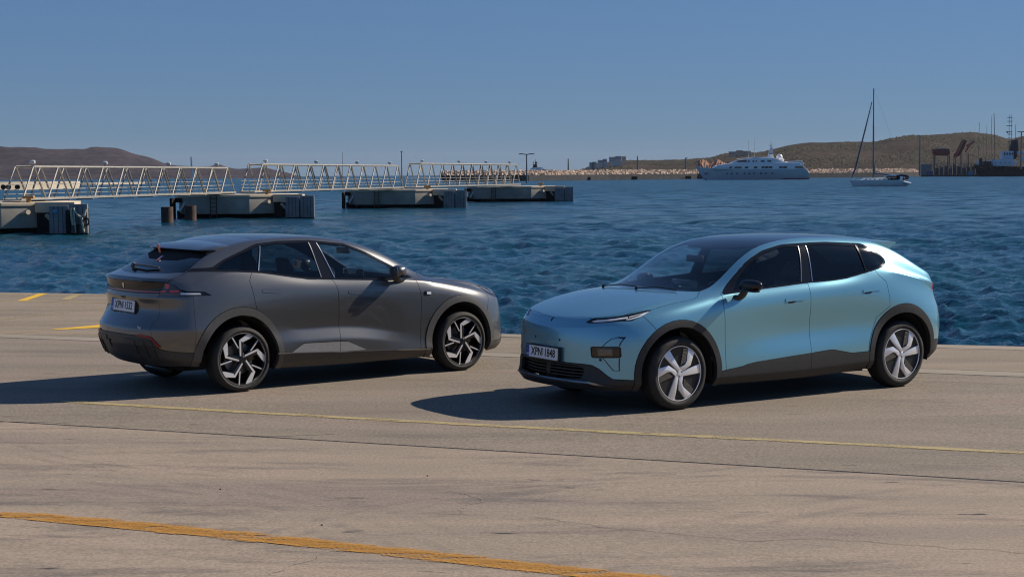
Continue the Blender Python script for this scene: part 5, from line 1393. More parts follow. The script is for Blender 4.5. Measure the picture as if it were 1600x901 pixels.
    o2 = bmesh.ops.create_grid(bm, x_segments=1, y_segments=1, size=S_)
    for v in bm.verts: v.co.z = WL - .45
    tag(from_bm('open_water', bm, m, None, False), kind='structure')
build_sea()

# ---------------------------------------------------------------- measured placement of the far things
def ray_px(px, py):
    v = CAM_M.to_3x3() @ Vector(((px - 800) / 2496.0, -(py - 450.5) / 2496.0, -1))
    return v
def at(px, py, d):                             # point on the line of sight at distance d along +Y
    v = ray_px(px, py); return Vector((0, 0, CAM_H)) + v * (d / v.y)
def on_sea(px, py):
    v = ray_px(px, py); return Vector((0, 0, CAM_H)) + v * ((WL - CAM_H) / v.z)

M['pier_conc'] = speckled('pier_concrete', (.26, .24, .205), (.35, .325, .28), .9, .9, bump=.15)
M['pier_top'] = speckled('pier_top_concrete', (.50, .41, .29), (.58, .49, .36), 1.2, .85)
M['fender'] = speckled('grey_fender_board', (.16, .165, .175), (.25, .255, .265), 1.4, .7, bump=.2)
M['rust'] = speckled('rusty_steel', (.20, .09, .045), (.35, .22, .13), 3, .8, bump=.2)
M['dark_rust'] = speckled('dark_rust', (.045, .03, .025), (.10, .06, .045), 2, .85, bump=.2)
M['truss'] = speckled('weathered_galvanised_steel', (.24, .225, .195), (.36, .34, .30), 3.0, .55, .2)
M['deck_pale'] = speckled('pale_chord', (.30, .27, .22), (.42, .38, .32), 1.5, .7)
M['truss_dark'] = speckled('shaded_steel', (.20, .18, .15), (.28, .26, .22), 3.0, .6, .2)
M['bollard'] = speckled('ochre_bollard', (.34, .17, .05), (.48, .28, .10), 4, .7)
M['canvas'] = speckled('pale_rope_fender', (.42, .38, .30), (.5, .46, .38), 5, .8)
M['white'] = mat('white_gelcoat', (.78, .79, .80), .35)
M['lamp_grey'] = mat('lamp_head_grey', (.62, .62, .60), .4)
M['pole'] = mat('grey_pole', (.16, .15, .14), .5, .3)

def dolphin(px_r, py, label, ladder=True, left_fender=True, fl=-10.4):
    """mooring dolphin: px_r, py = waterline point of its right-hand fender corner"""
    o = on_sea(px_r, py)
    e = empty('mooring_dolphin', o, R(-4))
    zt = .70 - WL
    # cap: octagonal slab. front face left, chamfer right
    plan = [(fl, .2), (-5.3, .2), (-2.9, 2.4), (-2.6, 6.5), (-5.0, 9.0), (fl + .6, 9.0), (fl - 1.4, 6.8), (fl - 1.2, 2.0)]
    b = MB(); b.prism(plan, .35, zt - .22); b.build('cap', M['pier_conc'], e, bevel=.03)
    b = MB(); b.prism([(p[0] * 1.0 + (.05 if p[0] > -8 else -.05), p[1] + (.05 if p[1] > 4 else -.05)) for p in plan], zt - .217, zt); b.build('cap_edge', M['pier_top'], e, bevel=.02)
    b = MB(); b.prism([(fl + .4, .8), (-5.8, .8), (-3.6, 2.8), (-3.6, 8), (fl - .5, 8), (fl - .5, 2.8)], -1.5, .347); b.build('pile_group', M['liner'], e)
    # horn beam that carries the right-hand fender
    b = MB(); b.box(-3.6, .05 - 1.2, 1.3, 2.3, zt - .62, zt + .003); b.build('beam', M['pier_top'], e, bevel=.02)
    for k, (x0, x1) in enumerate(((-2.35, -1.22), (-1.12, 0.0))):
        b = MB(); b.box(x0, x1, .25, .45, .05, zt - .10 - (.0 if k else .08))
        f = b.build('fender_board', M['fender'], e, bevel=.02)
        for q in (.25, .5, .75):
            b = MB(); b.box(x0 + (x1 - x0) * q - .012, x0 + (x1 - x0) * q + .012, .238, .247, .08, zt - .22); b.build('board_joint', M['liner'], f)
        b = MB(); b.box(x0, x1, .236, .246, zt * .42, zt * .42 + .03); b.build('board_rail', M['pole'], f)
    b = MB(); b.box(-2.3, -.05, .47, .75, -.6, zt - .35); b.box(-3.5, -2.36, 1.30, 1.5, -.6, zt - .63); b.build('fender_frame_and_shade', M['liner'], e)  # frame, plus a black box added as the shade between cap and board
    b = MB(); b.tube((-2.9, 1.2, zt - .75), (-2.25, 1.6, .35), .12, n=8); b.build('strut', M['pier_top'], e)
    b = MB(); b.tube((-4.35, 1.15, zt - .66), (-3.75, .55, zt - .58), .10, n=10); b.tube((-3.80, .60, zt - .58), (-3.72, .52, zt - .57), .15, n=12); b.build('fender_bracket', M['pier_top'], e, smooth=True)
    b = MB(); b.tube((-4.2, 1.9, zt), (-4.2, 1.9, zt + .30), .16, .13, n=10); b.box(-4.55, -3.85, 1.75, 2.05, zt + .22, zt + .40); b.build('bollard', M['bollard'], e, bevel=.02)
    if left_fender:
        q = fl - 1.5
        b = MB(); b.box(q, q + .2, .3, 1.4, 0, zt - .25); b.box(q + .2, fl - .1, 1.3, 1.6, zt - .62, zt - .25); b.box(q + .2, fl - .1, 1.7, 2.0, .0, .6); b.build('left_fender_frame', M['liner'], e)
        b = MB(); b.tube((fl - .3, .9, zt - .5), (fl - .8, .7, .55), .10, n=8); b.build('strut', M['lamp_grey'], e)
        b = MB(); b.box(q + .2, fl - .05, 1.25, 1.7, zt - .25, zt - .12); b.build('left_beam', M['pier_top'], e)
    if ladder:
        b = MB()
        for x in (fl + 1.9, fl + 2.4): b.box(x, x + .06, .06, .12, .0, zt - .1)
        for k in range(5): b.box(fl + 1.9, fl + 2.45, .07, .11, .25 + k * .32, .30 + k * .32)
        b.build('ladder', M['dark_rust'], e)
    tag(e, label, 'mooring dolphin', 'concrete mooring dolphins joined by the truss bridges')
    return e, o
d1, o1 = dolphin(135, 366, 'nearest concrete mooring dolphin at the left edge, hung with worn rope fenders', ladder=False, left_fender=False)
d2, o2 = dolphin(490, 340.5, 'second concrete mooring dolphin, rusty cylinders standing in the water beside it')
d3, o3 = dolphin(728, 324.5, 'third concrete mooring dolphin with a tall thin pole on top', fl=-11.5)
d4, o4 = dolphin(896, 314.5, 'farthest concrete mooring dolphin, at the end of the row of truss bridges', fl=-12.2)
# worn rope fenders on the first dolphin
for x, w_, z0, z1 in ((-.95, .16, .55, 1.55), (-.78, .10, .10, 1.60), (-.30, .13, .15, 1.0)):
    b = MB(); b.path([(x, .12, z1), (x + .05, .05, (z0 + z1) / 2), (x + .12, .10, z0)], w_ / 2, n=8); o = b.build('hanging_fender', M['canvas'], d1, smooth=True)
b = MB(); b.path([(-.78, .1, 1.5), (-.5, .06, 1.12), (-.32, .06, 1.0), (-.12, .06, 1.15), (-.02, .1, 1.5)], .07, n=8); b.build('hanging_fender', M['canvas'], d1, smooth=True)
b = MB()
for k in range(16):
    a0, a1 = 2 * math.pi * k / 16, 2 * math.pi * (k + 1) / 16
    b.tube((-.03 + .16 * math.cos(a0), .12, .75 + .22 * math.sin(a0)), (-.03 + .16 * math.cos(a1), .12, .75 + .22 * math.sin(a1)), .05, n=6)
b.build('tyre_fender', M['liner'], d1, smooth=True)
b = MB(); b.box(-1.25, -1.0, -.02, .20, 0, 1.45); b.box(-.62, -.45, -.02, .20, 0, .6); b.build('rubber_block', M['liner'], d1, bevel=.03)
b = MB(); b.prism([(-2.10, 1.28), (-1.85, 1.30), (-1.83, 1.48), (-2.08, 1.46)], 0, .01, Matrix(((1, 0, 0, 0), (0, 0, -1, .236), (0, 1, 0, 0), (0, 0, 0, 1)))); b.build('blue_tag', mat('blue_plate', (.12, .28, .55), .5), d1)
for (px, py, r, h) in ((261.5, 348, .45, 1.15), (298, 345, .45, 1.15)):
    p = on_sea(px, py)
    b = MB(); b.tube((0, 0, -1.5), (0, 0, h), r, n=16); b.tube((0, 0, h), (0, 0, h + .03), r * 1.03, n=16)
    o = b.build('mooring_pile', M['dark_rust'], None, smooth=True, loc=p)
    tag(o, 'short rusty steel pile standing in the water, %s' % ('left one of the pair' if px < 280 else 'right one of the pair'), 'pile', 'rusty piles beside the second dolphin')

def truss_bridge(pA, pB, zb, zt, label, nb, lamps, ramp_end=True):
    pA, pB = Vector(pA), Vector(pB)
    d = (pB - pA); L_ = d.length; yaw = math.atan2(d.y, d.x)
    e = empty('truss_bridge', (pA.x, pA.y, zb), yaw)
    Wd, Ht = 1.25, zt - zb
    bay = L_ / (nb + .5)
    for side, y in (('near', -Wd / 2), ('far', Wd / 2)):
        b = MB(); b.tube((bay * .55, y, Ht), (L_ - bay * .55, y, Ht), .075, n=8); b.build('top_chord', M['truss'], e, smooth=True)
        b = MB(); b.box(0, L_, y - .06, y + .06, -.06, .06); b.build('bottom_chord', M['truss'], e)
        for k in range(nb):
            xt = bay * (.55 + k * (nb + .5 - 1.1) / (nb - 1)); hb = bay * .47
            for q in (-1, 1):
                b = MB(); b.tube((xt + q * .05, y, Ht), (xt + q * hb, y, .02), .066, n=6)
                b.build('diagonal', M['truss'], e, smooth=True)
    for h, r, ys_ in ((.58, .022, (1, -1)), (.90, .022, (1,)), (.30, .020, (1,))):
        for y in [(Wd / 2 - .12) * q for q in ys_]:
            b = MB(); b.tube((0, y, h), (L_, y, h), r, n=6); b.build('handrail', M['truss'], e)
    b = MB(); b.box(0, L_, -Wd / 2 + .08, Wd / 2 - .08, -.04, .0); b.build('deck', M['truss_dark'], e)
    for k in range(nb + 1):
        x = L_ * k / nb
        b = MB(); b.box(min(x, L_ - .08), min(x, L_ - .08) + .08, -Wd / 2, Wd / 2, -.16, -.105); b.build('cross_beam', M['rust'], e)
    for k in range(0, nb):
        xt = bay * (.55 + k * (nb + .5 - 1.1) / (nb - 1))
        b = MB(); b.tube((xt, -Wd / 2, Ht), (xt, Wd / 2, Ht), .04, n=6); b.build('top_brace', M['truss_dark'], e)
    for f in lamps:
        x = L_ * f
        b = MB(); b.tube((x, 0, Ht - .03), (x, 0, Ht + .20), .028, n=6); s1 = b.build('lamp_post', M['pole'], e)
        Mx = Matrix.Translation((x, 0, Ht + .30)) @ Matrix.Rotation(-yaw, 4, 'Z') @ Matrix.Rotation(R(90), 4, 'Y')
        b = MB(); b.lathe([(.0001, -.17), (.06, -.17), (.10, -.08), (.125, .0), (.125, .14), (.11, .19), (.0001, .20)], 14, Mx)
        b.build('lamp_head', M['lamp_grey'], s1, smooth=True)
    tag(e, label, 'footbridge', 'steel truss footbridges between the dolphins')
    return e
def tz(px, py, d): return at(px, py, d)
TB = [((18, 311, o1.y + 3), (357, 300, o2.y + 4), 'nearest steel truss footbridge, grey-hilled shore behind it', 11, (.075, .36, .66, .93)),
      ((386, 299, o2.y + 4), (622, 293, o3.y + 4), 'middle steel truss footbridge, between the second and third dolphin', 11, (.10, .40, .68, .93)),
      ((640, 293, o3.y + 4), (806, 287, o4.y + 4), 'farthest steel truss footbridge, just left of the double-arm street lamp', 11, (.10, .42, .68, .93))]
for (a, c, lab, nb, lm), (z0_, z1_) in zip(TB, ((.88, 2.88), (.92, 3.18), (.95, 3.42))):
    A, B_ = tz(*a), tz(*c)
    truss_bridge((A.x, A.y, 0), (B_.x, B_.y, 0), z0_, z1_, lab, nb, lm)
b = MB(); b.tube((0, 0, 0), (0, 0, 4.0), .07, .045, n=8); b.box(-.12, .12, -.12, .12, 3.93, 4.0)
p = at(628, 291, o3.y + 3.5); p.z = .70
tag(b.build('pole', M['pole'], None, loc=p), 'tall thin steel pole standing on the third dolphin between two footbridges', 'pole')

# ---------------------------------------------------------------- breakwater with rock armour and the harbour wall
M['wall_dark'] = speckled('harbour_wall', (.028, .03, .034), (.05, .052, .055), .25, .9)
M['wall_pale'] = speckled('pale_mole', (.42, .35, .26), (.55, .47, .36), .2, .9)
M['rock'] = speckled('pale_rock', (.36, .26, .19), (.52, .40, .30), .6, .9, bump=.2)
def sea_wall(name, pts, h, thick, mt, label, cat='sea wall', group=None):
    """pts: (px, waterline py) along its face"""
    P_ = [on_sea(*q) for q in pts]
    bm = bmesh.new(); rows = []
    for p in P_:
        rows.append([bm.verts.new((p.x, p.y, WL - 2)), bm.verts.new((p.x, p.y, WL + h)), bm.verts.new((p.x, p.y + thick, WL + h)), bm.verts.new((p.x, p.y + thick, WL - 2))])
    for a, c in zip(rows[:-1], rows[1:]):
        for k in range(4): bm.faces.new((a[k], c[k], c[(k + 1) % 4], a[(k + 1) % 4]))
    bm.faces.new(rows[0]); bm.faces.new(list(reversed(rows[-1])))
    bmesh.ops.recalc_face_normals(bm, faces=bm.faces)
    o = from_bm(name, bm, mt, None, False)
    tag(o, label, cat, group)
    return o, P_
bw, bp = sea_wall('breakwater_wall', [(690, 283.9), (826, 282.8), (950, 281.2), (1090, 279.6), (1180, 278.9), (1262, 277.8), (1380, 276.6), (1440, 275.8)], 3.0, 26, M['wall_dark'], 'long low dark harbour wall across the right half, below the rock armour')
hw, _ = sea_wall('harbour_quay', [(1440.3, 275.8), (1620, 275.2), (2300, 270.5)], 1.1, 60, M['wall_dark'], 'low dark quay at the far right below the rusty machines and tugboat')
# black boxes on the wall face, their colour standing in for shaded recesses
for px, py in ((918, 281.6), (991, 280.8), (1075, 279.8)):
    p = on_sea(px, py); b = MB(); b.box(p.x - 1.6, p.x + 1.6, p.y - .8, p.y - .02, WL - .5, WL + 1.8); b.build('recess_shade_box', M['liner'], bw)
rk = random.Random(21)
def rocks(name, segs, n, size, zb, hgt, depth, mt, parent):
    """tumbled armour stones joined in one mass"""
    bm = bmesh.new()
    sizek = 1.0
    tot = [(Vector(b_) - Vector(a_)).length for a_, b_ in zip(segs[:-1], segs[1:])]
    for i in range(n):
        t = rk.random() * sum(tot); k = 0
        while k < len(tot) - 1 and t > tot[k]: t -= tot[k]; k += 1
        p = Vector(segs[k]).lerp(Vector(segs[k + 1]), t / tot[k])
        u = rk.random(); s = size * rk.uniform(.55, 1.35)
        c = Vector((p.x, p.y + depth * u, zb + hgt * u * rk.uniform(.75, 1.1)))
        Mx = Matrix.Translation(c) @ Matrix.Rotation(rk.uniform(0, 6), 4, 'Z') @ Matrix.Rotation(rk.uniform(-.6, .6), 4, 'X') @ Matrix.Rotation(rk.uniform(-.5, .5), 4, 'Y')
        v = [Mx @ Vector((x * s * rk.uniform(.6, 1), y * s * rk.uniform(.6, 1), z * s * rk.uniform(.5, .9))) for x in (-.6, .6) for y in (-.6, .6) for z in (-.5, .5)]
        q = [bm.verts.new(a) for a in v]
        for f in ((0, 1, 3, 2), (4, 6, 7, 5), (0, 4, 5, 1), (2, 3, 7, 6), (0, 2, 6, 4), (1, 5, 7, 3)): bm.faces.new([q[j] for j in f])
    bmesh.ops.recalc_face_normals(bm, faces=bm.faces)
    o = from_bm(name, bm, mt, parent, False)
    o['kind'] = 'stuff'
    return o
seg = [(p.x, p.y + 8, 0) for p in bp[:8]]
armour = rocks('rock_armour', seg, 9500, 1.7, WL + 2.6, 2.1, 14, M['rock'], None)
# pale mole at the far left
mo, mp_ = sea_wall('mole', [(-420, 298), (-60, 297), (40, 295.6), (112, 294.2)], 2.2, 10, M['wall_pale'], 'pale low mole with dark openings at the far left, behind the truss', 'mole')
for px in (6, 14, 28):
    p = on_sea(px, 296.2); b = MB(); b.lathe([(.0001, 0), (.75, 0), (.75, .3)], 16, Matrix.Translation((p.x, p.y - .25, WL + .75)) @ Matrix.Rotation(R(90), 4, 'X')); b.build('opening', M['liner'], mo)
mo2, _ = sea_wall('mole_walkway', [(60, 289.5), (150, 288.6), (222, 287.4)], 1.0, 6, M['wall_pale'], 'thin pale end of the mole reaching right behind the truss', 'mole')

# street lamp with two arms, and masts on the breakwater
def lamp_pole(px, py, d, top_py, arms, label, name='street_lamp', group=None, arm=5.0):
    base = at(px, py, d); top = at(px, top_py, d); h = top.z - base.z
    e = empty(name, base)
    b = MB(); b.tube((0, 0, -1), (0, 0, h), .0011 * d * .5, .0011 * d * .3, n=8); b.build('post', M['pole'], e, smooth=True)
    for s in arms:
        b = MB(); b.tube((0, 0, h - .1), (s * arm * .75, 0, h + .15), .0006 * d * .5, n=6); a_ = b.build('arm', M['pole'], e)
        b = MB(); b.box(s * arm * .70 - arm * .3, s * arm * .70 + arm * .3, -.4, .4, h - .05, h + arm * .09); b.build('lamp_head', M['pole'], a_, bevel=.05)
    tag(e, label, 'street lamp' if arms else 'pole', group)
lamp_pole(823, 281, 470, 241, (-1, 1), 'double-arm street lamp standing just right of the farthest footbridge', arm=2.3)
lamp_pole(888, 268, 1080, 248, (), 'thin bare pole left of the headland houses', 'light_pole')
lamp_pole(1071, 266, 1400, 247, (1,), 'thin lamp pole on the breakwater left of the big white yacht', 'light_pole', arm=2)
lamp_pole(996, 266, 1300, 244, (), 'faint thin pole right above the middle of the headland', 'light_pole')
lamp_pole(1437, 272, 1000, 212, (-1,), 'tall pale light pole left of the rusty boat-lift yard', 'light_pole', arm=2.2)
lamp_pole(1595, 262, 1000, 206, (-1, 1), 'double-arm light pole at the right edge behind the tugboat', 'light_pole', arm=2.6)
# ---------------------------------------------------------------- hills
def hill_mat(name, c0, c1, c2, scale):
    m = mat(name, c0, .95)
    ns, L, b = nodes(m); b.inputs['Specular IOR Level'].default_value = .1
    tc = N(m, 'ShaderNodeTexCoord')
    n1 = N(m, 'ShaderNodeTexNoise', Scale=scale, Detail=8.0, Roughness=.68); L.new(tc.outputs['Object'], n1.inputs['Vector'])
    n2 = N(m, 'ShaderNodeTexNoise', Scale=scale * 9, Detail=4.0, Roughness=.6); L.new(tc.outputs['Object'], n2.inputs['Vector'])
    r = ramp(m, [(.36, c0), (.52, c1), (.68, c2)]); L.new(n1.outputs['Fac'], r.inputs['Fac'])
    r2 = ramp(m, [(.42, (.35,) * 3), (.56, (1,) * 3)]); L.new(n2.outputs['Fac'], r2.inputs['Fac'])
    mx = N(m, 'ShaderNodeMix', data_type='RGBA', blend_type='MULTIPLY'); mx.inputs[0].default_value = .8
    L.new(r.outputs['Color'], mx.inputs[6]); L.new(r2.outputs['Color'], mx.inputs[7]); L.new(mx.outputs[2], b.inputs['Base Color'])
    return m
M['scrub'] = hill_mat('dry_scrub_hill', (.040, .034, .022), (.062, .048, .035), (.088, .064, .050), .02)
M['far_hill'] = hill_mat('far_hazy_hill', (.048, .038, .045), (.066, .051, .058), (.092, .070, .075), .006)  # far hill: the violet of the haze is put into its colour
M['red_cliff'] = speckled('red_cliff', (.30, .13, .08), (.22, .14, .10), .08, .95)
def ridge(name, prof, d0, d1, foot_py, mt, seed, nx=260, ny=26, rough=1.0, back=1.5):
    """prof: (px, ridge py) seen at distance d1; the foot meets the sea at d0"""
    f = pchip([(p[0], p[1]) for p in prof])
    x0, x1 = prof[0][0], prof[-1][0]
    bm = bmesh.new(); rows = []
    noise.seed_set(seed)
    for j in range(ny + 1):
        t = j / ny; row = []
        for i in range(nx + 1):
            px = x0 + (x1 - x0) * i / nx
            if t <= .7:
                s = t / .7; d = d0 + (d1 - d0) * s
                top = at(px, f(px), d1).z - WL
                h = top * (math.sin(s * math.pi / 2) ** 1.15)
            else:
                s = (t - .7) / .3; d = d1 + (d1 - d0) * back * s
                top = at(px, f(px), d1).z - WL; h = top * (1 - s * s) 
            p = at(px, foot_py(px), d)
            q = Vector((p.x, d, 0))
            n_ = noise.fractal(Vector((q.x / 120, q.y / 120, seed)), 1.0, 2.1, 6) * rough
            env = min(1, h / 8) if t != .7 else .25
            z = WL + h + n_ * max(0, h) * .13 * env - (3 if j in (0, ny) else 0)
            row.append(bm.verts.new((q.x, q.y, z)))
        rows.append(row)
    for a, c in zip(rows[:-1], rows[1:]):
        for i in range(nx): bm.faces.new((a[i], a[i + 1], c[i + 1], c[i]))
    bmesh.ops.recalc_face_normals(bm, faces=bm.faces)
    o = from_bm(name, bm, mt, None, True, None)
    tag(o, kind='structure'); return o
ridge('hill', [(-1600, 283), (-1100, 262), (-500, 238), (-200, 240), (0, 232), (60, 233), (110, 236), (150, 233), (180, 234), (210, 241), (240, 249), (262, 257), (290, 260), (325, 262), (343, 258.5), (352, 261), (370, 264.6), (390, 264), (412, 263), (430, 266), (450, 270), (463, 274), (470, 277.5)], 2600, 3700, lambda p: 278, M['far_hill'], 3)
right = ridge('hill', [(893, 270.5), (905, 267), (920, 262), (935, 256), (960, 252.5), (985, 250.5), (1020, 252), (1060, 252.5), (1090, 250.5), (1110, 248), (1135, 241.5), (1180, 239), (1210, 232), (1240, 225), (1270, 222), (1330, 224), (1360, 225), (1385, 222), (1430, 216), (1480, 213), (1520, 213), (1560, 216), (1575, 220), (1600, 216), (1700, 208), (1900, 215), (2300, 240)], 1420, 1800, lambda p: 270, M['scrub'], 9, nx=320, ny=30)
# bushes as scattered low clumps on the near side of the right hill
def scrub(n):
    bm = bmesh.new(); rs = random.Random(4)
    hv = BVHTree.FromObject(right, bpy.context.evaluated_depsgraph_get())
    for i in range(n):
        px = rs.uniform(900, 1640); d = 1440 + 340 * rs.random() ** .8
        p = at(px, 270, d); h = hv.ray_cast(Vector((p.x, d, 400)), Vector((0, 0, -1)))
        if h[0] is None or h[0].z < WL + 3: continue
        if noise.noise(Vector((p.x / 60, d / 60, 1))) < .02: continue
        s = rs.uniform(.7, 1.9); c = h[0]
        v = [bm.verts.new(c + Vector((math.cos(a) * s * rs.uniform(.8, 1.5), math.sin(a) * s * rs.uniform(.7, 1.2), -.3))) for a in (0, 1.26, 2.5, 3.8, 5.0)]
        t = bm.verts.new(c + Vector((rs.uniform(-.4, .4), 0, s * rs.uniform(.5, 1.0))))
        for k in range(5): bm.faces.new((v[k], v[(k + 1) % 5], t))
    m = speckled('dark_bush', (.022, .022, .012), (.045, .036, .020), .05, .95)
    o = from_bm('scrub', bm, m, None, True, None); tag(o, kind='stuff')
scrub(16000)
# red cliff face behind the yacht's bow
def cliff():
    bm = bmesh.new(); rr = random.Random(8); rows = []
    for i in range(26):
        px = 1092 + i * 1.9; d = 1395
        lo = at(px, 263, d); hi = at(px, 252 - 2.5 * math.sin(i * .5) + rr.uniform(-1, 1), d + 12)
        rows.append([bm.verts.new((lo.x, d + rr.uniform(-3, 3), lo.z)), bm.verts.new((lo.x + rr.uniform(-.6, .6), d + 6 + rr.uniform(-3, 3), (lo.z + hi.z) / 2)), bm.verts.new((hi.x, d + 14, hi.z)), bm.verts.new((hi.x, d + 60, hi.z - 2))])
    for a, c in zip(rows[:-1], rows[1:]):
        for k in range(3): bm.faces.new((a[k], c[k], c[k + 1], a[k + 1]))
    bmesh.ops.recalc_face_normals(bm, faces=bm.faces)
    tag(from_bm('cliff', bm, M['red_cliff'], None, False), kind='structure')
cliff()

# ---------------------------------------------------------------- houses on the headland
M['plaster'] = speckled('white_plaster', (.42, .43, .45), (.50, .51, .53), .3, .8)
M['plaster_warm'] = speckled('warm_plaster', (.45, .36, .28), (.52, .43, .34), .3, .8)
M['window_dark'] = mat('dark_window', (.02, .025, .03), .15)
def house(px0, px1, py0, py1, d, label, mt, blocks, wins):
    a, c = at(px0, py1, d), at(px1, py0, d)
    w, h = c.x - a.x, c.z - a.z
    e = empty('house', (a.x, d, a.z))
    for (u0, u1, v1) in blocks:
        b = MB(); b.box(u0 * w, u1 * w, 0, w * .35, -4, h * v1); o = b.build('wall', mt, e)
        b = MB(); b.box(u0 * w - .1, u1 * w + .1, -.1, w * .35 + .1, h * v1 + .003, h * v1 + .4); b.build('parapet', mt, o)
    for (u, v, du, dv) in wins:
        b = MB(); b.box(u * w, (u + du) * w, -.12, -.004, v * h, (v + dv) * h); b.build('window', M['window_dark'], e)
    tag(e, label, 'house', 'houses on the headland')
house(921, 932, 253.5, 258, 1560, 'lowest white cubic house at the left end of the headland', M['plaster'], [(0, .6, .8), (.4, 1, 1)], [(.1, .3, .1, .3), (.35, .3, .1, .3), (.62, .45, .1, .3), (.82, .45, .1, .3)])
house(934, 948.5, 249, 255.5, 1570, 'middle white stepped house on the headland', M['plaster'], [(0, .62, .75), (.55, 1, 1)], [(.08, .35, .1, .2), (.25, .35, .1, .2), (.42, .35, .1, .2), (.65, .55, .08, .2), (.82, .55, .08, .2)])
house(952, 971, 244.5, 253.5, 1580, 'largest white flat-roofed house on top of the headland', M['plaster'], [(0, .5, .85), (.48, 1, 1)], [(.06, .5, .08, .15), (.2, .5, .08, .15), (.35, .5, .08, .15), (.55, .6, .07, .15), (.7, .6, .07, .15), (.85, .6, .07, .15), (.1, .15, .08, .15), (.3, .15, .08, .15)])
house(971.5, 978, 245, 251, 1590, 'small pale house at the right end of the headland group', M['plaster_warm'], [(0, 1, 1)], [(.2, .5, .2, .2), (.6, .5, .2, .2)])
house(1139, 1150, 237.5, 242, 1640, 'brown stone house on the hillside above the yacht', M['plaster_warm'], [(0, 1, 1)], [(.15, .4, .12, .25), (.45, .4, .12, .25), (.75, .4, .12, .25)])
house(1151, 1173, 235.5, 240.5, 1650, 'long pale house on the hillside above the yacht', M['plaster_warm'], [(0, .45, 1), (.42, 1, .8)], [(.06, .45, .06, .2), (.2, .45, .06, .2), (.33, .45, .06, .2), (.55, .35, .06, .2), (.75, .35, .06, .2)])

# ---------------------------------------------------------------- boats
def hull_mesh(L_, B_, D_, mt, name, parent, bow_rake=.16, stern=.06, sheer=.25, freeb=1.0, stripe=None, n=26):
    """hull along x (bow at -L/2), waterline z = 0"""
    bm = bmesh.new(); rows = []
    for i in range(n + 1):
        t = i / n
        beam = B_ / 2 * (math.sin(min(t / .55, 1) * math.pi / 2) ** .75) * (1 - .12 * max(0, (t - .6) / .4))
        beam = max(beam, .01 * B_)
        zt = freeb * (1 + sheer * (1 - t) ** 2)
        row = []
        for q in (0, .25, .5, .75, 1):
            z = -D_ + (zt + D_) * q
            rk_ = bow_rake * L_ * (q - .45) * (1 - t) ** 3
            st = stern * L_ * (1 - q) * t ** 6
            row.append(((-L_ / 2 + t * L_ - rk_ - st * 0 + (stern * L_ * (.5 - q)) * t ** 8), beam * (.35 + .65 * q ** .6), z))
        rows.append(row)
    for s in (1, -1):
        V = [[bm.verts.new((p[0], s * p[1], p[2])) for p in r] for r in rows]
        for a, c in zip(V[:-1], V[1:]):
            for k in range(4): bm.faces.new((a[k], c[k], c[k + 1], a[k + 1]) if s > 0 else (a[k], a[k + 1], c[k + 1], c[k]))
        if s > 0: V1 = V
    for a, c, a2, c2 in zip(V1[:-1], V1[1:], V[:-1], V[1:]): bm.faces.new((a[4], c[4], c2[4], a2[4]))
    bm.faces.new([v for v in V1[-1]] + [v for v in reversed(V[-1])])
    bmesh.ops.remove_doubles(bm, verts=bm.verts, dist=.001)
    bmesh.ops.recalc_face_normals(bm, faces=bm.faces)
    return from_bm(name, bm, mt, parent, True, 30)
M['hull_blue'] = mat('pale_blue_white_hull', (.55, .60, .66), .3)
M['boot_red'] = mat('dark_red_boot_stripe', (.16, .03, .025), .5)
M['teak'] = speckled('teak', (.30, .18, .10), (.36, .23, .14), 3, .7)
def side_poly(b, pts, y0, y1): b.prism([(p[0], p[1]) for p in pts], y0, y1, Matrix(((1, 0, 0, 0), (0, 0, -1, 0), (0, 1, 0, 0), (0, 0, 0, 1))))
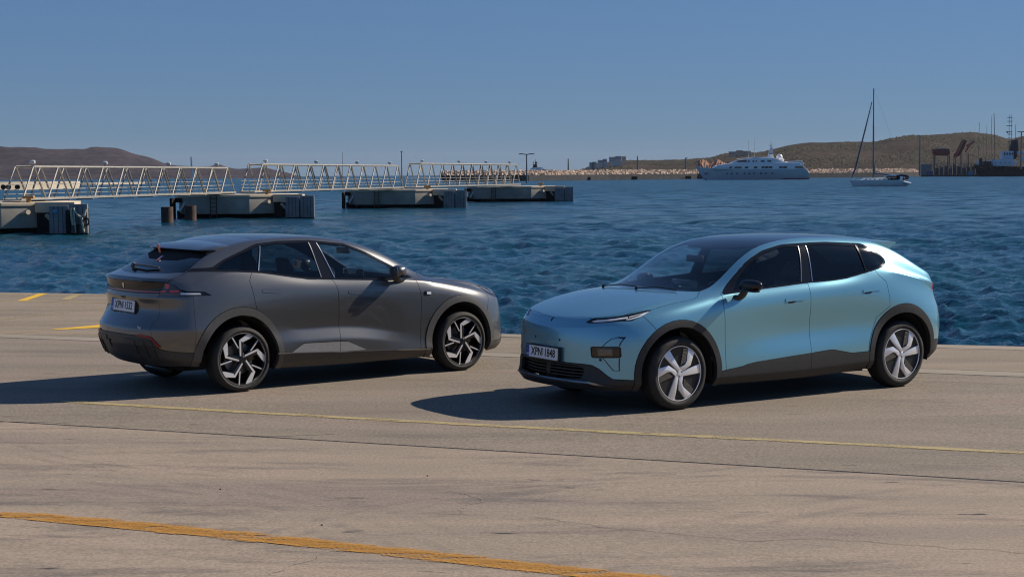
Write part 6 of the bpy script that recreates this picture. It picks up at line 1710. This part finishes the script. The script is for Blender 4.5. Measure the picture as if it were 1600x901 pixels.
def motor_yacht():
    pL, pR = on_sea(1100, 281.0), on_sea(1262, 280.0)
    d = (pL.y + pR.y) / 2; k = d / 2496.0               # metres per pixel of the photograph
    e = empty('motor_yacht', (at(1180, 278, d).x, d, WL), R(-1))
    X = lambda px: (px - 1180) * k
    Z = lambda py: (280.0 - py) * k
    L_ = 168 * k
    bm = bmesh.new(); rows = []
    prof = [(1087, 259.5, .02), (1092, 260.0, .12), (1100, 260.8, .28), (1110, 261.6, .46), (1125, 262.6, .68), (1150, 263.5, .9), (1180, 264, 1), (1210, 264, 1), (1240, 264, .97), (1256, 264, .92), (1262, 272, .9)]
    BW = 5.6
    for (px, py, w_) in prof:
        zt = Z(py); row = []
        foot = {1087: 1101.5, 1092: 1102.5, 1100: 1106, 1110: 1113}.get(px, px)
        if px == 1262: foot = 1262.5
        for q in (0, .12, .4, .7, 1):
            x = X(foot + (px - foot) * q); row.append((x, BW * w_ * (.55 + .45 * q ** .7), -.6 + (zt + .6) * q))
        rows.append(row)
    Vs = []
    for s in (1, -1):
        V = [[bm.verts.new((p[0], s * p[1], p[2])) for p in r] for r in rows]; Vs.append(V)
        for a, c in zip(V[:-1], V[1:]):
            for j in range(4): bm.faces.new((a[j], c[j], c[j + 1], a[j + 1]))
    for i in range(len(rows) - 1): bm.faces.new((Vs[0][i][4], Vs[0][i + 1][4], Vs[1][i + 1][4], Vs[1][i][4]))
    bm.faces.new(Vs[0][-1] + list(reversed(Vs[1][-1])))
    bmesh.ops.recalc_face_normals(bm, faces=bm.faces)
    hull = from_bm('hull', bm, M['hull_blue'], e, True, 40)
    b = MB(); b.box(X(1102), X(1261), -BW * .55, BW * .55, -.5, .75); 
    b.bm.free(); b = MB()
    for s in (1, -1):
        pts = [(X(1103), -.3), (X(1262), -.3), (X(1262), .55), (X(1101.5), .75)]
        b.verts([(p[0], s * (BW * (.93 if i in (1, 2) else .10) * .80 + .25 * (i in (1, 2)) + .35), p[1]) for i, p in enumerate(pts)], [(0, 1, 2, 3)])
    b.build('boot_stripe', M['boot_red'], hull, recalc=False)
    # superstructure, three tiers as side profiles
    def tier(name, pts, w_, mt=M['white']):
        b = MB(); side_poly(b, [(X(x), Z(y)) for x, y in pts], -w_, w_); return b.build(name, mt, e, bevel=.12)
    t1 = tier('main_deck', [(1113, 262.3), (1120, 257.3), (1140, 254.8), (1155, 253.2), (1246, 254.5), (1255, 261), (1256, 264.3), (1120, 263.8)], 5.0)
    t2 = tier('upper_deck', [(1140, 254.8), (1150, 250.2), (1170, 247.4), (1206, 246.8), (1213, 249), (1222, 252), (1228, 254.5)], 4.2)
    t2b = tier('aft_awning', [(1228, 252.3), (1250, 251.3), (1254, 256.6), (1251, 257), (1246, 254.5), (1228, 254.4)], 4.4)
    t3 = tier('top_roof', [(1150, 248.4), (1158, 246.9), (1178, 245.2), (1205, 245.4), (1212, 248.6), (1206, 247.0), (1172, 247.2)], 3.6)
    def win(px0, px1, py0, py1, w_, par, sl=0):
        b = MB(); side_poly(b, [(X(px0 + sl), Z(py0)), (X(px1 + sl), Z(py0)), (X(px1 - sl), Z(py1)), (X(px0 - sl), Z(py1))], w_, w_ + .12)
        b.build('window', M['window_dark'], par)
    b = MB(); side_poly(b, [(X(1148), Z(252.6)), (X(1152), Z(250.6)), (X(1164), Z(249.9)), (X(1166), Z(252.8))], 4.21, 4.32); b.build('bridge_window', M['window_dark'], t2)
    for a_, c_ in ((1167, 1169.5), (1174, 1176.8), (1179, 1181), (1187, 1192.5), (1197, 1203)): win(a_, c_, 250.6, 252.8, 4.2, t2)
    for a_, c_ in ((1138, 1142), (1146, 1149.5), (1150, 1153), (1153.6, 1156.6), (1162, 1167), (1176, 1181), (1187.5, 1192), (1192.8, 1197.8), (1198.5, 1204.2), (1215, 1220), (1221, 1227)): win(a_, c_, 259.8, 262.6, 5.0, t1, .5)
    for px in (1134, 1141.5, 1149.5, 1161, 1168.5, 1176, 1186.5, 1194, 1204): 
        b = MB(); b.lathe([(.0001, 0), (.42, 0), (.42, .2)], 12, Matrix.Translation((X(px), -5.62, Z(270.5))) @ Matrix.Rotation(R(90), 4, 'X')); b.build('porthole', M['window_dark'], hull)
    b = MB(); b.box(X(1100.5), X(1105), -2.9, -2.2, Z(271.2), Z(269.2)); b.build('anchor_pocket', M['window_dark'], hull)
    b = MB(); side_poly(b, [(X(1239), Z(259.8)), (X(1251), Z(259.8)), (X(1252), Z(263)), (X(1240), Z(263))], 4.9, 5.12); b.build('aft_opening', M['teak'], t1)
    b = MB(); side_poly(b, [(X(1199), Z(246.8)), (X(1203), Z(232)), (X(1204.5), Z(229)), (X(1206.5), Z(232)), (X(1208), Z(247))], -1.2, 1.2); ms = b.build('mast', M['white'], e, bevel=.05)
    b = MB(); b.tube((X(1204.3), 0, Z(230)), (X(1204.3), 0, Z(220)), .15, .06); b.box(X(1202), X(1206.5), -1.4, 1.4, Z(227.5), Z(226.9)); b.box(X(1200.8), X(1207.5), -1.6, 1.6, Z(240.4), Z(239.7)); b.build('aerial', M['pole'], ms)
    b = MB(); b.lathe([(.0001, 1.7), (.9, 1.45), (1.5, .7), (1.6, 0), (1.3, -.8), (.7, -1.4), (.6, -2.3)], 18, Matrix.Translation((X(1217.5), 0, Z(246)))); b.build('radar_dome', M['white'], e, smooth=True)
    b = MB(); b.lathe([(.0001, .9), (.7, .5), (.8, 0), (.5, -.6), (.4, -1.2)], 14, Matrix.Translation((X(1222.5), 0, Z(250.2)))); b.build('radar_dome', M['white'], e, smooth=True)
    for px, top in ((1168.5, 219), (1178, 216)):
        b = MB(); b.tube((X(px), -2, Z(246)), (X(px), -2, Z(top)), .10, .05); b.build('whip_aerial', M['lamp_grey'], e)
    b = MB()
    for k_ in range(14): b.tube((X(1092 + k_ * 2.2), -BW * min(.95, .15 + k_ * .06), Z(261)), (X(1092 + k_ * 2.2), -BW * min(.95, .15 + k_ * .06), Z(258.6)), .05, n=4)
    b.tube((X(1092), -.9, Z(258.8)), (X(1120), -5, Z(259.5)), .06, n=4); b.build('bow_rail', M['lamp_grey'], e)
    tag(e, 'large white motor yacht with three decks moored along the breakwater', 'yacht')
motor_yacht()

def sailboat():
    d = on_sea(1370, 291).y; k = d / 2496.0
    X = lambda px: (px - 1374) * k
    Z = lambda py: (290.8 - py) * k
    e = empty('sailboat', (at(1374, 290, d).x, d, WL), 0)
    bm = bmesh.new(); rows = []
    for (top, foot, w_) in ((1327.5, 1334, .03), (1333, 1338, .3), (1341, 1343, .55), (1355, 1355, .85), (1375, 1375, 1), (1398, 1398, .95), (1410, 1409, .85), (1419, 1414, .72)):
        row = []
        for q in (0, .2, .6, 1):
            zt = Z(281.2 if top < 1400 else 283.5 if top < 1415 else 286.5); row.append((X(foot + (top - foot) * q), 2.0 * w_ * (.5 + .5 * q ** .6), -.4 + (zt + .4) * q))
        rows.append(row)
    Vs = []
    for s in (1, -1):
        V = [[bm.verts.new((p[0], s * p[1], p[2])) for p in r] for r in rows]; Vs.append(V)
        for a, c in zip(V[:-1], V[1:]):
            for j in range(3): bm.faces.new((a[j], c[j], c[j + 1], a[j + 1]))
    for i in range(len(rows) - 1): bm.faces.new((Vs[0][i][3], Vs[0][i + 1][3], Vs[1][i + 1][3], Vs[1][i][3]))
    bm.faces.new(Vs[0][-1] + list(reversed(Vs[1][-1]))); bmesh.ops.recalc_face_normals(bm, faces=bm.faces)
    hull = from_bm('hull', bm, M['white'], e, True, 40)
    b = MB(); side_poly(b, [(X(1345), Z(281.2)), (X(1352), Z(278.6)), (X(1383), Z(278.0)), (X(1390), Z(281.2))], -1.0, 1.0); cb = b.build('cabin', M['white'], e, bevel=.08)
    for px in (1350, 1357, 1364, 1372, 1379): b = MB(); b.box(X(px), X(px + 3), -1.03, -1.004, Z(280.6), Z(279.4)); b.build('cabin_window', M['window_dark'], cb)
    b = MB(); side_poly(b, [(X(1384), Z(275.5)), (X(1388), Z(273.6)), (X(1402), Z(272.6)), (X(1403), Z(274)), (X(1390), Z(275.6))], -1.2, 1.2); b.build('sprayhood', mat('blue_canvas', (.16, .30, .48), .6), e, bevel=.05)
    b = MB(); side_poly(b, [(X(1402), Z(274.4)), (X(1406), Z(272.4)), (X(1415), Z(273.4)), (X(1418), Z(275.4)), (X(1417), Z(281)), (X(1415.5), Z(281)), (X(1415.5), Z(276)), (X(1404), Z(275.4)), (X(1404), Z(281)), (X(1402.5), Z(281))], -1.3, 1.3); b.build('bimini', mat('navy_canvas', (.02, .035, .06), .7), e, bevel=.04)
    b = MB(); b.box(X(1386), X(1402), -1.1, 1.1, Z(281.2), Z(275.8)); b.build('companionway', M['liner'], e)
    b = MB(); b.tube((X(1364.5), 0, Z(281)), (X(1363.8), 0, Z(139.5)), .19, .12, n=8); ms = b.build('mast', M['pole'], e, smooth=True)
    for py in (200, 236): b = MB(); b.tube((X(1364), -1.0, Z(py)), (X(1364), 1.0, Z(py)), .05); b.build('spreader', M['pole'], ms)
    b = MB(); b.tube((X(1331), 0, Z(278)), (X(1336.5), 0, Z(263)), .10, .24, n=8); b.tube((X(1336.5), 0, Z(263)), (X(1361.3), 0, Z(160)), .24, .10, n=8); b.build('furled_jib', mat('grey_blue_sail', (.10, .12, .16), .8), e, smooth=True)
    b = MB(); b.tube((X(1366), 0, Z(257)), (X(1366.5), 0, Z(271)), .10, .35, n=8); b.tube((X(1366), 0, Z(271)), (X(1390), 0, Z(273.2)), .30, .20, n=8); b.build('furled_mainsail', mat('grey_sail_cover', (.10, .13, .17), .8), e, smooth=True)
    b = MB()
    for a, c in (((1363.8, 140, 0), (1418, 282, 0)), ((1363.9, 150, 0), (1364, 281, -1.8)), ((1363.9, 150, 0), (1364, 281, 1.8)), ((1363.8, 165, 0), (1329, 281, 0))):
        b.tube((X(a[0]), a[2], Z(a[1])), (X(c[0]), c[2], Z(c[1])), .018, n=4)
    b.build('rigging', M['pole'], ms)
    b = MB()
    for px in range(1331, 1400, 7): b.tube((X(px), -1.6, Z(281.5)), (X(px), -1.6, Z(277.6)), .025, n=4)
    b.tube((X(1329), -.3, Z(277.6)), (X(1345), -1.6, Z(277.6)), .025, n=4); b.tube((X(1345), -1.6, Z(277.6)), (X(1398), -1.7, Z(277.8)), .02, n=4)
    b.build('guard_rail', M['lamp_grey'], e)
    b = MB(); b.tube((X(1408), -1.9, Z(284.2)), (X(1420), -1.6, Z(287.2)), .30, .30, n=10); b.tube((X(1408), -.8, Z(284.0)), (X(1421), -.6, Z(286.8)), .30, .28, n=10)
    o = b.build('inflatable_dinghy', M['white'], None, smooth=True); o.location = e.location
    tag(o, 'small white inflatable dinghy hanging at the stern of the single-masted sailboat', 'dinghy')
    b = MB(); b.tube((X(1411.5), -.5, Z(283.5)), (X(1411), -.5, Z(278.5)), .22, .28, n=8); b.lathe([(.0001, .17), (.13, .1), (.15, 0), (.1, -.12), (.06, -.2)], 10, Matrix.Translation((X(1411), -.5, Z(277))))
    o = b.build('person', mat('red_shirt', (.35, .06, .05), .8), None, smooth=True); o.location = e.location
    tag(o, 'person in a red top standing at the stern of the sailboat', 'person')
    tag(e, 'white single-masted sailboat with blue canopy riding at anchor in front of the breakwater', 'sailboat')
sailboat()

def tug():
    d = 1030.0; k = d / 2496.0
    e = empty('tugboat', (at(1570, 275, d).x, d, WL), 0)
    X = lambda px: (px - 1570) * k
    Z = lambda py: (275.6 - py) * k
    bl = mat('tug_hull_black', (.012, .014, .022), .5)
    bm = bmesh.new(); rows = []
    for (top, foot, zt, w_) in ((1521, 1530, 256.8, .15), (1528, 1532, 257.6, .55), (1540, 1540, 258.6, .9), (1560, 1560, 259.8, 1), (1585, 1585, 260.6, 1), (1610, 1610, 261.4, 1), (1640, 1638, 260.5, .85)):
        rows.append([(X(foot + (top - foot) * q), 4.2 * w_ * (.6 + .4 * q), -.6 + (Z(zt) + .6) * q) for q in (0, .3, .7, 1)])
    Vs = []
    for s in (1, -1):
        V = [[bm.verts.new((p[0], s * p[1], p[2])) for p in r] for r in rows]; Vs.append(V)
        for a, c in zip(V[:-1], V[1:]):
            for j in range(3): bm.faces.new((a[j], c[j], c[j + 1], a[j + 1]))
    for i in range(len(rows) - 1): bm.faces.new((Vs[0][i][3], Vs[0][i + 1][3], Vs[1][i + 1][3], Vs[1][i][3]))
    bm.faces.new(Vs[0][-1] + list(reversed(Vs[1][-1]))); bm.faces.new(Vs[0][0] + list(reversed(Vs[1][0]))); bmesh.ops.recalc_face_normals(bm, faces=bm.faces)
    hull = from_bm('hull', bm, bl, e, True, 40)
    wh = mat('tug_white', (.55, .60, .68), .5)
    def blk(name, px0, px1, py0, py1, w_, m=wh, par=e): b = MB(); b.box(X(px0), X(px1), -w_, w_, Z(py1), Z(py0)); return b.build(name, m, par, bevel=.1)
    s1 = blk('deckhouse', 1549.5, 1581, 249.5, 259.6, 3.4); s2 = blk('wheelhouse', 1564.5, 1581, 236.5, 249.4, 2.8)
    for px in (1566, 1570, 1574, 1578): b = MB(); b.box(X(px), X(px + 2.4), -2.85, -2.804, Z(242.5), Z(239)); b.build('window', M['window_dark'], s2)
    for px in (1553, 1560, 1568, 1575): b = MB(); b.lathe([(.0001, 0), (.35, 0), (.35, .06)], 10, Matrix.Translation((X(px), -3.41, Z(254.5))) @ Matrix.Rotation(R(90), 4, 'X')); b.build('porthole', M['window_dark'], s1)
    b = MB(); side_poly(b, [(X(1577), Z(249)), (X(1577), Z(231)), (X(1581), Z(220)), (X(1588), Z(218)), (X(1590), Z(236)), (X(1586), Z(249))], -1.6, 1.6); b.build('funnel', bl, e, bevel=.1)
    b = MB()
    for px in (1575.5, 1579): b.tube((X(px), -.4, Z(237)), (X(px), -.4, Z(180)), .16, .10, n=6)
    for py in (184, 190, 197, 206, 210, 216, 222): b.box(X(1573.5 - (py % 3)), X(1580), -.9, .1, Z(py + .9), Z(py))
    b.tube((X(1571), -.4, Z(206)), (X(1574), -.4, Z(209)), .3); b.build('signal_mast', bl, e)
    b = MB(); b.tube((X(1540), 0, Z(259)), (X(1540), 0, Z(249)), .4); b.box(X(1536), X(1547), -2, 2, Z(259), Z(252)); b.box(X(1530), X(1534), -1, 1, Z(258), Z(247)); b.build('deck_winch', bl, e, bevel=.1)
    b = MB()
    for px in range(1530, 1620, 11): b.lathe([(.9, -.3), (1.2, 0), (.9, .3), (.6, 0)], 12, Matrix.Translation((X(px), -4.5, Z(264))) @ Matrix.Rotation(R(90), 4, 'X'), close=True)
    b.build('tyre_fenders', M['liner'], hull)
    blk('aft_cabin', 1587, 1600, 237, 241, 2.5); blk('aft_deckhouse', 1595, 1612, 244.8, 252, 2.5)
    tag(e, 'black-hulled tugboat with white wheelhouse and tall signal mast at the right edge', 'tugboat')
tug()

# bare masts of sailing boats laid up ashore, with the boats' pale hulls
def laid_up(px, top, hull_px, label, lean=0, d=1075.0, w_=.12):
    k = d / 2496.0
    e = empty('laid_up_boat', at(px, 262, d))
    X = lambda p: (p - px) * k
    Z = lambda py: (262 - py) * k
    bm = bmesh.new(); Vs = []
    for s in (1, -1):
        V = [[bm.verts.new((X(px + hull_px * a), s * 1.5 * w0 * (.3 + .7 * q), Z(257.5) + (Z(247.5) - Z(257.5)) * q * .6)) for q in (0, .5, 1)] for a, w0 in ((-1, .05), (-.6, .7), (0, 1), (.8, .75))]; Vs.append(V)
        for a, c in zip(V[:-1], V[1:]):
            for j in range(2): bm.faces.new((a[j], c[j], c[j + 1], a[j + 1]))
    for i in range(3): bm.faces.new((Vs[0][i][2], Vs[0][i + 1][2], Vs[1][i + 1][2], Vs[1][i][2]))
    bm.faces.new(Vs[0][-1] + list(reversed(Vs[1][-1]))); bmesh.ops.recalc_face_normals(bm, faces=bm.faces)
    from_bm('hull', bm, M['white'], e, True, 40)
    b = MB(); b.tube((0, 0, Z(252)), (X(px + lean), 0, Z(top)), w_ * 1.5, w_, n=6); b.build('mast', M['pole'], e)
    b = MB(); b.tube((X(px - hull_px * .5), 0, Z(257.5)), (X(px - hull_px * .5), 0, -.2), .15, n=5); b.tube((X(px + hull_px * .5), 0, Z(257.5)), (X(px + hull_px * .5), 0, -.2), .15, n=5); b.build('cradle', M['rust'], e)
    tag(e, label, 'sailboat', 'sailing boats laid up behind the harbour wall')
laid_up(1528.5, 192, 5, 'laid-up sailboat whose mast is the leftmost of the bare masts', .8, 1092, .14)
laid_up(1536, 211, 4, 'laid-up sailboat with the shortest bare mast, second from left', 0, 1072, .10)
laid_up(1541, 197, 6, 'laid-up sailboat with a faint thin mast, third from left', 0, 1090, .10)
laid_up(1548.5, 182, 6, 'laid-up sailboat with a slender straight mast just left of the tallest', 0, 1084, .13)
laid_up(1554.5, 178, 7, 'laid-up sailboat with the tallest leaning mast, left of the tugboat mast', -2.5, 1078, .2)
laid_up(1586, 195, 5, 'laid-up sailboat whose mast stands right of the tug signal mast', 0, 1096, .14)

# rusty boat-lift yard: red hoppers on steel legs
def hopper_yard():
    d = 1060.0; k = d / 2496.0
    o0 = at(1480, 274, d)
    X = lambda p: (p - 1480) * k
    Z = lambda py: (274 - py) * k
    red = speckled('red_oxide_steel', (.20, .035, .025), (.28, .06, .04), .4, .8); org = speckled('orange_steel', (.42, .12, .06), (.5, .18, .1), .4, .7)
    gs = speckled('grey_blue_steel', (.04, .042, .055), (.13, .12, .13), .35, .7)
    e = empty('hopper', o0)
    b = MB(); side_poly(b, [(X(1457), Z(233)), (X(1481.5), Z(233)), (X(1483), Z(240)), (X(1480), Z(243.5)), (X(1459.5), Z(243.5)), (X(1457), Z(239))], -2.2, 2.2); b.build('bin', red, e, bevel=.1)
    b = MB(); b.box(X(1463), X(1481), -2.3, 2.3, Z(232.98), Z(232)); b.box(X(1464), X(1468), -1.5, 1.5, Z(231.9), Z(230)); b.build('walkway', M['plaster_warm'], e)
    for px in (1459.5, 1482): b = MB(); b.tube((X(px), -1.8, Z(243)), (X(px - .8), -1.8, 0), .35, n=6); b.tube((X(px), 1.8, Z(243)), (X(px - .8), 1.8, 0), .35, n=6); b.build('leg', gs, e)
    tag(e, 'dark red steel hopper on legs, left one of the rusty yard machines', 'hopper')
    e = empty('conveyor', o0)
    b = MB(); side_poly(b, [(X(1491), Z(244)), (X(1503), Z(219)), (X(1509), Z(220)), (X(1505), Z(231)), (X(1500), Z(241)), (X(1497), Z(244)), (X(1493), Z(246))], -2, 2); b.build('bin', red, e, bevel=.1)
    b = MB(); b.tube((X(1491), -2, Z(248)), (X(1504), -2, Z(218.5)), .5, n=6); b.tube((X(1509), -1, Z(229)), (X(1521), -1, Z(221.5)), .9, n=8); b.tube((X(1507), -1, Z(238)), (X(1515), -1, Z(226)), .6, n=6); b.build('boom', org, e)
    b = MB(); b.box(X(1516.5), X(1521.5), -1.2, 1.2, Z(222), Z(220)); b.build('boom_head', M['plaster'], e)
    for px in (1491.5, 1501.5, 1512): b = MB(); b.tube((X(px), -1.8, Z(240)), (X(px), -1.8, 0), .30, n=6); b.tube((X(px), 1.8, Z(240)), (X(px), 1.8, 0), .30, n=6); b.build('leg', gs, e)
    tag(e, 'tilted red and orange conveyor on legs, right of the dark red hopper', 'conveyor')
    e = empty('steel_fence', o0)
    for i, px in enumerate(np.arange(1459, 1527, 2.2)):
        b = MB(); b.box(X(px), X(px + 1.0), -5.2, -5.0, 0, Z(256.5) - (i % 4) * .3); b.build('fence_post', gs, e)
    b = MB()
    for px in np.arange(1458, 1527, 7.0): b.box(X(px), X(px + 5.2), -4.98, -4.9, 0, Z(262.5 - (px % 3)))
    b.build('fence_panel', gs, e)
    b = MB(); b.box(X(1458), X(1528), -5.35, -5.22, Z(256), Z(255.2)); b.build('fence_rail', gs, e)
    tag(e, 'tall dark steel fence along the harbour wall beneath the rusty machines', 'fence')
    b = MB(); b.box(X(1441), X(1457), 2, 8, 0, Z(257)); s = b.build('shed', speckled('pale_shed', (.20, .20, .20), (.26, .26, .25), .3, .8)); s.location = o0
    b = MB(); b.box(X(1440.5), X(1457.5), 1.8, 8.2, Z(257) + .003, Z(256)); b.build('shed_roof', M['plaster'], s)
    tag(s, 'low pale shed just left of the dark red hopper', 'shed')
    b = MB(); b.box(X(1449), X(1456), -3, 0, 0, Z(267.5)); v = b.build('container', mat('container_blue', (.03, .08, .18), .6)); v.location = o0
    tag(v, 'small blue container in front of the pale shed', 'container')
    b = MB(); b.box(X(1508), X(1516), -7.2, -5.6, 0, Z(268)); v = b.build('container', mat('container_light_blue', (.08, .20, .34), .6)); v.location = o0
    tag(v, 'small light blue container before the dark steel fence', 'container')
hopper_yard()

# superyacht behind the breakwater at the left, and small far sail
def far_superyacht():
    d = 1250.0; k = d / 2496.0
    e = empty('superyacht', at(842, 276, d))
    X = lambda p: (p - 842) * k
    Z = lambda py: (276 - py) * k
    def prof(name, pts, w_, m): b = MB(); side_poly(b, [(X(x), Z(y)) for x, y in pts], -w_, w_); return b.build(name, m, e, bevel=.1)
    prof('hull', [(818, 268.5), (866, 267.5), (862, 276), (822, 276)], 4, M['white'])
    prof('main_deck', [(826, 268.4), (829, 265.5), (850, 264), (862, 266.5), (866, 267.4)], 3.6, M['white'])
    prof('dark_window_band', [(829, 266.2), (850, 265.4), (858, 266.6), (829, 267.4)], 3.68, M['window_dark'])
    prof('upper_deck', [(827, 264.5), (832, 262), (845, 261.2), (855, 264.8)], 3.0, M['white'])
    prof('top_mast', [(832, 262), (834, 257), (838, 256), (840, 261.5)], .8, M['liner'])
    b = MB()
    for px, t in ((833.5, 252), (836.5, 249), (839, 253)): b.tube((X(px), 0, Z(258)), (X(px), 0, Z(t)), .25, .15, n=6)
    b.lathe([(.0001, .9), (.8, .5), (.9, 0), (.6, -.6)], 12, Matrix.Translation((X(838), 0, Z(254.5)))); b.build('aerial', M['liner'], e)
    tag(e, 'white superyacht with black mast showing above the breakwater, right of the street lamp', 'superyacht')
far_superyacht()
p = on_sea(299, 283.5)
b = MB(); kk = p.y / 2496; b.prism([(-.4 * kk, 3 * kk), (4 * kk, 4 * kk), (1.2 * kk, 38 * kk), (-.6 * kk, 38 * kk)], -.05, .05, Matrix(((1, 0, 0, 0), (0, 0, -1, 0), (0, 1, 0, 0), (0, 0, 0, 1))))
e = empty('far_sailboat', p)
b.build('sail', M['white'], e)
hull_mesh(11 * kk, 2.2, .5, M['white'], 'hull', e, freeb=1.6 * kk)
b = MB(); b.tube((0, 0, 0), (0, 0, 39 * kk), .12, .08, n=6); b.build('mast', M['pole'], e)
tag(e, 'small distant sailboat with a white sail, seen through the nearest truss', 'sailboat')
for px, top, lab in ((535.5, 238, 'distant bare mast rising above the middle truss'),):
    d = 420; q0, q1 = at(px, 276, d), at(px, top, d)
    b = MB(); b.tube((0, 0, -3), (0, 0, q1.z - q0.z), .07, .05, n=6); tag(b.build('distant_mast', M['pole'], None, loc=q0), lab, 'mast')

# ---------------------------------------------------------------- the sea air between the quay and the far shores
bm = bmesh.new(); bmesh.ops.create_cube(bm, size=1)
for v in bm.verts: v.co = (v.co.x * 29000, v.co.y * 29000, -8 if v.co.z < 0 else 190)
hz = from_bm('haze', bm, None, None, False)
hm = bpy.data.materials.new('sea_air'); hm.use_nodes = True; hm.node_tree.nodes.clear()
ho = hm.node_tree.nodes.new('ShaderNodeOutputMaterial'); hv_ = hm.node_tree.nodes.new('ShaderNodeVolumePrincipled')
hv_.inputs['Color'].default_value = (.82, .88, 1, 1); hv_.inputs['Density'].default_value = .000022
hm.node_tree.links.new(hv_.outputs[0], ho.inputs['Volume'])
hz.data.materials.clear(); hz.data.materials.append(hm); tag(hz, kind='stuff')
